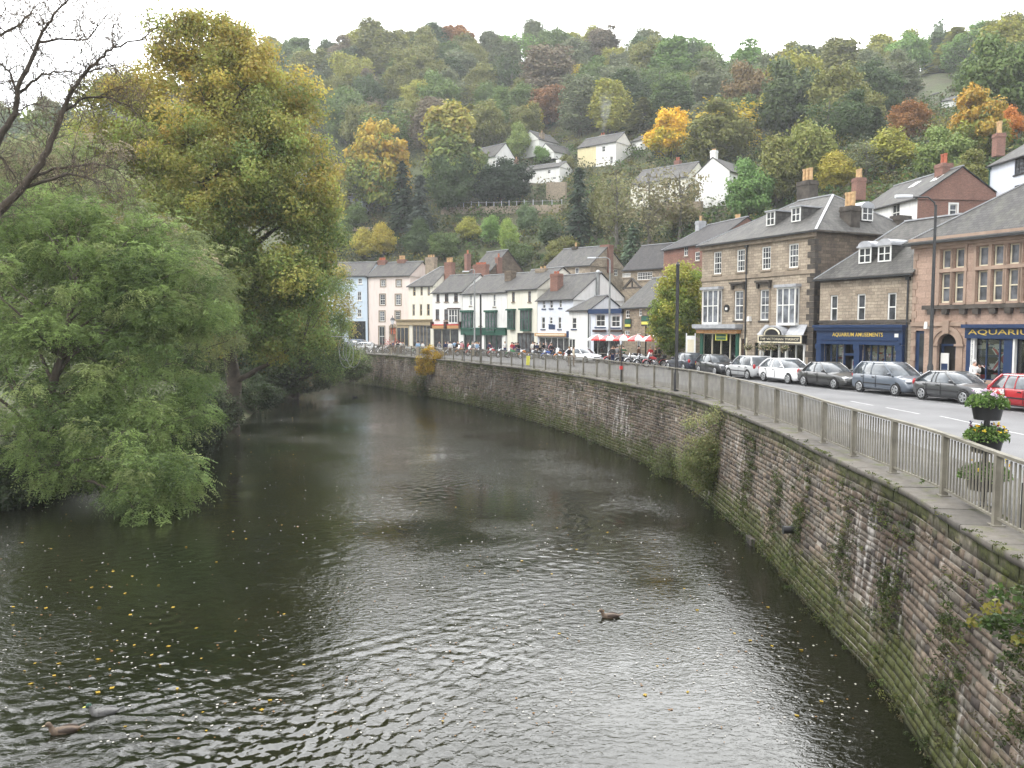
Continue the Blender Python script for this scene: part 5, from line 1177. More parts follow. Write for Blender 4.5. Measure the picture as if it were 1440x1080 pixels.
b = hillh('pale_house', 'pale house at the foot of the slope behind the large autumn tree', 455, 512, 306, 278, 7, 'paint_cool', 2.2, turn=2, wins=[h6(*q) for q in ((10, 735, 22, 765), (80, 735, 92, 770), (110, 735, 118, 770))]); fin(b); HOUSES.append(b)
b = hillh('stone_lodge', 'grey slate roofed stone lodge high among the dark oaks', 1091, 1122, 203, 198, 7, 'grit_dark', 2.2, 'slate', turn=2); fin(b); HOUSES.append(b)
b = hillh('white_bungalow', 'white bungalow right of the yellow semi behind the golden tree', 884, 900, 212, 198, 6, 'paint_white', 1.6, turn=1.5); fin(b); HOUSES.append(b)
b = hillh('white_shed', 'small white cabin on the open grass near the ridge', 1313, 1332, 151, 141, 5, 'paint_white', 1.0, turn=1); fin(b); HOUSES.append(b)
b = hillh('tiny_white_cabin', 'tiny white cabin left of the larger cabin near the ridge', 1289, 1299, 139, 136, 4, 'paint_white', .8, turn=1); fin(b); HOUSES.append(b)
# retaining walls and white post fence on the terraces
def wallstrip(name, label, pts, hgt, mat, cat='wall', thick=.5):
    g = [GT(x, y) for x, y in pts]; root = g[0]; t = tag(empty(name, root), label, cat); mb = MB()
    for i in range(len(g) - 1):
        p, q = g[i] - root, g[i + 1] - root; d = Vector((q.x - p.x, q.y - p.y, 0)).normalized(); n = Vector((-d.y, d.x, 0)) * thick
        mb.add([p + Vector((0, 0, -1.5)), q + Vector((0, 0, -1.5)), q + n + Vector((0, 0, -1.5)), p + n + Vector((0, 0, -1.5)), p + Vector((0, 0, hgt)), q + Vector((0, 0, hgt)), q + n + Vector((0, 0, hgt)), p + n + Vector((0, 0, hgt))],
               [(0, 1, 5, 4), (1, 2, 6, 5), (2, 3, 7, 6), (3, 0, 4, 7), (4, 5, 6, 7)])
    mb.build('wall_face', M[mat], t); return g
gw = wallstrip('terrace_wall', 'long stone terrace wall with white fence posts across the slope', [(620, 303), (660, 302), (700, 301), (740, 300), (790, 299)], 1.6, 'rubble')
fr = gw[0] + Vector((0, 0, 1.6)); fe = thing('post_fence', 'row of white posts along the terrace wall below the dark yew', 'fence', fr)
for i in range(16):
    k = i / 15 * (len(gw) - 1); a_ = min(int(k), len(gw) - 2); p = gw[a_].lerp(gw[a_ + 1], k - a_) + Vector((0, 0, 1.6)) - fr
    mb = MB(); mb.box(p.x - .09, p.x + .09, p.y + .1, p.y + .28, p.z, p.z + 1.0 + .25 * rb.random()); mb.build('post', M['lead'], fe)
mb = MB()
for a_ in range(len(gw) - 1): mb.bar(gw[a_] + Vector((0, .2, 2.5)) - fr, gw[a_ + 1] + Vector((0, .2, 2.5)) - fr, .06, .06)
mb.build('rail', M['galv'], fe)
wallstrip('terrace_wall', 'grey stone block wall below the long white cottage', [(768, 284), (795, 284)], 4.2, 'rubble')
wallstrip('terrace_wall', 'pale stone garden wall low on the slope behind the blue house', [(480, 326), (515, 325), (550, 325)], .8, 'stonetrim')
wallstrip('terrace_wall', 'stone wall under the wide grey white house', [(915, 312), (950, 312), (985, 313)], 3.2, 'rubble')
# ------------------------------------------------------------------ foliage
def unit(a): return a / np.maximum(np.linalg.norm(a, axis=1)[:, None], 1e-9)
def leaf_mesh(name, C, Nn, L, W, col, rng, dirs=None, mat=None):
    n = len(C)
    d = rng.normal(size=(n, 3)) if dirs is None else dirs
    d = unit(d - Nn * np.sum(d * Nn, 1)[:, None]); sd = np.cross(Nn, d)
    L = np.broadcast_to(L, (n,))[:, None]; W = np.broadcast_to(W, (n,))[:, None]
    V = np.empty((n, 4, 3), np.float32)
    V[:, 0] = C - d * L / 2; V[:, 1] = C + sd * W / 2 + d * L * 0.05; V[:, 2] = C + d * L / 2; V[:, 3] = C - sd * W / 2 + d * L * 0.05
    F = np.arange(n * 4, dtype=np.int32).reshape(n, 4)
    return np_mesh(name, V.reshape(-1, 3), F, mat or M['leaf'], col=np.repeat(col, 4, 0))
def shell(rng, n, lo=0.45):
    d = unit(rng.normal(size=(n, 3))); r = (lo ** 3 + (1 - lo ** 3) * rng.uniform(size=n)) ** (1 / 3)
    return d * r[:, None], d
def crown(rng, blobs, nclump, nleaf, rc, L, W, palette, flat=0.7, jit=0.8, lo=0.5, spread=0.25):
    """blobs: (cx,cy,cz,rx,ry,rz) ellipsoids; leaf clumps sit mostly in their outer shell; palette: (rgb, weight, minz, maxz)."""
    B = np.array(blobs, float); wts = (B[:, 3] * B[:, 4] * B[:, 5]) ** 0.62; wts /= wts.sum()
    k = rng.choice(len(B), nclump, p=wts); u, d = shell(rng, nclump, lo)
    cc = B[k, :3] + u * B[k, 3:6]
    zlo, zhi = cc[:, 2].min(), cc[:, 2].max(); t = (cc[:, 2] - zlo) / max(zhi - zlo, 1e-6)
    pal = np.array([p[0] for p in palette], float); ww = np.array([[p[1] * math.exp(-((tt - p[2]) / p[3]) ** 2) for p in palette] for tt in t]) + 1e-6
    ww /= ww.sum(1)[:, None]; pk = np.array([rng.choice(len(pal), p=w_) for w_ in ww])
    rcs = rc * rng.uniform(0.5, 1.55, nclump)
    nl = np.maximum(6, (nleaf * (rcs / rc) ** 2).astype(int)); idx = np.repeat(np.arange(nclump), nl); n = len(idx)
    off, od = shell(rng, n, 0.35); off *= rng.uniform(0.6, 1.35, (n, 1))
    Cn = cc[idx] + off * rcs[idx][:, None] * np.array([1, 1, flat])
    Nn = unit(od * np.array([1, 1, 1.25]) + rng.normal(size=(n, 3)) * jit + np.array([0, 0, 0.35]))
    base = pal[pk] * rng.uniform(1 - spread, 1 + spread, (nclump, 1))
    col = base[idx] * rng.uniform(0.7, 1.35, (n, 1)) * (1 + rng.normal(size=(n, 3)) * 0.06)
    s_ = rng.uniform(0.7, 1.3, n)
    return Cn, Nn, L * s_, W * s_, np.clip(col, 0.002, 1), cc, rcs
def limb(mb, p, q, r0, r1, rng, sag=0.15, n=6, sides=6):
    p, q = np.array(p, float), np.array(q, float); Ld = np.linalg.norm(q - p)
    m = (p + q) / 2 + np.array([0, 0, Ld * sag]) + rng.normal(size=3) * Ld * 0.07
    pts = []; rr = []
    for i in range(n + 1):
        t = i / n; a = (1 - t) ** 2 * p + 2 * t * (1 - t) * m + t * t * q; pts.append(a + rng.normal(size=3) * Ld * 0.012); rr.append(r0 + (r1 - r0) * t)
    mb.tube(pts, rr, sides); return pts
def skeleton(rng, trunk, r0, cc, nl, start=0.25, twig=0.03, lr=0.45):
    """trunk: list of points; limbs run from the trunk out to a choice of leaf clumps, smaller branches from those limbs."""
    mb = MB(); T = np.array(trunk, float); n = len(T); rr = [r0 * (1 - 0.8 * i / (n - 1)) for i in range(n)]
    rr[0] *= 1.25; mb.tube(T, rr, 9); sel = rng.permutation(len(cc))[:nl]; nodes = []
    H = T[-1, 2] - T[0, 2]
    for k in sel[:max(4, nl // 4)]:
        c = cc[k]; zt = np.clip(c[2] - abs(rng.normal()) * H * .12 - np.hypot(*(c[:2] - T[-1, :2])) * .5, T[0, 2] + H * start, T[-1, 2] - .1)
        i = int(np.clip(np.searchsorted(T[:, 2], zt), 1, n - 1)); a = T[i - 1]; f = (zt - a[2]) / max(T[i, 2] - a[2], 1e-6); p = a + (T[i] - a) * f
        rad_ = (rr[i - 1] + (rr[i] - rr[i - 1]) * f) * lr; pts = limb(mb, p, c, rad_, twig, rng)
        nodes += [(np.array(pts[j]), rad_ * (1 - j / len(pts))) for j in range(2, len(pts))]
    N = np.array([q[0] for q in nodes])
    for k in sel[max(4, nl // 4):]:
        c = cc[k]; j = int(np.argmin(np.linalg.norm(N - c, axis=1) + np.maximum(0, N[:, 2] - c[2]) * .6)); limb(mb, N[j], c, max(nodes[j][1] * .6, twig), twig * .6, rng, n=4, sides=5)
    return mb

# ---- tree kinds for the valley side (unit size 1 = 10 m tall), one set of meshes, copied
def kind_broad(seed, w, h, trunk_h, ncl, flat=0.75, nleaf=120, rc=1.2, L=0.46, pal=None):
    rng = np.random.RandomState(seed); bl = []
    for i in range(rng.randint(5, 8)):
        a = rng.uniform(0, 6.28); r = rng.uniform(0.15, 0.5) * w; z = trunk_h + (h - trunk_h) * rng.uniform(0.25, 0.78)
        bl.append((math.cos(a) * r, math.sin(a) * r, z, w * rng.uniform(.38, .6), w * rng.uniform(.38, .6), (h - trunk_h) * rng.uniform(.22, .36)))
    bl.append((0, 0, h * .74, w * .5, w * .5, h * .27)); bl.append((0, 0, trunk_h + (h - trunk_h) * .35, w * .85, w * .85, (h - trunk_h) * .36))
    C, Nn, L_, W_, col, cc, rcs = crown(rng, bl, ncl, nleaf, rc, L, L * .72, pal or [((1, 1, 1), 1, .5, 9)], flat, .55, .55, .22)
    me = leaf_mesh('crown', C, Nn, L_, W_, col, rng, mat=M['leaf_far'])
    mb = skeleton(rng, [(0, 0, -1.5), (.05, .1, trunk_h * .6), (.1, 0, h * .45), (0, .1, h * .8)], 0.035 * h, cc, 18, .2, .05)
    return me, mb.mesh('trunk', M['bark'], 60)
def kind_conifer(seed, w, h, n=44):
    rng = np.random.RandomState(seed); C = []; Nn = []; D = []
    for i in range(n):
        t = i / (n - 1); z = h * (0.08 + 0.9 * t); R = w * (1 - t) ** 0.8 + .15; m = max(4, int(11 * (1 - t)) + 2)
        for j in range(m):
            a = rng.uniform(0, 6.28); Rr = R * rng.uniform(.75, 1.1)
            for q in range(9):
                f = rng.uniform(.25, 1); x = Rr * f; C.append((x * math.cos(a) + rng.normal() * .22, x * math.sin(a) + rng.normal() * .22, z - x * .38 + rng.normal() * .12)); Nn.append((math.cos(a) * .4 + rng.normal() * .3, math.sin(a) * .4 + rng.normal() * .3, .8)); D.append((math.cos(a), math.sin(a), -.5))
    C = np.array(C); n_ = len(C); col = np.ones((n_, 3)) * rng.uniform(.65, 1.3, (n_, 1))
    me = leaf_mesh('crown', C, unit(np.array(Nn)), rng.uniform(.55, .95, n_), rng.uniform(.25, .4, n_), col, rng, np.array(D), M['leaf_far'])
    mb = MB(); mb.tube([(0, 0, -1.5), (0, 0, h * .5), (0, 0, h * .96)], [.03 * h, .018 * h, .02], 7); return me, mb.mesh('trunk', M['bark'], 60)
def kind_thin(seed, w, h):
    rng = np.random.RandomState(seed)
    bl = [(0, 0, h * .6, w, w, h * .38), (w * .3, 0, h * .5, w * .7, w * .7, h * .3)]
    C, Nn, L_, W_, col, cc, rcs = crown(rng, bl, 70, 20, 1.0, .42, .26, [((1, 1, 1), 1, .5, 9)], .9, .9, .2, .2)
    me = leaf_mesh('crown', C, Nn, L_, W_, col, rng, mat=M['leaf_far'])
    mb = skeleton(rng, [(0, 0, -1.5), (.2, .1, h * .3), (.1, 0, h * .6), (0, .2, h * .92)], .026 * h, cc, 60, .15, .03); return me, mb.mesh('trunk', M['bark_pale'], 60)
KINDS = {'round': [kind_broad(1, 4.4, 10, 1.4, 120), kind_broad(2, 4.8, 9.6, 1.2, 130), kind_broad(3, 4.0, 10.4, 1.6, 115)],
         'autumn': [kind_broad(16, 5.1, 10.3, 1.0, 190, rc=1.0, pal=[((1.1, 1, 1), 1, .8, .3), ((.42, .72, 1.3), 1.1, .25, .35), ((.75, .85, 1), .6, .5, .4)])],
         'autumn2': [kind_broad(17, 5.1, 10.0, 1.0, 190, rc=1.0, pal=[((1, 1, 1), 1, .7, .4), ((.7, .9, 1.1), .7, .1, .3)])],
         'tallautumn': [kind_broad(18, 3.4, 12.3, 1.2, 170, rc=1.0, pal=[((1.2, 1.05, 1), 1, .85, .25), ((.5, .65, .8), 1, .3, .35)])],
         'tall': [kind_broad(4, 3.1, 12.5, 1.6, 115), kind_broad(5, 3.4, 12, 1.2, 120)],
         'dense': [kind_broad(6, 5.2, 10, .9, 165, rc=1.2), kind_broad(10, 5.0, 10.5, 1.0, 165, rc=1.1)],
         'conifer': [kind_conifer(7, 2.6, 12), kind_conifer(8, 3.0, 11)],
         'thin': [kind_thin(9, 3.2, 11), kind_thin(12, 3.0, 12)],
         'shrub': [kind_broad(13, 2.5, 3.6, .1, 60, nleaf=60, rc=.8, L=.42), kind_broad(14, 2.2, 4.2, .1, 55, nleaf=60, rc=.8, L=.42)]}
LAND = [(470, 'the left riverside trees'), (100, 'the ash trees at the far left'), (300, 'the huge golden tree'), (547, 'the pink house'), (592, 'the cream bakery house'), (630, 'the orange fronted house'), (682, 'the green fronted pub'), (734, 'the house with green bays'),
        (782, 'the chip shop'), (852, 'the navy topped cafe'), (903, 'the stone inn'), (962, 'the round street tree'), (1060, 'the teashop block'), (1215, 'the amusements shop'), (1360, 'the aquarium hall'), (1500, 'the right edge')]
def land(px): return min(LAND, key=lambda q: abs(q[0] - px))[1]
CNAME = {'gold': (.34, .20, .03), 'golden orange': (.36, .17, .03), 'orange': (.32, .13, .03), 'rust brown': (.17, .09, .04), 'russet': (.20, .10, .035), 'yellow': (.34, .27, .035), 'yellow green': (.20, .20, .04), 'lime green': (.17, .23, .05),
         'bright green': (.11, .18, .045), 'mid green': (.085, .122, .037), 'olive': (.13, .135, .040), 'dark green': (.05, .076, .028), 'blackish green': (.022, .036, .018), 'grey green': (.105, .12, .065), 'grey brown': (.12, .10, .065), 'purple brown': (.065, .04, .045), 'blue green': (.045, .075, .05)}
rt = random.Random(77)
USED = {}
def plant(kind, p, hgt, wid, colour, label, group=None, name=None, cat='tree', sink=0.0):
    me, tr = rt.choice(KINDS[kind]); nat_h = max(v.co.z for v in tr.vertices) / .82 if False else {'round': 10, 'tall': 12.2, 'dense': 10.2, 'autumn': 10.2, 'autumn2': 10.2, 'tallautumn': 12.2, 'conifer': 11.5, 'thin': 11.5, 'shrub': 3.9}[kind]
    nat_w = {'round': 10.5, 'tall': 7.6, 'dense': 12, 'autumn': 12, 'autumn2': 12, 'tallautumn': 7.6, 'conifer': 5.8, 'thin': 7.4, 'shrub': 5.6}[kind]
    t = thing(name or {'conifer': 'conifer_tree', 'shrub': 'shrub', 'thin': 'sparse_tree'}.get(kind, 'broadleaf_tree'), label, cat, (p.x, p.y, p.z - sink), rt.uniform(0, 6.28), group)
    sx = wid / nat_w; t.scale = (sx * rt.uniform(.92, 1.1), sx * rt.uniform(.9, 1.1), hgt / nat_h)
    c = mobj('crown', me, t); k = CNAME[colour] if isinstance(colour, str) else colour; j = rt.uniform(.88, 1.12); j *= 1.75; c.color = (k[0] * j, k[1] * j, k[2] * j, 1)
    mobj('trunk', tr, t); return t
TREES = []      # (x, y, radius) kept clear by the scattered woodland
def ptree(kind, x, yb, yt, wpx, colour, label, Yf=None, group=None, name=None, cat='tree'):
    g_ = GT(x, yb) if Yf is None else Vector((GX(x, Yf).x, Yf, P(x, yb, Yf).z))
    h_ = P(x, yt, g_.y).z - g_.z; w_ = wpx * g_.y / FP; TREES.append((g_.x, g_.y, w_ * .42)); return plant(kind, g_, h_ * 1.02, w_, colour, label, group, name, cat, sink=.3)
FEAT = [
 ('autumn', 523, 300, 176, 118, (.33, .235, .035), 'broad golden orange tree on the slope left of the tall olive tree'),
 ('tallautumn', 635, 293, 148, 90, (.20, .19, .045), 'tall olive yellow tree standing high above the terrace wall'),
 ('dense', 640, 300, 205, 84, 'dark green', 'dark green tree under the tall olive yellow tree'),
 ('dense', 705, 293, 224, 92, 'blackish green', 'broad blackish yew in front of the white lodge'),
 ('conifer', 592, 345, 250, 62, (.045, .06, .045), 'dull grey green conifer on the lower slope left of the terrace wall'),
 ('conifer', 566, 330, 232, 58, 'blackish green', 'blackish conifer beside the broad golden orange tree'),
 ('round', 728, 228, 176, 48, (.15, .19, .055), 'pale green round tree above the long white cottage'),
 ('round', 748, 190, 148, 46, 'yellow', 'bright yellow tree above the stepped white cottages'),
 ('round', 772, 178, 122, 66, 'rust brown', 'rust brown tree above the bright yellow tree'),
 ('round', 700, 190, 126, 62, 'mid green', 'mid green tree between the olive yellow tree and the rust brown tree'),
 ('autumn2', 943, 225, 150, 94, (.46, .31, .025), 'glowing golden tree behind the white gabled house'),
 ('tall', 858, 190, 116, 64, 'yellow green', 'yellow green tree behind the smoking chimney'),
 ('tall', 815, 190, 112, 60, 'grey green', 'grey green tree left of the smoking chimney'),
 ('conifer', 1008, 212, 128, 44, 'blue green', 'blue green conifer between the golden tree and the dark oaks'),
 ('tall', 1036, 216, 160, 34, 'purple brown', 'purple brown tree beside the blue green conifer'),
 ('dense', 1050, 190, 88, 96, (.12, .085, .035), 'brown tinged oak at the left of the dark oak group'),
 ('dense', 1110, 200, 84, 120, (.055, .075, .03), 'very large dark oak above the stone lodge'),
 ('round', 1180, 195, 95, 96, 'olive', 'olive tree right of the very large dark oak'),
 ('dense', 1195, 200, 130, 80, 'dark green', 'dark green tree in front of the olive tree and the oak'),
 ('conifer', 1232, 200, 152, 46, 'dark green', 'dark conifer left of the brown orange tree'),
 ('round', 1280, 196, 142, 62, 'russet', 'brown orange round tree below the small white cabin'),
 ('autumn', 1372, 235, 124, 108, (.31, .20, .035), 'large orange and green tree behind the white tall house'),
 ('round', 1418, 205, 152, 52, 'orange', 'orange tree behind the chimney of the white tall house'),
 ('dense', 1395, 160, 76, 100, 'mid green', 'mid green tree near the ridge above the large orange tree'),
 ('tall', 1268, 150, 92, 60, 'grey green', 'pale grey green tree left of the open grass'),
 ('round', 1140, 268, 168, 92, (.15, .165, .045), 'yellow green tree behind the teashop chimneys'),
 ('dense', 1054, 318, 224, 80, (.09, .155, .045), 'fresh green tree left of the teashop block roof'),
 ('round', 1092, 292, 198, 88, 'olive', 'olive tree between the fresh green tree and the teashop chimneys'),
 ('round', 1178, 272, 216, 66, (.25, .22, .04), 'golden yellow tree behind the teashop roof'),
 ('round', 1252, 245, 182, 96, 'yellow green', 'yellow green tree behind the brick gabled house'),
 ('dense', 1325, 262, 176, 92, (.13, .17, .05), 'light green tree right of the brick gabled house chimney'),
 ('dense', 1360, 290, 212, 84, 'olive', 'olive tree between the brick gabled house and the white tall house'),
 ('thin', 1218, 262, 188, 60, 'grey green', 'thin grey green tree behind the brick gabled house roof'),
 ('conifer', 814, 352, 240, 52, (.03, .048, .028), 'narrow dark conifer right of the stone block wall'),
 ('thin', 868, 350, 232, 72, (.15, .15, .065), 'thin pale leaved tree right of the narrow dark conifer'),
 ('thin', 912, 362, 238, 78, (.15, .14, .075), 'wispy half bare tree in front of the wide grey white house'),
 ('thin', 955, 345, 228, 76, (.15, .135, .07), 'wispy half bare tree left of the white gabled house'),
 ('round', 842, 330, 262, 50, 'olive', 'olive tree between the narrow conifer and the thin pale tree'),
 ('round', 474, 318, 262, 46, 'olive', 'olive tree in front of the pale house behind the riverside trees'),
 ('round', 500, 322, 282, 36, 'mid green', 'mid green bush in front of the pale house beside the golden orange tree'),
 ('round', 672, 254, 216, 36, 'mid green', 'mid green bush covering the left half of the white lodge'),
 ('round', 762, 232, 206, 28, 'bright green', 'bright green bush between the stepped cottage and the long white cottage'),
 ('round', 797, 240, 216, 24, 'olive', 'olive bush at the right end of the long white cottage'),
 ('round', 540, 362, 316, 44, (.30, .25, .04), 'yellow shrubby tree above the pink house roof'),
 ('round', 512, 366, 322, 46, (.26, .23, .045), 'yellow green shrubby tree above the pale blue house roof'),
 ('round', 587, 362, 310, 50, 'dark green', 'dark green bushy tree above the cream bakery house'),
 ('round', 716, 358, 310, 36, 'lime green', 'lime green shrubby tree above the terrace roofs'),
 ('round', 690, 345, 304, 44, 'bright green', 'bright green bush under the terrace wall'),
 ('round', 742, 330, 284, 32, (.09, .13, .06), 'round clipped bush at the right end of the post fence'),
 ('round', 660, 340, 306, 50, 'yellow green', 'yellow green bush under the middle of the terrace wall'),
 ('round', 775, 345, 308, 48, 'dark green', 'dark green bush below the grey stone block wall'),
 ('round', 625, 366, 326, 50, 'mid green', 'mid green bush above the orange fronted house'),
 ('conifer', 890, 372, 310, 40, (.09, .13, .08), 'pale green drooping conifer behind the stone workshop'),
 ('round', 480, 350, 300, 40, 'mid green', 'mid green bush at the foot of the slope behind the pale blue house'),
 ('round', 960, 325, 288, 60, 'olive', 'olive bush under the white gabled house'),
 ('round', 790, 372, 330, 56, 'olive', 'olive bush above the gabled gritstone house'),
 ('round', 730, 378, 340, 46, 'mid green', 'mid green bush behind the house with green bays'),
]
for f in FEAT: ptree(*f)
for k, (x, yb, yt, wp_) in enumerate(((640, 64, 34, 74), (1320, 62, 36, 62))):
    g_ = GT(x, yb + 14); ptree('dense', x, yb + 14, yt, wp_, ('russet', 'dark green')[k], ('russet topped tree breaking the skyline above the olive yellow tree', 'dark rounded tree breaking the skyline above the small white cabin')[k])
# ---- the scattered woodland up to the ridge
HB = [(b.root.location.x + b.ax.x * b.w / 2 + b.bk.x * b.D / 2, b.root.location.y + b.ax.y * b.w / 2 + b.bk.y * b.D / 2, max(b.w, b.D) * .62) for b in HOUSES]
def sightclear(x, y, h_):                    # do not hide the houses that the photograph shows
    px, py = px_of((x, y, hill(x, y) + h_)); _, pb = px_of((x, y, float(hill(x, y))))
    for b in HOUSES:
        c = b.root.location
        if y < c.y + 3:
            p0 = px_of((c.x, c.y, c.z)); p1 = px_of((c.x + b.ax.x * b.w, c.y + b.ax.y * b.w, c.z)); e_ = px_of((c.x, c.y, c.z + b.e + 1.5))[1]
            r = 5.0 * FP / y
            if p0[0] - r < px < p1[0] + r * .9 and py < p0[1] - 3 and pb > e_: return False
    return True
cand = []; rg = random.Random(5); tries = 0; placed = []
while tries < 9000 and len(placed) < 250:
    tries += 1; px = rg.uniform(-60, 330) if len(placed) > 215 else rg.uniform(330, 1475); f = rg.uniform(0.0, 1.06) ** .85
    ys, yr = np.interp(px, HX, HYS), np.interp(px, HX, HYR); y = ys + (yr - ys) * f; x = GX(px, y).x
    if f < (.42 if px < 1000 else .30): continue
    rr = rg.uniform(4.6, 7.6)
    if any((x - q[0]) ** 2 + (y - q[1]) ** 2 < (rr * .5 + q[2] * .7 + 2.0) ** 2 for q in TREES): continue
    if any((x - q[0]) ** 2 + (y - q[1]) ** 2 < (rr + q[2] * .85) ** 2 for q in HB): continue
    if any((x - q[0]) ** 2 + (y - q[1]) ** 2 < (.78 * (rr + q[2])) ** 2 for q in placed): continue
    hh = rr * rg.uniform(1.7, 2.3)
    if 1265 < px < 1320 and .62 < f < .92: continue
    z = float(hill(x, y))
    if not sightclear(x, y, hh): continue
    placed.append((x, y, rr)); kind = rg.choices(['round', 'dense', 'tall', 'thin', 'conifer'], [4, 4, 2, 1.1, .25])[0]
    if px > 700: cn = rg.choices(['mid green', 'olive', 'dark green', 'grey green', 'yellow green', 'grey brown', 'rust brown', 'bright green', 'yellow'], [5, 5, 3.2, 3.5, 3.2, 1.0, .2, 2.4, .7])[0]
    else: cn = rg.choices(['mid green', 'olive', 'dark green', 'grey green', 'grey brown', 'yellow green', 'rust brown'], [5, 5, 3.5, 3, 1.6, 2, .12])[0]
    band = 'on the skyline ridge' if f > .93 else ('high on the slope' if f > .75 else ('halfway up the slope' if f > .55 else 'on the lower slope'))
    shp = {'round': 'round', 'dense': 'spreading', 'tall': 'tall', 'thin': 'sparse', 'conifer': 'pointed'}[kind]; sz = 'small ' if rr < 5.3 else ('large ' if rr > 6.9 else '')
    lb = f'{sz}{shp} {cn} tree {band} above {land(px)}'.replace('the ash trees at the far left', 'the far left bank')
    cand.append((kind, Vector((x, y, z)), hh * (1.15 if kind == 'tall' else 1), rr * 2.25, cn, lb))
from collections import Counter
_n = Counter(c_[5] for c_ in cand)
for i, c_ in enumerate(cand):                # tell look-alikes apart by the tree that stands nearest
    if _n[c_[5]] > 1:
        o_ = min((q for j, q in enumerate(cand) if j != i), key=lambda q: (q[1] - c_[1]).length); side = 'left' if c_[1].x < o_[1].x else 'right'
        lb = f'{c_[5]}, just {side} of a {o_[4]} one'
        if len(lb.split()) > 16: lb = lb.replace(' spreading ', ' ').replace(' just ', ' ').replace('halfway up the slope', 'mid slope').replace('on the lower slope', 'low down').replace('on the skyline ridge', 'on the ridge')
        if len(lb.split()) <= 16: cand[i] = c_[:5] + (lb,)
for k, p, h_, w_, cn, lb in cand: plant(k, p, h_, w_, cn, lb, 'woodland trees on the valley side')
# ---- scrub: knee to head high growth between the trees, one mass
def scatter_leaves(name, label, pts, nper, rc, L, W, pal, rng, flat=.7, jit=.9):
    C = np.array(pts, float); n = len(C); idx = np.repeat(np.arange(n), nper); m_ = len(idx)
    rcs = rc * rng.uniform(.5, 1.5, n); off, od = shell(rng, m_, .3); Cn = C[idx] + off * rcs[idx][:, None] * np.array([1, 1, flat]) + np.array([0, 0, 1.0]) * (rcs[idx] * flat * .5)[:, None]
    pal = np.array(pal); base = pal[rng.randint(len(pal), size=n)] * rng.uniform(.7, 1.3, (n, 1)); col = base[idx] * rng.uniform(.65, 1.35, (m_, 1))
    s_ = rng.uniform(.6, 1.4, m_); Nn = unit(od + rng.normal(size=(m_, 3)) * jit + np.array([0, 0, .4]))
    o = mobj(name, leaf_mesh(name, Cn, Nn, L * s_, W * s_, col, rng)); tag(o, label, 'undergrowth', kind='stuff'); return o
rng = np.random.RandomState(40); pts = []
while len(pts) < 3600:
    px = rng.uniform(440, 1470); f = rng.uniform(-.05, 1) ** 1.0 if rng.rand() < .5 else rng.uniform(-.04, .5); ys, yr = np.interp(px, HX, HYS), np.interp(px, HX, HYR); y = ys + (yr - ys) * f; x = GX(px, y).x
    if any((x - q[0]) ** 2 + (y - q[1]) ** 2 < (q[2] * .8) ** 2 for q in HB): continue
    if 1262 < px < 1322 and .6 < f < .93 and rng.rand() < .85: continue
    pts.append((x, y, float(hill(x, y)) - .2))
scatter_leaves('undergrowth', 'green scrub and brambles covering the valley side between the trees', pts, 70, 1.9, .5, .34, [(.06, .09, .03), (.09, .115, .035), (.05, .07, .028), (.12, .12, .04), (.075, .13, .035), (.10, .085, .045), (.17, .16, .04)], rng, .75)
# round street tree by the inn
g_ = GX(953, 71.5); st = thing('street_tree', 'round bushy yellow green tree on the pavement between the inn and the teashop block', 'tree', g_)
rng = np.random.RandomState(61); w2 = 36 * 71.5 / FP; ht = P(953, 372, 71.5).z
C, Nn, L_, W_, col, cc, rcs = crown(rng, [(0, 0, ht * .55, w2 * .98, w2, ht * .30), (-.3, 0, ht * .42, w2 * .95, w2, ht * .26), (.1, 0, ht * .74, w2 * .8, w2 * .8, ht * .25)], 190, 170, .62, .20, .14, [((.36, .36, .07), 1, .8, .5), ((.22, .28, .06), 1, .5, .5), ((.14, .19, .05), 1, .1, .4)], .85, .7, .6)
mobj('crown', leaf_mesh('crown', C, Nn, L_, W_, col, rng), st); skeleton(rng, [(0, 0, -.1), (.05, 0, 1.2), (0, .05, ht * .5), (0, 0, ht * .85)], .16, cc, 40, .2, .02).build('trunk', M['bark'], st, 60)

# ------------------------------------------------------------------ the big trees on the left bank
def pxblob(root, x, y, rx, ry, Y, depth=None):
    c = P(x, y, Y) - root; k = Y / FP; return (c.x, c.y, c.z, rx * k, depth or (rx * k * .9), ry * k)
def bigtree(name, label, base, blobs, trunk, r0, ncl, nleaf, rc, L, W, pal, seed, nl=90, flat=.75, jit=.75, lo=.5, bark='bark', cat='tree', group=None):
    rng = np.random.RandomState(seed); t = thing(name, label, cat, base, 0, group)
    bl = [pxblob(base, *q) for q in blobs]; C, Nn, L_, W_, col, cc, rcs = crown(rng, bl, ncl, nleaf, rc, L, W, pal, flat, jit, lo)
    k = C[:, 2] + base.z > WZ + .05; C, Nn, L_, W_, col = C[k], Nn[k], L_[k], W_[k], col[k]
    mobj('crown', leaf_mesh('crown', C, Nn, L_, W_, col, rng), t)
    T = [Vector(P(*q)) - base for q in trunk]; T[0] = Vector((T[0].x, T[0].y, min(T[0].z, -.5)))
    skeleton(rng, T, r0, cc, nl, .12, .035).build('trunk', M[bark], t, 60); return t
base = G(322, 588, WZ + .3); Y0 = base.y
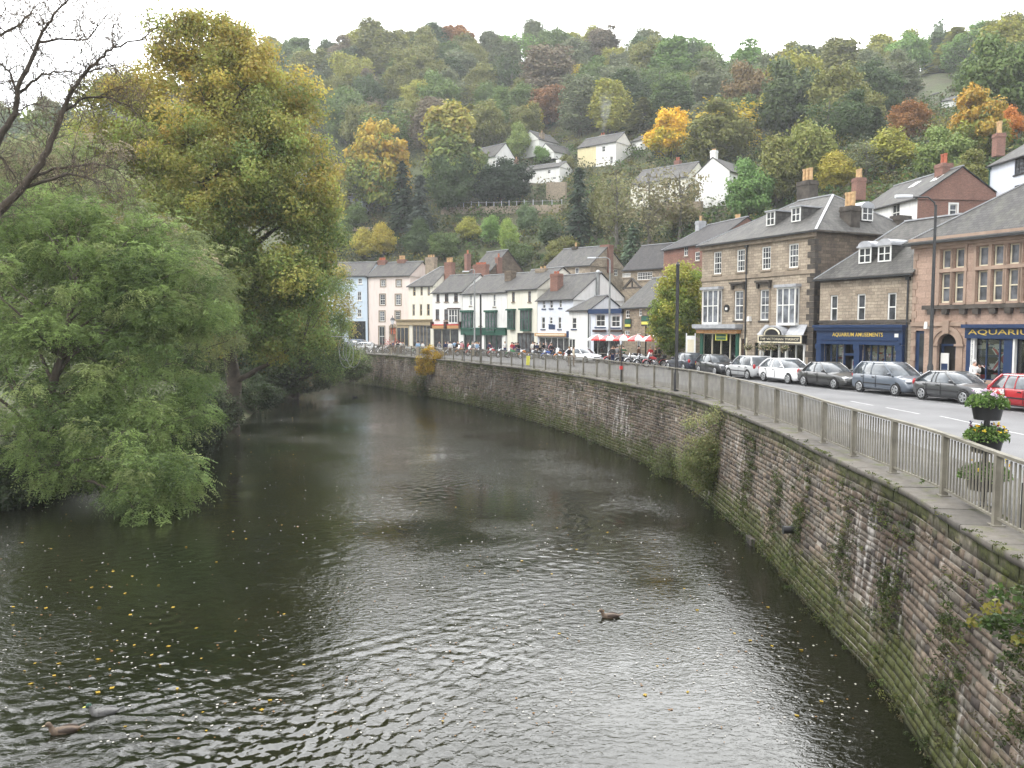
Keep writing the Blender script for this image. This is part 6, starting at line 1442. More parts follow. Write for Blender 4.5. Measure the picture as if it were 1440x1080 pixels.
bigtree('golden_tree', 'huge golden olive autumn tree leaning over the left bank', base,
 [(292, 92, 70, 70, Y0), (276, 62, 60, 44, Y0), (325, 70, 50, 44, Y0), (180, 165, 62, 66, Y0 + 1), (150, 235, 70, 70, Y0 + 2), (405, 165, 48, 70, Y0 - 1), (428, 255, 44, 75, Y0 - 2), (455, 320, 34, 60, Y0 - 2), (240, 145, 72, 75, Y0 + 1), (345, 150, 78, 80, Y0 - 1), (300, 225, 120, 85, Y0), (385, 240, 72, 90, Y0 - 2), (190, 250, 85, 90, Y0 + 2), (240, 345, 120, 85, Y0), (395, 350, 82, 80, Y0 - 2), (330, 420, 110, 60, Y0 - 1), (418, 440, 62, 55, Y0 - 2), (300, 50, 34, 30, Y0), (420, 300, 50, 40, Y0 - 3), (340, 95, 50, 50, Y0 - 1), (290, 320, 66, 60, Y0 - 5), (300, 400, 70, 50, Y0 - 5), (330, 250, 70, 60, Y0 - 5), (270, 210, 60, 60, Y0 - 5), (230, 420, 70, 50, Y0 - 3), (400, 400, 60, 60, Y0 - 4), (350, 470, 60, 40, Y0 - 3)],
 [(322, 600, Y0), (330, 540, Y0), (318, 470, Y0 + .3), (296, 390, Y0), (290, 300, Y0), (292, 200, Y0), (296, 110, Y0), (300, 45, Y0)], .62, 1000, 215, 1.0, .23, .15,
 [((.40, .335, .08), 1.2, .85, .3), ((.33, .325, .085), 1.8, .65, .35), ((.43, .32, .075), .2, .85, .2), ((.26, .30, .085), 1.5, .4, .3), ((.17, .23, .07), 1.3, .12, .3)], 101, 190, lo=.45)
base = G(440, 546, WZ + .4); Y1 = base.y; Y1 = 84.0; base = Vector((GX(425, Y1).x, Y1, WZ + .6))
bigtree('willow_tree', 'pale green drooping willow in front of the terrace at the river bend', base,
 [(452, 415, 42, 50, Y1), (468, 470, 36, 42, Y1), (432, 492, 56, 40, Y1), (470, 505, 34, 28, Y1), (395, 500, 50, 42, Y1), (478, 400, 18, 26, Y1), (488, 448, 20, 26, Y1)],
 [(415, 560, Y1), (420, 520, Y1), (435, 470, Y1), (452, 400, Y1)], .28, 260, 130, .75, .30, .07,
 [((.25, .30, .09), 1, .75, .4), ((.17, .24, .075), 1.2, .4, .4), ((.10, .145, .05), 1, .1, .3), ((.36, .31, .09), .3, .8, .4)], 102, 80, flat=1.1)
# trees further back along the bank fill the gaps
for k, (x, Yk, bl, col_, lb) in enumerate((
  (90, 88, [(90, 300, 130, 120), (20, 380, 110, 100), (150, 400, 130, 100), (70, 230, 90, 70), (180, 480, 130, 70), (20, 480, 100, 70)], (.15, .18, .07), 'dull green tree standing behind the ash trees at the far left'),
  (235, 84, [(240, 420, 120, 90), (300, 480, 110, 70), (180, 470, 120, 80), (330, 520, 80, 45), (250, 540, 130, 40)], (.09, .12, .042), 'dark ivy clad tree under the huge golden tree'),
  (395, 92, [(395, 440, 40, 30), (380, 490, 60, 50), (420, 470, 40, 40)], (.30, .20, .04), 'small orange brown tree glowing through the leaves near the bend'))):
    base = Vector((GX(x, Yk).x, Yk, -2.0)); c_ = np.array(col_)
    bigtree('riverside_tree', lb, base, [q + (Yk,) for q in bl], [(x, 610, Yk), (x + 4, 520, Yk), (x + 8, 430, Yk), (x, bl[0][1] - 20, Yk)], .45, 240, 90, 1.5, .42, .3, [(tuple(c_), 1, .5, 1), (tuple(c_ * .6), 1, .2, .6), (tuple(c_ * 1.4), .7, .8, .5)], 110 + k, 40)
# ---- ash trees: fronds of narrow leaflets
def ash(name, label, base, blobs, trunk, r0, ncl, nfr, rc, pal, seed, nl=80, frL=.42, lo=.4, lf=(.15, .042), droop=.55, nleaf=11):
    rng = np.random.RandomState(seed); t = thing(name, label, 'tree', base); B = np.array([pxblob(base, *q) for q in blobs])
    wts = (B[:, 3] * B[:, 4] * B[:, 5]) ** .6; k = rng.choice(len(B), ncl, p=wts / wts.sum()); u, d = shell(rng, ncl, lo); cc = B[k, :3] + u * B[k, 3:6]
    rcs = rc * rng.uniform(.6, 1.4, ncl); pa = np.array([p_[0] for p_ in pal]); pw = np.array([p_[1] for p_ in pal]); pk = rng.choice(len(pa), ncl, p=pw / pw.sum()); cb = pa[pk] * rng.uniform(.75, 1.25, (ncl, 1))
    idx = np.repeat(np.arange(ncl), nfr); n = len(idx); off, od = shell(rng, n, .25); p0 = cc[idx] + off * rcs[idx][:, None] * np.array([1, 1, .62])
    fd = unit(od * np.array([1, 1, .3]) + d[idx] * .5 + rng.normal(size=(n, 3)) * .35 + np.array([0, 0, -droop * .4])); side = unit(np.cross(fd, np.array([0, 0, 1.0]) + rng.normal(size=(n, 3)) * .15))
    L = frL * rng.uniform(.7, 1.3, n); cf = cb[idx] * rng.uniform(.75, 1.25, (n, 1)); Cs = []; Ds = []; Ns = []; Cl = []
    for j in range(nleaf):
        tt = 1.0 if j == nleaf - 1 else (.22 + .75 * (j // 2) / ((nleaf - 1) / 2)); sg = 0 if j == nleaf - 1 else (1 if j % 2 else -1)
        pos = p0 + fd * (L * tt)[:, None] + np.array([0, 0, -1.0]) * (L * droop * tt * tt)[:, None]
        ld = unit(fd * (.55 if sg else 1) + side * sg * .85 + np.array([0, 0, -.25 - .5 * droop * tt])); Cs.append(pos + ld * lf[0] * .5); Ds.append(ld); Ns.append(unit(np.cross(ld, side) * 1.0 + np.array([0, 0, .8]) + rng.normal(size=(n, 3)) * .3)); Cl.append(cf * rng.uniform(.8, 1.2, (n, 1)))
    C, D, Nn, col = map(np.concatenate, (Cs, Ds, Ns, Cl)); kk = C[:, 2] + base.z > WZ + .04; C, D, Nn, col = C[kk], D[kk], Nn[kk], col[kk]; s_ = rng.uniform(.75, 1.25, len(C))
    mobj('crown', leaf_mesh('crown', C, Nn, lf[0] * s_, lf[1] * s_, col, rng, D), t)
    skeleton(rng, [Vector(P(*q)) - base for q in trunk], r0, cc, nl, .1, .015).build('trunk', M['bark'], t, 60); return t
Ya = 35.0; base = Vector((GX(60, Ya).x, Ya, WZ + .5))
ash('ash_tree', 'feathery green ash tree overhanging the water at the left', base,
 [(70, 420, 120, 80, 36), (170, 420, 80, 60, 36), (90, 520, 120, 85, 35), (190, 520, 95, 80, 35.5), (55, 610, 105, 70, 34), (165, 620, 85, 65, 33), (215, 665, 62, 40, 31.5), (245, 600, 48, 50, 34), (240, 450, 58, 55, 36), (20, 480, 90, 100, 37), (205, 705, 52, 28, 30.6), (90, 345, 110, 60, 37), (40, 330, 80, 50, 38), (250, 400, 60, 45, 37), (285, 430, 40, 40, 37), (150, 300, 50, 40, 38), (230, 345, 44, 36, 38), (20, 290, 60, 40, 38), (190, 365, 70, 45, 37), (255, 665, 42, 34, 31.5), (262, 530, 34, 50, 35), (110, 660, 70, 40, 33)],
 [(30, 700, Ya), (50, 620, Ya), (75, 540, Ya), (95, 460, Ya), (110, 380, Ya)], .30, 620, 38, .64,
 [((.20, .275, .09), 3, ), ((.15, .215, .07), 2), ((.26, .315, .12), 1.2), ((.10, .15, .05), 1.5)], 201, 150)
Yb = 40.0; base = Vector((GX(-40, Yb).x, Yb, -2.5))
ash('ash_tree', 'greyish olive ash tree hung with seed bunches at the left edge', base,
 [(40, 330, 90, 70, Yb), (120, 345, 90, 50, Yb), (10, 260, 70, 60, Yb + 1), (200, 370, 60, 40, Yb), (270, 385, 55, 34, Yb - 1), (90, 270, 70, 45, Yb + 1), (170, 300, 70, 50, Yb), (30, 230, 70, 50, Yb + 2), (120, 225, 60, 40, Yb + 2), (230, 345, 60, 40, Yb)],
 [(-40, 660, Yb), (-20, 520, Yb), (0, 420, Yb), (30, 300, Yb)], .26, 330, 20, .6,
 [((.25, .27, .14), 2), ((.19, .23, .10), 2), ((.30, .26, .17), 1)], 202, 120, droop=.8, lo=.2, lf=(.15, .05), nleaf=9)
Yc = 46.0; base = Vector((GX(275, Yc).x, Yc, WZ + .5))
ash('ash_tree', 'small yellowish ash sapling leaning out below the huge golden tree', base,
 [(285, 375, 50, 34, Yc), (300, 420, 40, 36, Yc), (270, 450, 40, 40, Yc), (305, 480, 30, 30, Yc)],
 [(270, 620, Yc), (272, 540, Yc), (280, 460, Yc), (288, 380, Yc)], .14, 80, 24, .6, [((.26, .29, .12), 2), ((.19, .23, .09), 2)], 203, 50, nleaf=9)
# bank shrubs and the ivy mass at the waterline
rng = np.random.RandomState(51)
for k, (x, y, rx, ry, Yk, c_, lb) in enumerate(((268, 590, 42, 48, 47, (.05, .07, .035), 'dark leafy shrub on the bank beside the ash tree'), (300, 575, 36, 34, 56, (.075, .09, .05), 'grey green shrub on the bank under the trunk'),
      (355, 548, 42, 30, 70, (.05, .07, .03), 'dark shrub at the foot of the huge golden tree'), (410, 530, 50, 26, 84, (.055, .07, .03), 'low dark shrub trailing in the water near the willow'), (20, 660, 80, 60, 36, (.035, .05, .022), 'added dark shrub filling the shadow of the bank on the far left'), (-10, 690, 60, 40, 33, (.05, .07, .03), 'low green shrub trailing in the water at the left edge'), (205, 655, 60, 42, 38, (.04, .055, .025), 'dark shrub under the tips of the overhanging ash'), (200, 610, 60, 60, 46, (.035, .048, .022), 'shaded shrub behind the overhanging ash'), (495, 512, 26, 22, 100, (.09, .12, .045), 'light green bush at the far bend of the river'))):  # far left dark shrubs are added to deepen the bank's shadow
    base = P(x, y + ry, Yk); base.z = max(base.z, WZ - .2); s_ = thing('bank_shrub', lb, 'shrub', base)
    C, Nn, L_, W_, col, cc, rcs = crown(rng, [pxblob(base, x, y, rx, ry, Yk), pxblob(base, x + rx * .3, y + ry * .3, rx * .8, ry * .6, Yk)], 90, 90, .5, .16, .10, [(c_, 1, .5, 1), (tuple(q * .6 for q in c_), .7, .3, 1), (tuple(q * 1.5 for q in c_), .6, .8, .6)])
    kk = C[:, 2] + base.z > WZ + .03; mobj('leaves', leaf_mesh('leaves', C[kk], Nn[kk], L_[kk], W_[kk], col[kk], rng), s_)
    mb = MB()
    for q in range(14): limb(mb, (rng.normal() * .3, rng.normal() * .3, -.3), cc[q], .035, .01, rng)
    mb.build('stems', M['bark'], s_, 60)
# bare branched tree at the top left
bt = thing('bare_tree', 'nearly bare dark branched tree reaching in from the top left corner', 'tree', Vector((GX(-60, 30).x, 30, -2.2))); b0 = bt.location.copy()
rng = np.random.RandomState(71); mb = MB(); Yt = 30.0; p1 = lambda x, y, dy=0: np.array(P(x / 2.7, y / 2.7, Yt + dy) - b0)
seeds = []; LM = [([(-260, 1500), (-160, 1100), (-90, 800), (0, 520), (60, 430), (65, 340), (130, 200), (160, 120), (200, 60), (290, -30)], .20, .02), ([(-120, 900), (40, 760), (160, 620), (200, 520), (235, 430), (270, 350), (310, 290), (380, 220), (430, 180), (540, 150), (640, 50)], .17, .012),
   ([(62, 345), (40, 280), (0, 240), (-40, 235)], .05, .02), ([(-60, 880), (100, 690), (200, 640), (350, 620), (430, 640), (490, 690)], .09, .012), ([(60, 720), (250, 660), (330, 670), (400, 700), (470, 760)], .07, .01), ([(235, 425), (330, 370), (430, 375), (500, 410), (545, 465)], .06, .01),
   ([(150, 160), (250, 150), (330, 150), (370, 100), (420, 40)], .05, .01), ([(75, 350), (160, 280), (250, 270), (340, 290)], .06, .01), ([(-60, 150), (0, 135), (80, 90), (140, 20)], .07, .02), ([(0, -20), (20, 30), (-10, 80)], .03, .01), ([(430, 180), (430, 100), (425, 30)], .03, .008), ([(65, 420), (130, 395), (220, 410)], .035, .01), ([(320, 285), (400, 250), (470, 240)], .03, .01), ([(-80, 560), (10, 600), (60, 680)], .05, .02), ([(130, 200), (80, 130), (60, 40)], .035, .01), ([(330, 150), (300, 90), (330, 10)], .025, .008)]
for pts, ra_, rb_ in LM:
    dy = rng.uniform(-1.2, 1.2); q = [p1(x, y, dy * i / len(pts)) for i, (x, y) in enumerate(pts)]; qq = catmull(q, .22); qq = qq + rng.normal(size=qq.shape) * .012 if False else qq
    P3 = []
    for i in range(len(q) - 1):
        for s_ in range(4): P3.append(q[i] + (q[i + 1] - q[i]) * s_ / 4 + rng.normal(size=3) * .025 * (s_ > 0))
    P3.append(q[-1]); n = len(P3); mb.tube(P3, [ra_ + (rb_ - ra_) * (i / (n - 1)) ** .7 for i in range(n)], 7)
    for i in range(2, n): seeds.append((P3[i], P3[i] - P3[i - 1], ra_ + (rb_ - ra_) * (i / (n - 1)) ** .7))
def twigs(p, d, r, depth):
    L = rng.uniform(.35, 1.0) * (1.0 if depth else .6); d = d / np.linalg.norm(d); pts = [p]
    for i in range(4): d = d + rng.normal(size=3) * .28 + np.array([0, 0, .07]); d /= np.linalg.norm(d); pts.append(pts[-1] + d * L / 4)
    mb.tube(pts, [r, r * .85, r * .75, r * .65, r * .5], 4)
    KEYS.append(pts[-1]); KEYS.append(pts[2])
    if depth > 0:
        for _ in range(rng.randint(2, 4)): twigs(pts[rng.randint(1, 5)], d + rng.normal(size=3) * .75, r * .62, depth - 1)
KEYS = []
for p, d, r in seeds:
    if p[2] + b0.z > 5:
        for _ in range(rng.choice([1, 2, 2])): twigs(p, d / np.linalg.norm(d) + rng.normal(size=3) * .8, min(r * .5, .018), 2)
mb.build('trunk', M['bark'], bt, 60)
K = np.array(KEYS); K = K[rng.uniform(size=len(K)) < .5]; idx = np.repeat(np.arange(len(K)), 4); C = K[idx] + rng.normal(size=(len(idx), 3)) * .09
mobj('seed_bunches', leaf_mesh('seed_bunches', C, unit(rng.normal(size=C.shape)), .10, .028, np.array([[.15, .115, .085]]) * rng.uniform(.6, 1.4, (len(C), 1)), rng, np.tile([0, 0, -1.0], (len(C), 1)) + rng.normal(size=C.shape) * .3), bt)

# ------------------------------------------------------------------ growth on the river wall
rng = np.random.RandomState(81)
def wallpt(s, z, out=.05): q = wface(s, z, out); return (q[0] + rw0.x, q[1] + rw0.y, q[2] + rw0.z)
pts = []
for i in range(4200):                        # tufts low on the wall and on the ledge, thicker further away
    s = rng.uniform(36, 150); far = np.clip((s - 52) / 30, 0, 1); band = .5 + .5 * math.sin(s * .55 + 2 * math.sin(s * .23))
    if rng.rand() > .12 + .75 * far * (.4 + .6 * band) + .25 * band * (1 - far): continue
    zmax = .35 + 1.5 * far + .9 * band * rng.rand(); z = WZ + abs(rng.normal()) * zmax * .55; pts.append(wallpt(s, min(z, -.3), rng.uniform(.02, .25 + .5 * far * (z < WZ + 1))))
for i in range(1500):                        # cushions under the coping and scattered patches
    s = rng.uniform(34, 150); band = math.sin(s * .8 + 1.7 * math.sin(s * .31))
    if band < rng.uniform(-.5, 1): continue
    pts.append(wallpt(s, -.45 - abs(rng.normal()) * .38, .04))
for i in range(900):
    s0_ = rng.choice([40.5, 43, 46.2, 49.0, 52.5, 55, 58.4]); pts.append(wallpt(s0_ + rng.normal() * .45, -2.1 + rng.normal() * .75, .04))
scatter_leaves('wall_plants', 'moss, ferns and grasses growing from the joints of the river wall', pts, 26, .11, .055, .022, [(.05, .075, .02), (.08, .11, .03), (.035, .05, .015), (.11, .12, .035), (.07, .06, .03)], rng, .8)
pts = [];
for i in range(2200):
    s = rng.uniform(34, 150); p, _, _ = w_at(s, rng.choice([.02, .9]) + rng.normal() * .05)
    if math.sin(s * 1.1 + 2 * math.sin(s * .4)) > rng.uniform(-.6, 1.2): pts.append((p[0], p[1], .115))
scatter_leaves('coping_moss', 'low cushions of moss along the edges of the coping stones', pts, 20, .06, .03, .018, [(.08, .10, .02), (.05, .065, .018), (.12, .13, .03)], rng, .35)
def wbush(name, label, x, y, rx, ry, s, n, nl, rc, L, W, pal, seed, out=.5, flat=.8, jit=.9):
    rng = np.random.RandomState(seed); p, nn, _ = w_at(s); Yk = float(p[1]); base = Vector((float(p[0]) - .2, Yk, P(x, y + ry * .6, Yk).z)); t = thing(name, label, 'shrub', base)
    bl = [pxblob(base, x, y, rx, ry, Yk - out * .3, 0.75), pxblob(base, x - rx * .3, y + ry * .35, rx * .7, ry * .6, Yk - out * .5, .7)]
    C, Nn, L_, W_, col, cc, rcs = crown(rng, bl, n, nl, rc, L, W, pal, flat, jit, .3); mobj('leaves', leaf_mesh('leaves', C, Nn, L_, W_, col, rng), t); mb = MB()
    for q in range(26): limb(mb, (.25, .1, -.3 + rng.normal() * .2), cc[q], .022, .006, rng, .1)
    mb.build('stems', M['bark_pale'], t, 60)
wbush('wall_shrub', 'straggly pale green shrub growing out of the middle of the river wall', 1012, 632, 58, 62, w_s_of_px(1010), 230, 70, .32, .10, .04, [((.20, .22, .09), 1, .6, 1), ((.13, .155, .055), 1, .2, .6), ((.27, .26, .12), .7, .8, .5)], 91)
wbush('wall_shrub', 'thin grassy shrub hanging below the straggly wall shrub', 955, 650, 40, 34, w_s_of_px(952), 90, 50, .3, .11, .035, [((.11, .13, .045), 1, .6, 1), ((.07, .085, .03), 1, .2, .6)], 92)
wbush('golden_bush', 'small bright golden bush on the wall at the far bend', 607, 510, 19, 22, w_s_of_px(607), 90, 70, .35, .16, .11, [((.42, .28, .03), 1, .7, 1), ((.30, .22, .035), 1, .3, .8)], 93)
wbush('wall_shrub', 'dull green shrub hanging under the golden bush', 600, 545, 24, 18, w_s_of_px(600), 70, 60, .4, .17, .08, [((.07, .085, .03), 1, .5, 1), ((.12, .11, .05), .6, .5, 1)], 94)
wbush('wall_shrub', 'bare twigged ivy plant sprouting from the wall at the right edge', 1428, 872, 26, 52, 39.2, 34, 26, .10, .07, .05, [((.05, .08, .022), 1, .5, 1), ((.16, .15, .03), .4, .6, .6)], 95, out=.2)
# ------------------------------------------------------------------ shop side pavement
KERB = [(23.4, 26), (22.3, 32), (21.3, 36.9), (20.3, 41.2), (19.1, 45.6), (18.0, 49.3), (16.9, 53.2), (15.9, 58.2), (14.8, 64.5), (13.4, 72), (11.2, 78), (7.5, 85), (1.5, 93), (-5, 101), (-13, 108), (-24, 114), (-40, 124)]
KC = catmull(KERB, 1.0); V = []; F = []; UV = []
for i, (x, y) in enumerate(KC):
    V += [(x, y, -.05), (x, y, .11), (x + .03, y + .01, .12), (x + .16, y + .05, .12), (x + 10, y + 4.4, .12), (x + 26, y + 10.5, .12)]; UV += [(i, 0), (i, .1), (i, .12), (i, .25), (i, 10), (i, 26)]
F = [(i * 6 + j, i * 6 + j + 1, (i + 1) * 6 + j + 1, (i + 1) * 6 + j) for i in range(len(KC) - 1) for j in range(5)]
tag(mobj('pavement', np_mesh('pavement', V, F, M['slabs'], uv=np.array(UV, float))), 'slab pavement in front of the shops', 'pavement', kind='structure')
dy = MB()
for i in range(len(KC) - 1):                 # worn line beside the parked cars
    if 30 < KC[i][1] < 66 and i % 4 != 3:
        p, q = KC[i], KC[i + 1]; dy.quad((p[0] - 2.35, p[1] - .6, .004), (p[0] - 2.25, p[1] - .6, .004), (q[0] - 2.25, q[1] - .6, .004), (q[0] - 2.35, q[1] - .6, .004))
tag(dy.build('road_marking', bpy.data.materials['road_paint']), 'broken white line marking the parking bays', 'road marking', kind='structure')

# ------------------------------------------------------------------ cars
def make_car(label, loc, head, col, L=4.0, Wd=1.7, Hh=1.42, belt=.92, hood=.86, ws0=.20, ws1=.02, rf1=-.30, rf0=-.47, boot=None, name='parked_car', trim=True):
    """L, Wd, Hh: size; ws0/ws1: foot and head of the windscreen, rf1/rf0: head and foot of the rear screen, as fractions of the length from the middle."""
    t = thing(name, label, 'car', loc, head, 'cars parked along the shops'); hw = Wd / 2
    st = [(-.5, .62, .78, .34), (-.487, .80, .88, .28), (-.455, boot or belt - .04, .95, .24), (rf0 + .03, boot or belt, .985, .21), (-.2, belt, 1, .20), (.05, belt - .01, 1, .20), (ws0, belt - .03, .995, .20), (.34, hood - .02, .97, .20), (.43, hood - .12, .92, .21), (.48, .60, .84, .25), (.5, .48, .74, .32)]
    st = sorted(st, key=lambda q: q[0]); rings = []
    for f, zt, wf, zb in st:
        w_ = hw * wf; x = f * L; half = [(0, zb), (w_ * .86, zb), (w_ * .975, zb + .10), (w_, zb + (zt - zb) * .5), (w_ * .975, zt - .10), (w_ * .90, zt - .02), (w_ * .6, zt + .012), (0, zt + .02)]
        rings.append([(x, -y, z) for y, z in half] + [(x, y, z) for y, z in reversed(half[1:-1])])
    mb = MB(); mb.loft([list(reversed(r)) for r in rings], 0)
    for sg in (-1, 1):
        for fx in (-.315, .31):
            mb.lathe([(.355, sg * hw * .965 - .012), (.355, sg * hw * .965 + .026)], 20, (fx * L, 0, .33), 1, 'y')
        y = sg * hw
        for fx in (.0 - .02, -.24): mb.box(fx * L - .006, fx * L + .006, y - .02, y + .003, .32, belt - .06, 1)
        if trim: mb.box(-.25 * L, .24 * L, y - .01, y + .012, .50, .56, 1)
        mb.box(-.22 * L, .22 * L, y - .03, y + .004, .20, .25, 1)
    mb.box(.5 * L - .05, .5 * L + .004, -hw * .6, hw * .6, .27, .40, 1); mb.box(-.5 * L - .004, -.5 * L + .05, -hw * .66, hw * .66, .34, .44, 1)
    b = mb.build('body', [M['carpaint'], M['black']], t, 40); b.color = (*col, 1)
    # glasshouse
    zb, zt = belt - .03, Hh - .045; wb, wt = hw * .93, hw * .72; xb0, xb1, xt0, xt1 = rf0 * L, ws0 * L, rf1 * L, ws1 * L
    gm = MB(); ms = []
    for k in range(5):
        f = k / 4; bow = .035 * math.sin(math.pi * f); z = zb + (zt - zb) * f; w_ = wb + (wt - wb) * f + bow; x0 = xb0 + (xt0 - xb0) * f - bow; x1 = xb1 + (xt1 - xb1) * f + bow
        ms.append([(x0, -w_ * .9, z), (x0 + .12, -w_, z), (x1 - .16, -w_, z), (x1, -w_ * .86, z), (x1 + .05, 0, z), (x1, w_ * .86, z), (x1 - .16, w_, z), (x0 + .12, w_, z), (x0, w_ * .9, z), (x0 - .04, 0, z)])
    gm.loft(ms, 0); gm.build('window_glass', M['carglass'], t, 60)
    rm = MB(); top = ms[-1]; c = ((xt0 + xt1) / 2, 0)
    r0 = [((p[0] - c[0]) * 1.015 + c[0], p[1] * 1.03, zt - .015) for p in top]; r1_ = [((p[0] - c[0]) * 1.0 + c[0], p[1] * 1.0, zt + .012) for p in top]; r2_ = [((p[0] - c[0]) * .82 + c[0], p[1] * .8, Hh) for p in top]
    rm.loft([r0, r1_, r2_], 0)
    for sg in (-1, 1):
        for kb in (2, 1):
            i = kb if sg < 0 else 9 - kb - 1 + (0 if kb == 1 else 0); i = {(-1, 2): 2, (-1, 1): 1, (1, 2): 6, (1, 1): 7}[(sg, kb)]
            rm.tube([Vector(m_[i]) + Vector((0, sg * .006, 0)) for m_ in ms], .036 if kb == 2 else .06, 6)
        fB = (xt0 + xt1) / 2 + .12 * L * .1
        rm.tube([(fB, sg * (wb + .006), zb), (fB, sg * ((wb + wt) / 2 + .03), (zb + zt) / 2), (fB, sg * (wt + .01), zt)], .03, 6)
        if L > 3.95 and rf0 < -.4: fC = xt0 + .10 * L; rm.tube([(fC - .05, sg * (wb + .006), zb), (fC, sg * ((wb + wt) / 2 + .03), (zb + zt) / 2), (fC + .03, sg * (wt + .01), zt)], .026, 6)
    r = rm.build('roof', M['carpaint'], t, 50); r.color = (*col, 1)
    for sg in (-1, 1):
        for fx in (-.315, .31):
            w_ = MB(); y = sg * (hw - .085); w_.lathe([(.20, -.09), (.29, -.10), (.31, -.06), (.31, .06), (.29, .10), (.20, .09)], 20, (fx * L, y, .31), 0, 'y')
            wo = w_.build('wheel', M['tyre'], t, 50); k = MB(); yo = y + sg * .075
            k.lathe([(.205, yo - .02), (.205, yo + .02)] if sg > 0 else [(.205, yo - .02), (.205, yo + .02)], 20, (fx * L, 0, .31), 1, 'y')
            for q in range(5):
                a = 2 * math.pi * q / 5; k.bar((fx * L, yo + sg * .028, .31), (fx * L + math.cos(a) * .19, yo + sg * .026, .31 + math.sin(a) * .19), .03, .075, 0)
            k.torus((fx * L, yo + sg * .016, .31), .195, .022, 'y', 18, 5, 0); k.build('rim', [M['alloy'], M['iron']], wo, 50)
        lm = MB(); lm.ball((.455 * L, sg * hw * .66, hood - .17), (.14, hw * .22, .085), 10, 6); lm.build('headlight', M['lamp'], t, 90)
        tm = MB(); tm.ball((-.472 * L, sg * hw * .82, belt - .10), (.10, .10, .17), 8, 6); tm.build('tail_light', M['redlamp'], t, 90)
        mm = MB(); mm.ball((ws0 * L - .28, sg * (hw + .06), belt + .06), (.07, .10, .065), 8, 5); o = mm.build('mirror', M['carpaint'], t, 90); o.color = (col[0] * .7, col[1] * .7, col[2] * .7, 1)
        for fx in (-.03, -.235):
            hm_ = MB(); hm_.box(fx * L - .24, fx * L - .08, sg * hw - .02, sg * hw + .022, belt - .17, belt - .13); hm_.build('door_handle', M['black'], t)
    gr = MB(); gr.box(.478 * L, .5 * L - .0, -hw * .42, hw * .42, .50, .60); gr.build('grille', M['black'], t)
    pf = MB(); pf.box(.5 * L + .004, .5 * L + .016, -.26, .26, .40, .51); tag(pf.build('number_plate', M['white'], t), 'white front number plate')
    pr = MB(); pr.box(-.5 * L - .016, -.5 * L - .004, -.26, .26, .56, .67); tag(pr.build('number_plate', M['yellow'], t), 'yellow rear number plate')
    return t
def hd(dx, dy): return math.atan2(dy, dx)
tow = hd(.24, -.97); away = hd(-.24, .97)
make_car('bright red hatchback parked at the right edge of the photo', (20.95, 32.2, 0), tow, (.36, .012, .018), 4.0, 1.68, 1.47, .93, .88, .24, .06, -.36, -.47)
make_car('charcoal hatchback parked in front of the aquarium hall by the lamp post', (20.15, 36.9, 0), tow, (.05, .052, .055), 4.0, 1.69, 1.38, .90, .82, .21, .02, -.27, -.45)
make_car('tall blue grey people carrier parked between the two charcoal cars', (19.25, 41.4, 0), tow, (.095, .115, .145), 4.28, 1.75, 1.62, 1.0, .92, .29, .08, -.36, -.48)
make_car('long dark charcoal saloon parked in front of the amusements shop', (18.0, 46.0, 0), tow, (.035, .036, .035), 4.5, 1.72, 1.42, .90, .80, .17, .0, -.24, -.37, boot=.92)
make_car('gleaming white hatchback parked beside the corner of the teashop block', (16.95, 50.1, 0), tow, (.78, .79, .80), 4.3, 1.8, 1.48, .95, .86, .23, .03, -.30, -.47, trim=False)
make_car('silver compact car parked facing away outside the teashop', (15.75, 54.3, 0), away, (.42, .43, .44), 3.9, 1.7, 1.53, .95, .88, .27, .10, -.38, -.47)
make_car('black small hatchback parked outside the shop with the orange sign', (14.8, 59.0, 0), tow, (.02, .021, .023), 3.9, 1.68, 1.45, .93, .87, .22, .04, -.33, -.47)
make_car('dark navy saloon parked facing away at the far end of the near row', (13.7, 64.6, 0), away, (.022, .026, .045), 4.4, 1.72, 1.42, .91, .82, .18, .0, -.25, -.39, boot=.92)
make_car('white hatchback parked between the motorcycles in front of the cafe', (6.9, 79.5, 0), hd(.6, -.8), (.76, .77, .78), 4.0, 1.7, 1.45, .93, .86, .22, .04, -.32, -.47)
make_car('white car parked at the far bend outside the pale blue house', (GX(519, 114).x, 114, 0), hd(.9, -.4), (.76, .77, .78), 4.1, 1.7, 1.42, .93, .86, .22, .04, -.30, -.46)
make_car('dull blue car parked behind the white one at the far bend', (GX(507, 121).x, 121, .12), hd(.95, -.3), (.10, .14, .22), 4.2, 1.75, 1.6, .98, .9, .25, .07, -.36, -.48)

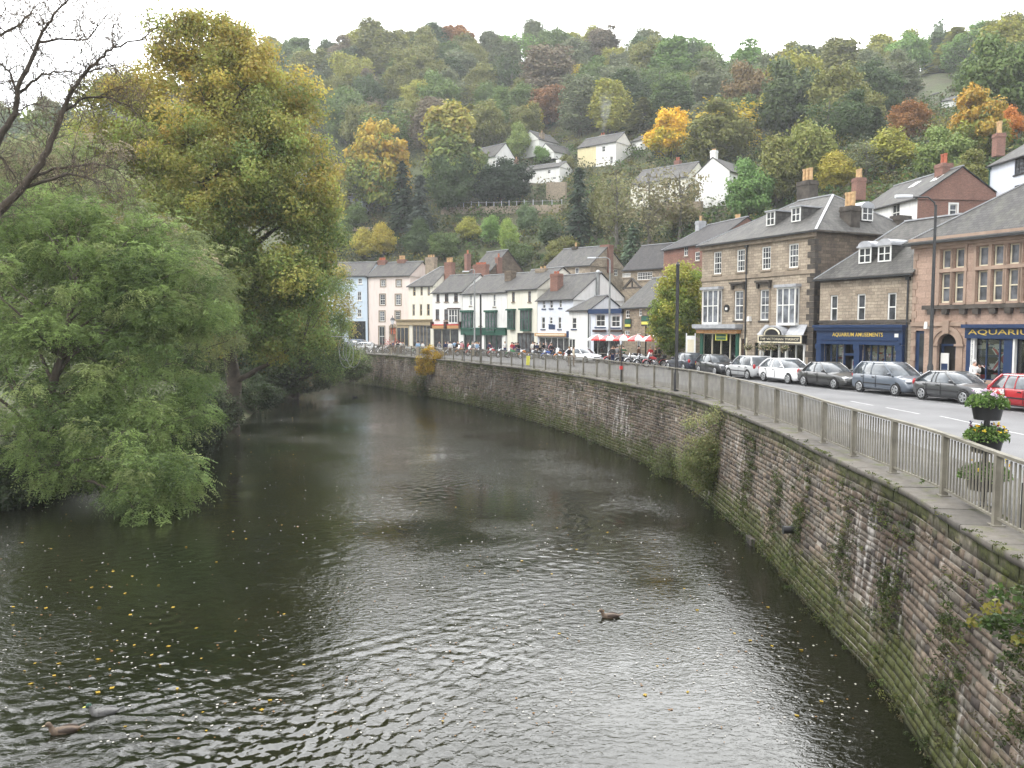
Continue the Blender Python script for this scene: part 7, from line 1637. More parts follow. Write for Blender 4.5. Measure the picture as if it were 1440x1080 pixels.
# ------------------------------------------------------------------ motorcycles
def make_bike(style):
    t = empty('motorcycle')
    for x in (-.72, .74):
        w_ = MB(); w_.torus((x, 0, .32), .27, .06, 'y', 18, 7); wo = w_.build('wheel', M['tyre'], t, 90)
        k = MB(); k.torus((x, 0, .32), .215, .018, 'y', 16, 5); k.lathe([(.06, -.06), (.06, .06)], 10, (x, 0, .32), 0, 'y')
        for q in range(6): a = math.pi * q / 3; k.bar((x, 0, .32), (x + .21 * math.cos(a), 0, .32 + .21 * math.sin(a)), .02, .02)
        k.build('rim', M['chrome'], wo, 60)
        f = MB(); pts = [(x + .37 * math.cos(a), 0, .32 + .37 * math.sin(a)) for a in [rad(v) for v in ((20, 55, 90, 125, 160) if x > 0 else (10, 45, 80, 115, 150, 180))]]
        for p, q in zip(pts[:-1], pts[1:]): f.bar(p, q, .14, .02)
        f.build('mudguard', M['tint'], t)
    e = MB(); e.box(-.22, .22, -.17, .17, .28, .50); e.lathe([(.10, -.22), (.10, .22)], 12, (-.02, 0, .40), 0, 'y')
    for sg in (-1, 1): e.tube([(0, sg * .02, .5), (sg * .14 + .02, sg * .05, .68)], .085, 8)
    e.build('engine', M['chrome'], t, 50)
    fr_ = MB()
    for p, q in (((.62, 0, .82), (.2, 0, .30)), ((.62, 0, .85), (-.3, 0, .66)), ((-.3, 0, .66), (-.72, 0, .34)), ((.2, 0, .30), (-.72, 0, .32)), ((-.3, 0, .66), (-.2, 0, .3))): fr_.tube([p, q], .026, 6)
    fr_.build('frame', M['black'], t)
    fk = MB()
    for sg in (-1, 1): fk.tube([(.76, sg * .09, .32), (.58, sg * .09, .92)], .026, 6)
    fk.box(.54, .64, -.13, .13, .84, .90); fk.build('fork', M['chrome'], t)
    tk = MB(); tk.loft([[(x, y * w_, z0 + z * h_) for y, z in ((-1, .2), (-.9, .8), (-.4, 1), (.4, 1), (.9, .8), (1, .2), (.5, 0), (-.5, 0))] for x, w_, z0, h_ in ((-.14, .08, .68, .12), (0, .14, .66, .22), (.25, .16, .68, .25), (.45, .11, .73, .18), (.52, .05, .76, .10))]); tk.build('fuel_tank', M['tint'], t, 60)
    s_ = MB(); s_.loft([[(x, y * w_, z0 + z * h_) for y, z in ((-1, .3), (-.7, 1), (.7, 1), (1, .3), (.6, 0), (-.6, 0))] for x, w_, z0, h_ in ((-.85, .08, .74, .10), (-.6, .13, .68, .14), (-.35, .15, .66, .12), (-.12, .12, .70, .12))]); s_.build('seat', M['black'], t, 60)
    h_ = MB(); hi = .18 if style else .05; h_.tube([(.42, -.38, 1.02 + hi), (.50, -.3, 1.05 + hi), (.57, -.08, .95), (.57, .08, .95), (.50, .3, 1.05 + hi), (.42, .38, 1.02 + hi)], .018, 6)
    h_.build('handlebar', M['chrome'], t)
    l_ = MB(); l_.lathe([(.05, .58), (.10, .64), (.105, .72)], 12, (0, 0, .86), 0, 'x'); l_.build('headlight', M['lamp'], t, 60)
    x_ = MB(); x_.tube([(.1, -.16, .42), (.05, -.2, .28), (-.3, -.2, .26), (-.95, -.22, .32)], [.03, .035, .045, .05], 8); x_.build('exhaust', M['chrome'], t, 60)
    if style:
        b_ = MB(); b_.box(-.95, -.62, -.2, .2, .80, 1.05); b_.build('top_box', M['black'], t)
        v_ = MB(); v_.add([(.62, -.2, .95), (.62, .2, .95), (.5, .16, 1.3), (.5, -.16, 1.3)], [(0, 1, 2, 3)]); v_.add([(.63, -.2, .95), (.51, -.16, 1.3), (.51, .16, 1.3), (.63, .2, .95)], [(0, 1, 2, 3)]); v_.build('windscreen', M['lamp'], t)
    return t
protos = [make_bike(0), make_bike(1)]; used = [False, False]
bcol = {'black': (.02, .02, .022), 'red': (.40, .015, .02), 'blue': (.02, .07, .32), 'silver': (.5, .51, .52), 'white': (.7, .7, .7), 'green': (.03, .18, .06), 'orange': (.5, .17, .02)}
rbk = random.Random(9); kk_ = [i for i in range(len(KC)) if 69 < KC[i][1] < 112]
slots = []; acc = 0
for i in kk_[:-1]:
    acc += 1.0
    if acc >= (1.05 if KC[i][1] < 92 else 1.6): acc = 0; slots.append(i)
bn = 0; BK = []
for i in slots:
    p = KC[i]; d = KC[i + 1] - KC[i]; d /= np.linalg.norm(d); n = np.array([-d[1], d[0]])      # towards the road
    x, y = p + n * rbk.uniform(1.5, 1.8)
    if (x - 6.9) ** 2 + (y - 79.5) ** 2 < 7: continue
    k = rbk.randrange(2); o = protos[k] if not used[k] else copy_tree(protos[k]); used[k] = True
    o.location = (x, y, 0); o.rotation_euler = (rad(-7), 0, math.atan2(n[1], n[0]) + rbk.uniform(-.3, .3))
    cn = rbk.choice(list(bcol)); px = px_of((x, y, .5))[0]
    BK.append([o, cn, 'a top box' if k else 'low bars', land(px)])
    for ch in o.children:
        if ch.name.split('.')[0] in ('fuel_tank', 'mudguard'): ch.color = (*bcol[cn], 1)
    bn += 1

for i, (o, cn, bx, ld) in enumerate(BK):
    nb = [BK[j][1] for j in (i + 1, i - 1) if 0 <= j < len(BK)]
    tag(o, f"{cn} motorcycle with {bx} {'between ' + nb[0] + ' and ' + nb[1] + '' if len(nb) > 1 else 'at a row end by ' + nb[0]} by {ld.replace('the house with green bays', 'the green bays')}", 'motorcycle', 'motorcycles parked in a row along the kerb')
# ------------------------------------------------------------------ people
def skin(name, pts, edges, mat, root=0, sub=1):
    me = bpy.data.meshes.new(name); me.from_pydata([p[:3] for p in pts], edges, []); o = bpy.data.objects.new(name, me); COL.objects.link(o)
    md = o.modifiers.new('skin', 'SKIN'); md.use_smooth_shade = True; md.branch_smoothing = .3
    for i, p in enumerate(pts): r = p[3]; me.skin_vertices[0].data[i].radius = (r if not hasattr(r, '__len__') else r[0], r if not hasattr(r, '__len__') else r[1]); me.skin_vertices[0].data[i].use_root = (i == root)
    s_ = o.modifiers.new('sub', 'SUBSURF'); s_.levels = sub; s_.render_levels = sub
    dg = bpy.context.evaluated_depsgraph_get(); dg.update(); m2 = bpy.data.meshes.new_from_object(o.evaluated_get(dg)); m2.name = name
    bpy.data.objects.remove(o); bpy.data.meshes.remove(me); m2.materials.clear(); m2.materials.append(M[mat]); return m2
def person_meshes(pose):
    """Front is -y. Joint positions for each pose; body, jacket, trousers, shoes and hair are grown from the same joints."""
    J = dict(pel=(0, 0, .93), spi=(0, .01, 1.12), che=(0, .01, 1.32), nek=(0, .015, 1.46), hed=(0, -.01, 1.58), top=(0, 0, 1.69))
    for sg, s_ in ((-1, 'l'), (1, 'r')):
        J.update({s_ + 'sh': (sg * .17, .01, 1.39), s_ + 'el': (sg * .235, .03, 1.13), s_ + 'wr': (sg * .23, -.04, .90), s_ + 'hi': (sg * .09, 0, .88), s_ + 'kn': (sg * .10, -.015, .48), s_ + 'an': (sg * .105, .02, .085), s_ + 'to': (sg * .12, -.13, .035)})
    if pose == 'walk': J.update(lkn=(-.10, -.14, .50), lan=(-.10, -.16, .09), lto=(-.11, -.31, .05), rkn=(.10, .04, .48), ran=(.10, .26, .14), rto=(.11, .13, .035), lel=(-.24, .12, 1.14), lwr=(-.22, .16, .93), rel=(.24, -.07, 1.14), rwr=(.2, -.24, .99))
    if pose == 'eat': J.update(rel=(.26, -.08, 1.16), rwr=(.09, -.20, 1.38), lel=(-.25, -.04, 1.14), lwr=(-.10, -.20, 1.10), hed=(0, -.025, 1.575), top=(0, -.015, 1.685))
    if pose == 'talk': J.update(rel=(.30, -.02, 1.16), rwr=(.24, -.22, 1.16), lkn=(-.12, -.02, .48), lan=(-.16, .03, .085), lto=(-.19, -.11, .035))
    if pose == 'sit':
        for k in ('pel', 'spi', 'che', 'nek', 'hed', 'top', 'lsh', 'rsh', 'lel', 'rel', 'lhi', 'rhi'): J[k] = (J[k][0], J[k][1] + .05, J[k][2] - .43)
        J.update(lkn=(-.13, -.38, .50), rkn=(.13, -.38, .50), lan=(-.13, -.36, .085), ran=(.13, -.36, .085), lto=(-.14, -.51, .035), rto=(.14, -.51, .035), lwr=(-.15, -.22, .66), rwr=(.15, -.22, .66), lel=(-.24, .02, .74), rel=(.24, .02, .74))
    def build(name, names, edges, mat, extra=()):
        pts = [(*J[n], r) for n, r in names]; idx = {n: i for i, (n, _) in enumerate(names)}; ed = [(idx[a], idx[b]) for a, b in edges]
        for ch in extra:
            b0 = idx[ch[0]]
            for q in ch[1]: pts.append(q); ed.append((b0, len(pts) - 1)); b0 = len(pts) - 1
        return skin(name, pts, ed, mat)
    fingers = []
    for s_ in 'lr':
        w_ = Vector(J[s_ + 'wr']); e_ = Vector(J[s_ + 'el']); d = (w_ - e_).normalized(); sd = d.orthogonal().normalized(); sg = -1 if s_ == 'l' else 1; up = d.cross(sd); pal = w_ + d * .09
        fingers.append((s_ + 'wr', [(*(w_ + d * .05), (.036, .018)), (*pal, (.034, .014)), (*(pal + d * .04 + up * .005), .010), (*(pal + d * .085 + sd * .02), .007)]))
        for k in (-.022, .018, .03): fingers.append((s_ + 'wr', [(*(w_ + d * .06 + up * k), .013), (*(pal + up * k + d * .03), .0085), (*(pal + up * k * 1.2 + d * .075 + sd * .018), .007)]))
        fingers.append((s_ + 'wr', [(*(w_ + d * .03 - up * .035), .012), (*(w_ + d * .075 - up * .06 + sd * .02), .008)]))
    nose = ('hed', [(J['hed'][0], J['hed'][1] - .085, J['hed'][2] - .005, .014)])
    legs = [(s_ + 'hi', s_ + 'kn') for s_ in 'lr'] + [(s_ + 'kn', s_ + 'an') for s_ in 'lr'] + [('pel', 'lhi'), ('pel', 'rhi')]; arms = [(s_ + a, s_ + b) for s_ in 'lr' for a, b in (('sh', 'el'), ('el', 'wr'))] + [('che', 'lsh'), ('che', 'rsh')]
    body = build('body', [('pel', (.13, .10)), ('spi', (.12, .09)), ('che', (.13, .09)), ('nek', .055), ('hed', (.078, .092)), ('top', (.05, .06)), ('lsh', .055), ('rsh', .055), ('lel', .042), ('rel', .042), ('lwr', .028), ('rwr', .028), ('lhi', .08), ('rhi', .08), ('lkn', .055), ('rkn', .055), ('lan', .04), ('ran', .04), ('lto', .035), ('rto', .035)],
                 [('pel', 'spi'), ('spi', 'che'), ('che', 'nek'), ('nek', 'hed'), ('hed', 'top')] + arms + legs + [('lan', 'lto'), ('ran', 'rto')], 'skin', fingers + [nose])
    jac = build('jacket', [('pel', (.165, .125)), ('spi', (.16, .125)), ('che', (.175, .125)), ('nek', (.075, .075)), ('lsh', .078), ('rsh', .078), ('lel', .062), ('rel', .062), ('lwr', .045), ('rwr', .045)], [('pel', 'spi'), ('spi', 'che'), ('che', 'nek')] + arms, 'cloth')
    tro = build('trousers', [('pel', (.15, .115)), ('lhi', .10), ('rhi', .10), ('lkn', .078), ('rkn', .078), ('lan', .062), ('ran', .062)], legs, 'cloth')
    sh = MB()
    for s_ in 'lr': a, b = Vector(J[s_ + 'an']), Vector(J[s_ + 'to']); sh.tube([a + Vector((0, .05, -.035)), a + Vector((0, 0, -.03)), b, b + (b - a) * .15], [.045, .055, .05, .03], 8)
    hr = MB(); h = Vector(J['hed']) + Vector((0, .018, .04)); rings = []
    for k in range(5):
        a = k / 4 * math.pi * .52; rings.append([(h.x + .098 * math.cos(a) * math.cos(q * math.pi / 6), h.y + .112 * math.cos(a) * math.sin(q * math.pi / 6) + .02 * math.cos(a), h.z + .115 * math.sin(a) - (.06 if math.sin(q * math.pi / 6) > -.2 and k == 0 else 0)) for q in range(12)])
    hr.loft(rings)
    return dict(body=body, jacket=jac, trousers=tro, shoes=sh.mesh('shoes', M['black'], 60), hair=hr.mesh('hair', M['cloth'], 90))
PM = {p: person_meshes(p) for p in ('stand', 'walk', 'talk', 'eat', 'sit')}
CLO = {'red': (.45, .02, .03), 'black': (.018, .018, .02), 'navy': (.02, .03, .09), 'white': (.75, .75, .73), 'pale blue': (.32, .48, .68), 'pink': (.68, .32, .36), 'grey': (.22, .22, .23), 'brown': (.12, .07, .04), 'green': (.05, .13, .05), 'cream': (.6, .52, .38), 'purple': (.15, .05, .2)}
HAIR = [(.03, .02, .015), (.10, .06, .03), (.35, .33, .31), (.02, .018, .016), (.25, .16, .07)]
rp_ = random.Random(31); PEOPLE = []
def person(pose, x, y, z, face, jc, tc, label, h=1.0, group='people out on the street', hair=None):
    m_ = PM[pose]; o = mobj('person', m_['body']); o.location = (x, y, z); o.rotation_euler = (0, 0, face); o.scale = (h, h, h); tag(o, label, 'person', group)
    for n in ('jacket', 'trousers', 'shoes', 'hair'):
        c = mobj(n, m_[n], o); col = CLO[jc] if n == 'jacket' else (CLO[tc] if n == 'trousers' else (hair or rp_.choice(HAIR))); c.color = (*col, 1)
    return o
man = person('eat', *GX(1372, 37.3)[:2], .12, rad(18), 'white', 'grey', 'grey haired man in a white shirt eating outside the aquarium shop', 1.02, None, (.5, .48, .46))
for sg in (-1, 1): e_ = MB(); e_.ball((sg * .032, -.103, 1.585), .011, 6, 4); e_.build('eye', M['white'], man, 90)
person('stand', *GX(1074, 60.0)[:2], .12, rad(200), 'red', 'navy', 'person in a bright red top standing by the teashop window', 1.0, None)
person('walk', *GX(1101, 60.5)[:2], .12, rad(170), 'black', 'black', 'person in dark clothes at the teashop doorway', 1.0, None)
person('stand', *GX(1142, 56.0)[:2], .12, rad(240), 'white', 'cream', 'person in pale clothes by the corner of the teashop block', .98, None)
spots = [(801, 80, 'black', 'brown', 'talk', 'brown haired person in a black coat by the railing near the cafe'), (807, 79.3, 'cream', 'brown', 'stand', 'person in a cream jacket by the railing near the cafe')]
for x, y, a, b_, p_, lb in spots: person(p_, *GX(x, y - 8)[:2], 0, rad(rp_.uniform(0, 360)), a, b_, lb)
seen = set()
for i in range(66):
    if i < 12: px = rp_.uniform(738, 776); y = rp_.uniform(92, 97)
    elif i < 22: px = rp_.uniform(855, 880); y = rp_.uniform(74, 78)
    elif i < 26: px = rp_.uniform(885, 930); y = rp_.uniform(72, 76)
    else: px = rp_.uniform(545, 735); y = 104 - (px - 545) / 190 * 9 + rp_.uniform(-3, 5)
    for _ in range(12):
        jc = rp_.choice(list(CLO) + ['black', 'black', 'red', 'navy', 'white']); tc = rp_.choice(['black', 'navy', 'grey', 'brown', 'cream']); pose = rp_.choice(['stand', 'walk', 'talk', 'talk', 'stand', 'eat'])
        act = {'stand': 'standing', 'walk': 'walking', 'talk': 'gesturing', 'eat': 'eating'}[pose]; lb = f"person in {jc} jacket and {tc} trousers {act} by {land(px)}"
        if lb not in seen: break
    seen.add(lb); g_ = GX(px, y); person(pose, g_.x, g_.y, 0, rad(rp_.uniform(0, 360)), jc, tc, lb, rp_.uniform(.93, 1.05))

# ------------------------------------------------------------------ parasols and tables outside the inn
def parasol(x, y, label):
    t = thing('parasol', label, 'parasol', (x, y, .12), rp_.uniform(0, 1), 'red and white parasols outside the inn')
    mb = MB(); n = 8; top = (0, 0, 2.62)
    for k in range(n):
        a0, a1 = 2 * math.pi * k / n, 2 * math.pi * (k + 1) / n; R = 1.12; m_ = R * .55
        p = [(m_ * math.cos(a0), m_ * math.sin(a0), 2.42), (m_ * math.cos(a1), m_ * math.sin(a1), 2.42), (R * math.cos(a1), R * math.sin(a1), 2.12), (R * math.cos(a0), R * math.sin(a0), 2.12)]
        mb.add([top, p[0], p[1]], [(0, 1, 2)], k % 2); mb.add(p, [(0, 3, 2, 1)], k % 2); mb.add([p[3], p[2], (p[2][0], p[2][1], 1.98), (p[3][0], p[3][1], 1.98)], [(0, 1, 2, 3)], k % 2)
    mb.build('canopy', [M['red'], M['white']], t); q = MB(); q.tube([(0, 0, .1), (0, 0, 2.7)], .025, 8); q.build('pole', M['white'], t); b_ = MB(); b_.lathe([(.25, 0), (.25, .07), (.06, .1)], 14); b_.build('base', M['iron'], t, 40)
for px, y, lb in ((841, 82, 'red and white parasol nearest the cafe, leftmost of the five'), (858.5, 81, 'second red and white parasol from the cafe'), (877, 80, 'middle one of the five red and white parasols'), (897, 78.5, 'fourth red and white parasol from the cafe'), (917, 77, 'red and white parasol nearest the round street tree')): parasol(*GX(px, y)[:2], lb)
def table(x, y, rz, label):
    t = thing('picnic_table', label, 'table', (x, y, .12), rz, 'wooden picnic tables outside the inn'); mb = MB()
    for k in range(5): mb.box(-.8, .8, -.36 + k * .15, -.23 + k * .15, .72, .76)
    mb.build('table_top', M['bark_pale'], t)
    for sg in (-1, 1):
        b_ = MB(); b_.box(-.8, .8, sg * .68 - .13, sg * .68 + .13, .43, .47); b_.build('bench', M['bark_pale'], t)
        for xx in (-.55, .55):
            l_ = MB(); l_.bar((xx, sg * .25, .71), (xx, sg * .72, 0), .07, .05); l_.build('leg', M['bark_pale'], t)
for px, y, lb in ((849, 80.2, 'picnic table between the two parasols nearest the cafe'), (868, 79.2, 'picnic table left of the middle parasol'), (888, 77.8, 'picnic table right of the middle parasol'), (908, 76.2, 'picnic table between the two parasols nearest the tree')): table(*GX(px, y)[:2], rp_.uniform(0, 3), lb)

# ------------------------------------------------------------------ posts and lamps
def lamp(px, Y, y_top, px_arm, y_arm, r, label, z0=.12, col='galv'):
    b_ = GX(px, Y); t = thing('street_lamp', label, 'street lamp', (b_.x, b_.y, z0)); zt = P(px, y_top, Y).z - z0; ax = P(px_arm, y_arm, Y).x - b_.x; az_ = P(px_arm, y_arm, Y).z - z0
    mb = MB(); mb.lathe([(r * 1.9, 0), (r * 1.9, 1.3), (r * 1.25, 1.45), (r * 1.1, zt * .5), (r * .8, zt)], 12); mb.build('column', M[col], t, 40)
    a = MB(); sg = 1 if ax > 0 else -1; a.tube([(0, 0, zt - .2), (sg * .08, 0, zt + .12), (sg * .4, 0, (zt + az_) / 2 + .18), (ax - sg * .35, 0, az_)], r * .55, 8); a.build('arm', M[col], t, 60)
    h_ = MB(); h_.loft([[(ax + x, y * w_, az_ + z) for y, z in ((-1, 0), (-.7, .1), (.7, .1), (1, 0), (.6, -.06), (-.6, -.06))] for x, w_ in ((-.42, .08), (-.2, .15), (.2, .15), (.42, .07))]); h_.build('lamp_head', M['lamp'], t, 60)
lamp(1310, 40.6, 288, 1271, 277, .075, 'tall grey street lamp in front of the aquarium hall', col='iron')
lamp(857, 80.5, 366, 832, 363, .09, 'tall grey street lamp with a single arm rising before the cafe')
lamp(667.5, 103, 380, 655, 382, .09, 'grey street lamp at the far bend in front of the green fronted pub')
def post(px, Y, y_top, r, label, z0=.1, z1=None):
    b_ = GX(px, Y); t = thing('iron_post', label, 'post', (b_.x, b_.y, z0)); zt = P(px, y_top, Y).z - z0
    mb = MB(); mb.lathe([(r * 1.5, 0), (r * 1.5, .9), (r, 1.05), (r, zt)], 12); mb.build('shaft', M['black'], t, 40)
    k = MB(); k.lathe([(r * 1.25, zt + .002), (r * 1.25, zt + .08), (r * .7, zt + .12), (r * .5, zt + .2)], 12); k.build('cap', M['black'], t, 40)
    c = MB(); c.lathe([(r * 1.12, zt * .53), (r * 1.12, zt * .56)], 12); c.build('collar', M['iron'], t, 40)
post(952, 41.5, 374, .085, 'thick black iron post behind the railing in front of the street tree')
post(676, 77.5, 415, .085, 'thick black iron post behind the railing at the middle of the bend')
for px, yt, yb, lb in ((863, 484, 529, 'slim dark pole clamped to the railing below the parasols'), (647, 468, 505, 'slim dark pole clamped to the railing beside the golden bush')):
    s_ = w_s_of_px(px); p, nn, _ = w_at(s_, .42); t = thing('slim_pole', lb, 'pole', (float(p[0]), float(p[1]), .12)); mb = MB(); zt = P(px, yt, float(p[1])).z - .12; mb.tube([(0, 0, 0), (0, 0, zt)], .04, 8); mb.build('shaft', M['iron'], t)
    c = MB(); c.box(-.09, .09, -.09, .09, .75, .95); c.build('clamp', M['red'] if px > 800 else M['iron'], t)
lt = thing('lantern_post', 'old fashioned lantern on a stone plinth outside the pink house', 'street lamp', (*GX(552, 112)[:2], .12)); mb = MB(); mb.lathe([(.5, 0), (.5, .9), (.35, 1.1), (.32, 2.3), (.4, 2.4)], 14); mb.build('plinth', M['stonetrim'], lt, 40); mb = MB(); mb.lathe([(.1, 2.4), (.06, 2.6), (.05, 3.7), (.1, 3.75)], 10); mb.build('shaft', M['iron'], lt, 40)
mb = MB(); mb.lathe([(.12, 3.752), (.3, 4.3), (.3, 4.34)], 6); mb.build('lantern_glass', M['lamp'], lt); mb = MB(); mb.lathe([(.34, 4.342), (.2, 4.6), (.05, 4.7), (.03, 4.95)], 8); mb.build('lantern_cap', M['iron'], lt, 40)
rng = np.random.RandomState(7); n = 700; C = rng.normal(size=(n, 3)) * [.5, .5, .5] + [0, 0, .9]; C[:, 2] = np.abs(C[:, 2]); C[:, :2] += unit(rng.normal(size=(n, 2)))* .45
mobj('flowering_plants', leaf_mesh('flowering_plants', C, unit(rng.normal(size=C.shape)), .12, .09, np.array([[.5, .03, .04]]) * rng.uniform(.5, 1.2, (n, 1)), rng), lt)  # red flower petals around the plinth
# looped pale cable hanging over the river at the bend
Yc_ = 78.0; lp = thing('cable_loops', 'bundle of pale cable loops hanging from a wire over the river', 'cable', P(490, 474, Yc_)); b0 = lp.location.copy(); mb = MB(); rl_ = random.Random(4)
mb.tube([P(310, 458, 62) - b0, P(370, 467, 68) - b0, P(430, 472, 73) - b0, P(490, 474, Yc_) - b0], .03, 6); mb.build('wire', M['galv'], lp)
for k in range(4):
    c = P(488 + rl_.uniform(-8, 10), 494 + rl_.uniform(-4, 5), Yc_) - b0; a_, b2 = rl_.uniform(.45, .75), rl_.uniform(1.0, 1.35); ph = rl_.uniform(-.4, .4); m_ = MB()
    m_.tube([(c.x + a_ * math.cos(q * math.pi / 12) + .3 * ph * math.sin(q * math.pi / 12), c.y + .3 * math.sin(q * math.pi / 12 + ph), c.z + b2 * math.sin(q * math.pi / 12)) for q in range(25)], .012, 6); m_.build('loop', M['lead'], lp, 90)
# yellow notice on the railing and a pale board near the planter
s_ = w_s_of_px(735); p, nn, tt = w_at(s_, FO - .1); t = thing('railing_notice', 'crumpled yellow notice tied to the railing in mid bend', 'notice', (float(p[0]), float(p[1]), .35), math.atan2(tt[1], tt[0])); mb = MB(); mb.loft([[(x, .04 * math.sin(x * 9) + .02, 0), (x, .05 * math.cos(x * 7), .75), (x, .05 * math.cos(x * 7) + .012, .75), (x, .04 * math.sin(x * 9) + .032, 0)] for x in np.linspace(-.38, .38, 9)]); mb.build('sheet', M['yellow'], t)
mb = MB(); mb.box(-.2, .2, -.03, -.015, .3, .5); mb.build('printed_mark', M['green'], t)
pb_ = P(1443, 668, 12.6); t = thing('pale_board', 'pale blue edged board fixed behind the railing at the right edge', 'sign', (pb_.x, pb_.y, .2), rad(80)); mb = MB(); mb.prism([(.22 * math.cos(q * math.pi / 10), .62 + .34 * math.sin(q * math.pi / 10)) for q in range(20)], -.012, .012); mb.build('panel', M['white'], t); mb = MB(); mb.tube([(.22 * math.cos(q * math.pi / 10), 0, .62 + .34 * math.sin(q * math.pi / 10)) for q in range(21)], .014, 6); mb.build('edge_trim', M['lead'], t); mb = MB(); mb.tube([(0, .04, -.1), (0, .04, .7)], .02, 6); mb.build('stem', M['iron'], t)

# ------------------------------------------------------------------ three tier flower planter
YP = 14.6; pb_ = GX(1393, YP); t = thing('flower_planter', 'three tiered black tub planter with flowers behind the railing', 'planter', (pb_.x, pb_.y, .10)); rng = np.random.RandomState(17)
ztop = P(1393, 590, YP).z - .1; zmid = P(1393, 636, YP).z - .1; zlow = .30
mb = MB(); mb.lathe([(.2, 0), (.2, .04), (.055, .08), (.05, ztop)], 12); mb.build('post', M['black'], t, 40)
for k, (z, R) in enumerate(((ztop, .265), (zmid, .28), (zlow, .33))):
    H = .28; o = MB(); o.lathe([(R * .80, z), (R, z + H), (R * 1.04, z + H), (R * 1.04, z + H + .03), (R * .95, z + H + .03), (R * .92, z + H - .05), (.01, z + H - .05)], 22); tub = o.build('tub', M['black'], t, 40)
    n = 1500; a = rng.uniform(0, 6.28, n); r = R * np.sqrt(rng.uniform(0, 1.75, n)); hh = rng.uniform(0, .20, n) * (1.25 - r / R * .5) - np.maximum(0, r - R) * .8
    C = np.stack([r * np.cos(a), r * np.sin(a), z + H + hh], 1); pal = np.array([(.09, .17, .04), (.15, .24, .06), (.06, .10, .03), (.30, .38, .16)]); col = pal[rng.choice(4, n, p=[.4, .3, .2, .1])] * rng.uniform(.7, 1.3, (n, 1))
    mobj('leaves', leaf_mesh('leaves', C, unit(rng.normal(size=(n, 3)) + [0, 0, .7]), .065 * rng.uniform(.6, 1.3, n), .036, col, rng), tub)
    n = (24, 26, 14)[k]; a = rng.uniform(0, 6.28, n); r = R * np.sqrt(rng.uniform(.05, 1.3, n)); fc = [[(.7, .65, .7), (.65, .5, .65), (.75, .75, .7)], [(.8, .5, .02), (.10, .02, .05), (.05, .03, .10), (.8, .6, .05), (.35, .03, .06)], [(.8, .6, .03), (.75, .7, .2), (.8, .5, .03)]][k]
    C = np.stack([r * np.cos(a), r * np.sin(a), z + H + rng.uniform(.10, .26, n)], 1); cl_ = np.array(fc)[rng.randint(len(fc), size=n)]; C5 = np.repeat(C, 6, 0) + rng.normal(size=(n * 6, 3)) * .013
    mobj('flowering_plants', leaf_mesh('flowering_plants', C5, unit(rng.normal(size=C5.shape) + [-.3, -.8, .5]), .042, .036, np.repeat(cl_, 6, 0) * rng.uniform(.8, 1.1, (n * 6, 1)), rng), tub)  # flower petals in small bunches above the leaves
# hanging baskets along the teashop front
TE = SHOP_T = bpy.data.objects['stone_shop_block']; axT = fdir
for k, (x, y) in enumerate(((1066, 489), (1086, 489), (1099, 488), (1117, 490))):
    a = ray(x, y); n2 = Vector((-fdir.y, fdir.x)); q0 = on_line(x); q = q0 - n2 * .9; Yk = q.y; pt = P(x, y, Yk); t = thing('hanging_basket', ('leftmost', 'second', 'third', 'rightmost')[k] + ' of the four flower baskets hanging under the teashop sign', 'hanging basket', (q.x, q.y, pt.z), 0, 'flower baskets outside the teashop')
    mb = MB(); mb.lathe([(.05, -.2), (.16, -.14), (.22, 0), (.2, 0)], 12); mb.build('basket', M['brownpaint'], t, 60); c = MB()
    for sg in (0, 1, 2): c.tube([(.2 * math.cos(sg * 2.1), .2 * math.sin(sg * 2.1), 0), (0, 0, .5)], .008, 4)
    c.tube([(0, 0, .5), (n2.x * .5, n2.y * .5, .62), (n2.x * .9, n2.y * .9, .62)], .015, 5); c.build('chain', M['iron'], t)
    n = 420; C = rng.normal(size=(n, 3)) * [.17, .17, .12] + [0, 0, .03]; pal = np.array([(.55, .45, .25), (.6, .5, .45), (.12, .17, .05), (.10, .15, .05)]); mobj('flowering_plants', leaf_mesh('flowering_plants', C, unit(rng.normal(size=C.shape)), .09, .06, pal[rng.randint(4, size=n)] * rng.uniform(.7, 1.2, (n, 1)), rng), t)  # flowers mixed with green leaves
q = on_line(980) - Vector((-fdir.y, fdir.x)) * .6; t = thing('menu_board', 'narrow white notice board at the left corner of the teashop block', 'sign', (q.x, q.y, .12), rad(-20)); mb = MB(); mb.box(-.35, .35, -.04, .04, .7, 2.6); mb.build('board', M['white'], t); mb = MB(); mb.box(-.25, .25, -.05, -.041, 1.3, 2.3); mb.build('poster', M['cream_paint'], t)
for sg in (-1, 1): mb = MB(); mb.box(sg * .35 - .04, sg * .35 + .04, -.05, .05, 0, 2.8); mb.build('leg', M['white'], t)
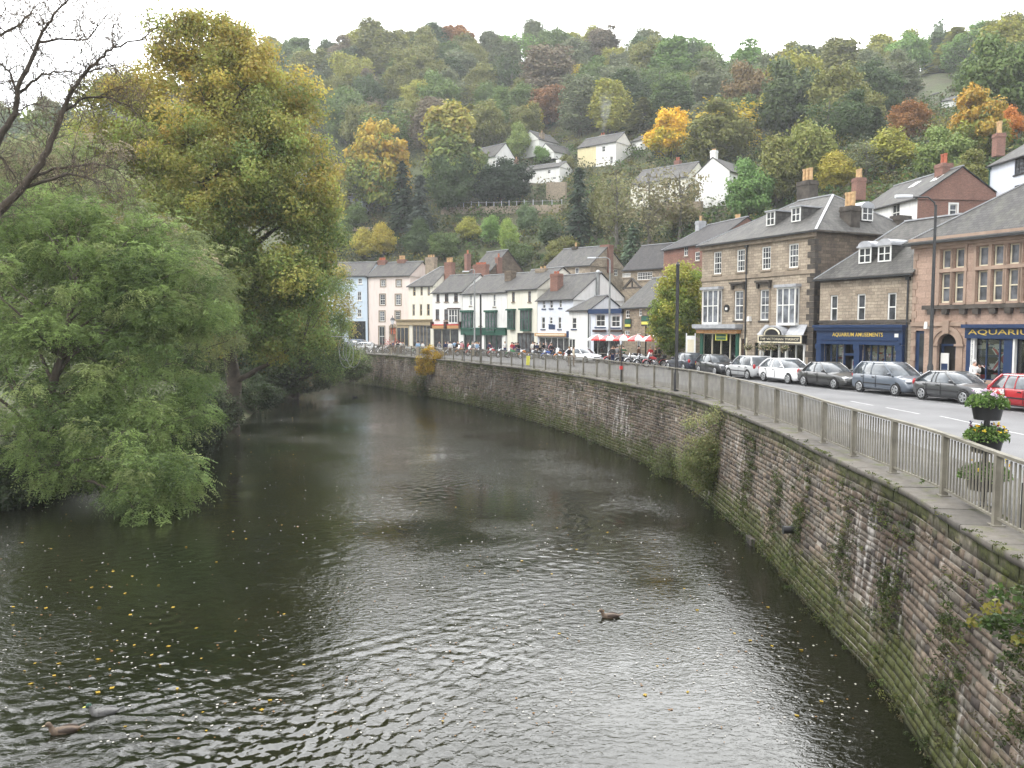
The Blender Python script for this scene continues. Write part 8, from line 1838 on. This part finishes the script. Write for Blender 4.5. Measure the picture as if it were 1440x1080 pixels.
# drain spout and outfall on the wall
s_ = w_s_of_px(1113) - 1.2; q = wface(s_, -2.35, .02); p_ = G(1113, 726, -2.4); t = thing('drain_spout', 'short black drain spout sticking out of the river wall', 'pipe', (q[0] + rw0.x, q[1] + rw0.y, q[2] + rw0.z)); _, nn, _ = w_at(s_); mb = MB(); mb.tube([(nn[0] * .2, nn[1] * .2, .02), (-nn[0] * .30, -nn[1] * .30, -.02)], .11, 14); mb.build('pipe', M['black'], t, 60); mb = MB(); mb.tube([(-nn[0] * .29, -nn[1] * .29, -.02), (-nn[0] * .31, -nn[1] * .31, -.02)], .125, 14); mb.build('collar', M['iron'], t, 60)
s_ = w_s_of_px(1113) + 3.2; q = wface(s_, WZ + .25, .02); t = thing('stone_outfall', 'dark stone outfall at the foot of the river wall', 'drain', (q[0] + rw0.x, q[1] + rw0.y, q[2] + rw0.z)); mb = MB(lambda x, y, z: (x * -nn[1] - y * nn[0], x * nn[0] - y * nn[1], z)); mb.box(-.4, .4, -.2, .12, -.6, -.05); mb.build('sill', M['sootstone'], t); mb = MB(lambda x, y, z: (x * -nn[1] - y * nn[0], x * nn[0] - y * nn[1], z)); mb.box(-.22, .22, .121, .13, -.3, -.09); mb.build('mouth', M['dark'], t)

# ------------------------------------------------------------------ ducks
def duck(loc, head, label, bodyc, headc, bill, sc=1.0, dark=None, name='duck'):
    """Floating duck, front along +x: trunk, breast, neck and head in one surface."""
    P_ = [(-.27, .09, .012, .01), (-.22, .07, .05, .03), (-.13, .055, .085, .065), (0, .05, .10, .085), (.10, .05, .09, .085), (.16, .075, .065, .07), (.185, .12, .042, .045), (.20, .17, .034, .036), (.215, .205, .042, .04), (.245, .215, .038, .034), (.268, .208, .02, .02)]
    mb = MB(); rings = []
    for i, (x, z, ry, rz) in enumerate(P_):
        tilt = 0 if i < 5 else min(1, (i - 4) / 2) * (1 if i < 8 else .3)
        rings.append([(x + (-rz * math.sin(a) * tilt * .9), ry * math.cos(a), z + rz * math.sin(a) * (1 - .45 * tilt)) for a in [2 * math.pi * k / 14 for k in range(14)]])
    mb.loft(rings); o = mb.build('duck' if name == 'duck' else name, [M['duck_' + bodyc]], None, 90); o.location = loc; o.rotation_euler = (0, 0, head); o.scale = (sc,) * 3; tag(o, label, 'bird')
    h_ = MB(); h_.ball((.232, 0, .207), (.050, .043, .044), 12, 8); h_.build('head_feathers', M['duck_' + headc], o, 90)
    b_ = MB(); b_.loft([[(.272, -.016, .203), (.272, .016, .203), (.272, .013, .188), (.272, -.013, .188)], [(.30, -.017, .194), (.30, .017, .194), (.30, .015, .186), (.30, -.015, .186)], [(.325, -.015, .188), (.325, .015, .188), (.325, .012, .183), (.325, -.012, .183)]]); b_.build('bill', M[bill], o, 60)
    for sg in (-1, 1):
        w_ = MB(); w_.ball((-.06, sg * .075, .085), (.15, .028, .052), 12, 6); w_.build('wing', M['duck_' + (dark or bodyc)], o, 90)
        e_ = MB(); e_.ball((.245, sg * .040, .218), .007, 6, 4); e_.build('eye', M['black'], o, 90)
    t_ = MB(); t_.loft([[(-.24, -.05, .095), (-.24, .05, .095), (-.24, .04, .08), (-.24, -.04, .08)], [(-.33, -.03, .125), (-.33, .03, .125), (-.33, .025, .118), (-.33, -.025, .118)]]); t_.build('tail', M['black'] if headc == 'green' else M['duck_' + bodyc], o)
    return o
for n, c in (('grey', (.11, .108, .105)), ('green', (.01, .05, .03)), ('brown', (.095, .065, .042)), ('darkbrown', (.05, .034, .024)), ('black', (.015, .015, .016))): M['duck_' + n] = plain('feather_' + n, c, .7, .35, 22, bumpy=.3)
duck((DUCKS[0].x, DUCKS[0].y, WZ - .03), rad(200), 'mottled brown duck swimming nearest the bottom left corner', 'brown', 'brown', 'ochre', 1.05, 'darkbrown')
duck((DUCKS[1].x, DUCKS[1].y, WZ - .03), rad(197), 'grey drake with a dark green head just behind the brown duck', 'grey', 'green', 'yellow', 1.08, 'grey')
duck((DUCKS[2].x, DUCKS[2].y, WZ - .03), rad(182), 'brown duck swimming alone in the middle of the river', 'brown', 'brown', 'ochre', 1.0, 'darkbrown')
q = G(499, 559, WZ); duck((q.x, q.y, WZ - .03), rad(160), 'small black water bird far up the river by the trees', 'black', 'black', 'red', 1.2, 'black', 'water_bird')
# ------------------------------------------------------------------ fallen leaves and foam flecks on the river
rng = np.random.RandomState(23); n = 4200; px = rng.uniform(0, 1250, n); py = 575 + 470 * rng.uniform(0, 1, n) ** 1.7; C = []; col = []; sz = []
for x, y in zip(px, py):
    den = .5 + .5 * math.sin(x * .011 + y * .02) * math.sin(y * .035 + x * .004)
    if rng.rand() > den: continue
    g_ = G(x, y, WZ)
    p, nn, _ = w_at(0); dW = sdist(np.array([g_.x]), np.array([g_.y]), WL)[0]
    if dW > -.6: continue
    k = rng.rand(); C.append((g_.x, g_.y, WZ + .015)); yl = k < (.14 if x < 420 else .03); col.append((.45, .30, .03) if yl else ((.25, .13, .04) if k < .36 else (.55, .53, .48))); sz.append(rng.uniform(.05, .10) if yl else rng.uniform(.025, .06))
C = np.array(C); Nn = unit(rng.normal(size=C.shape) * .08 + [0, 0, 1]); o = mobj('floating_leaves', leaf_mesh('floating_leaves', C, Nn, np.array(sz) * 1.3, np.array(sz), np.array(col), rng)); tag(o, 'fallen yellow leaves and pale flecks drifting on the river', 'leaves', kind='stuff')
# ------------------------------------------------------------------ chimney smoke
sm = MB(); rl_ = random.Random(8)
for k in range(7): sm.ball((rl_.uniform(-.6, .6) + k * .12, rl_.uniform(-.5, .5), 1.2 + k * 1.6), (.7 + k * .28, .7 + k * .28, 1.5), 14, 8)
pl = MB(); rings = [[(k * .1 + (.35 + k * .22) * math.cos(a), (.35 + k * .22) * math.sin(a), k * 1.2) for a in [2 * math.pi * q / 14 for q in range(14)]] for k in range(9)]; pl.loft(rings)
m_, nt, b_ = new_mat('smoke'); nt.nodes.remove(b_); v = coords(nt, 'Object'); zz = nd(nt, 'ShaderNodeSeparateXYZ', {0: v}).outputs[2]
dn = mth(nt, 'MULTIPLY', ramp(nt, noise(nt, v, .55, 4, .6, 1.0), [(.40, 0.0), (.62, 1.0)]), mth(nt, 'MAXIMUM', mth(nt, 'MULTIPLY_ADD', zz, -.028, .27), 0.0))
pv = nd(nt, 'ShaderNodeVolumePrincipled', {'Color': (.9, .93, 1.0, 1), 'Density': dn}); nt.links.new(pv.outputs[0], nt.nodes['Material Output'].inputs['Volume'])
o = pl.build('chimney_smoke', m_); o.location = (SMOKE.x, SMOKE.y, SMOKE.z + .3); tag(o, 'thin blue grey smoke rising from the chimney of the semi detached house', 'smoke', kind='stuff')
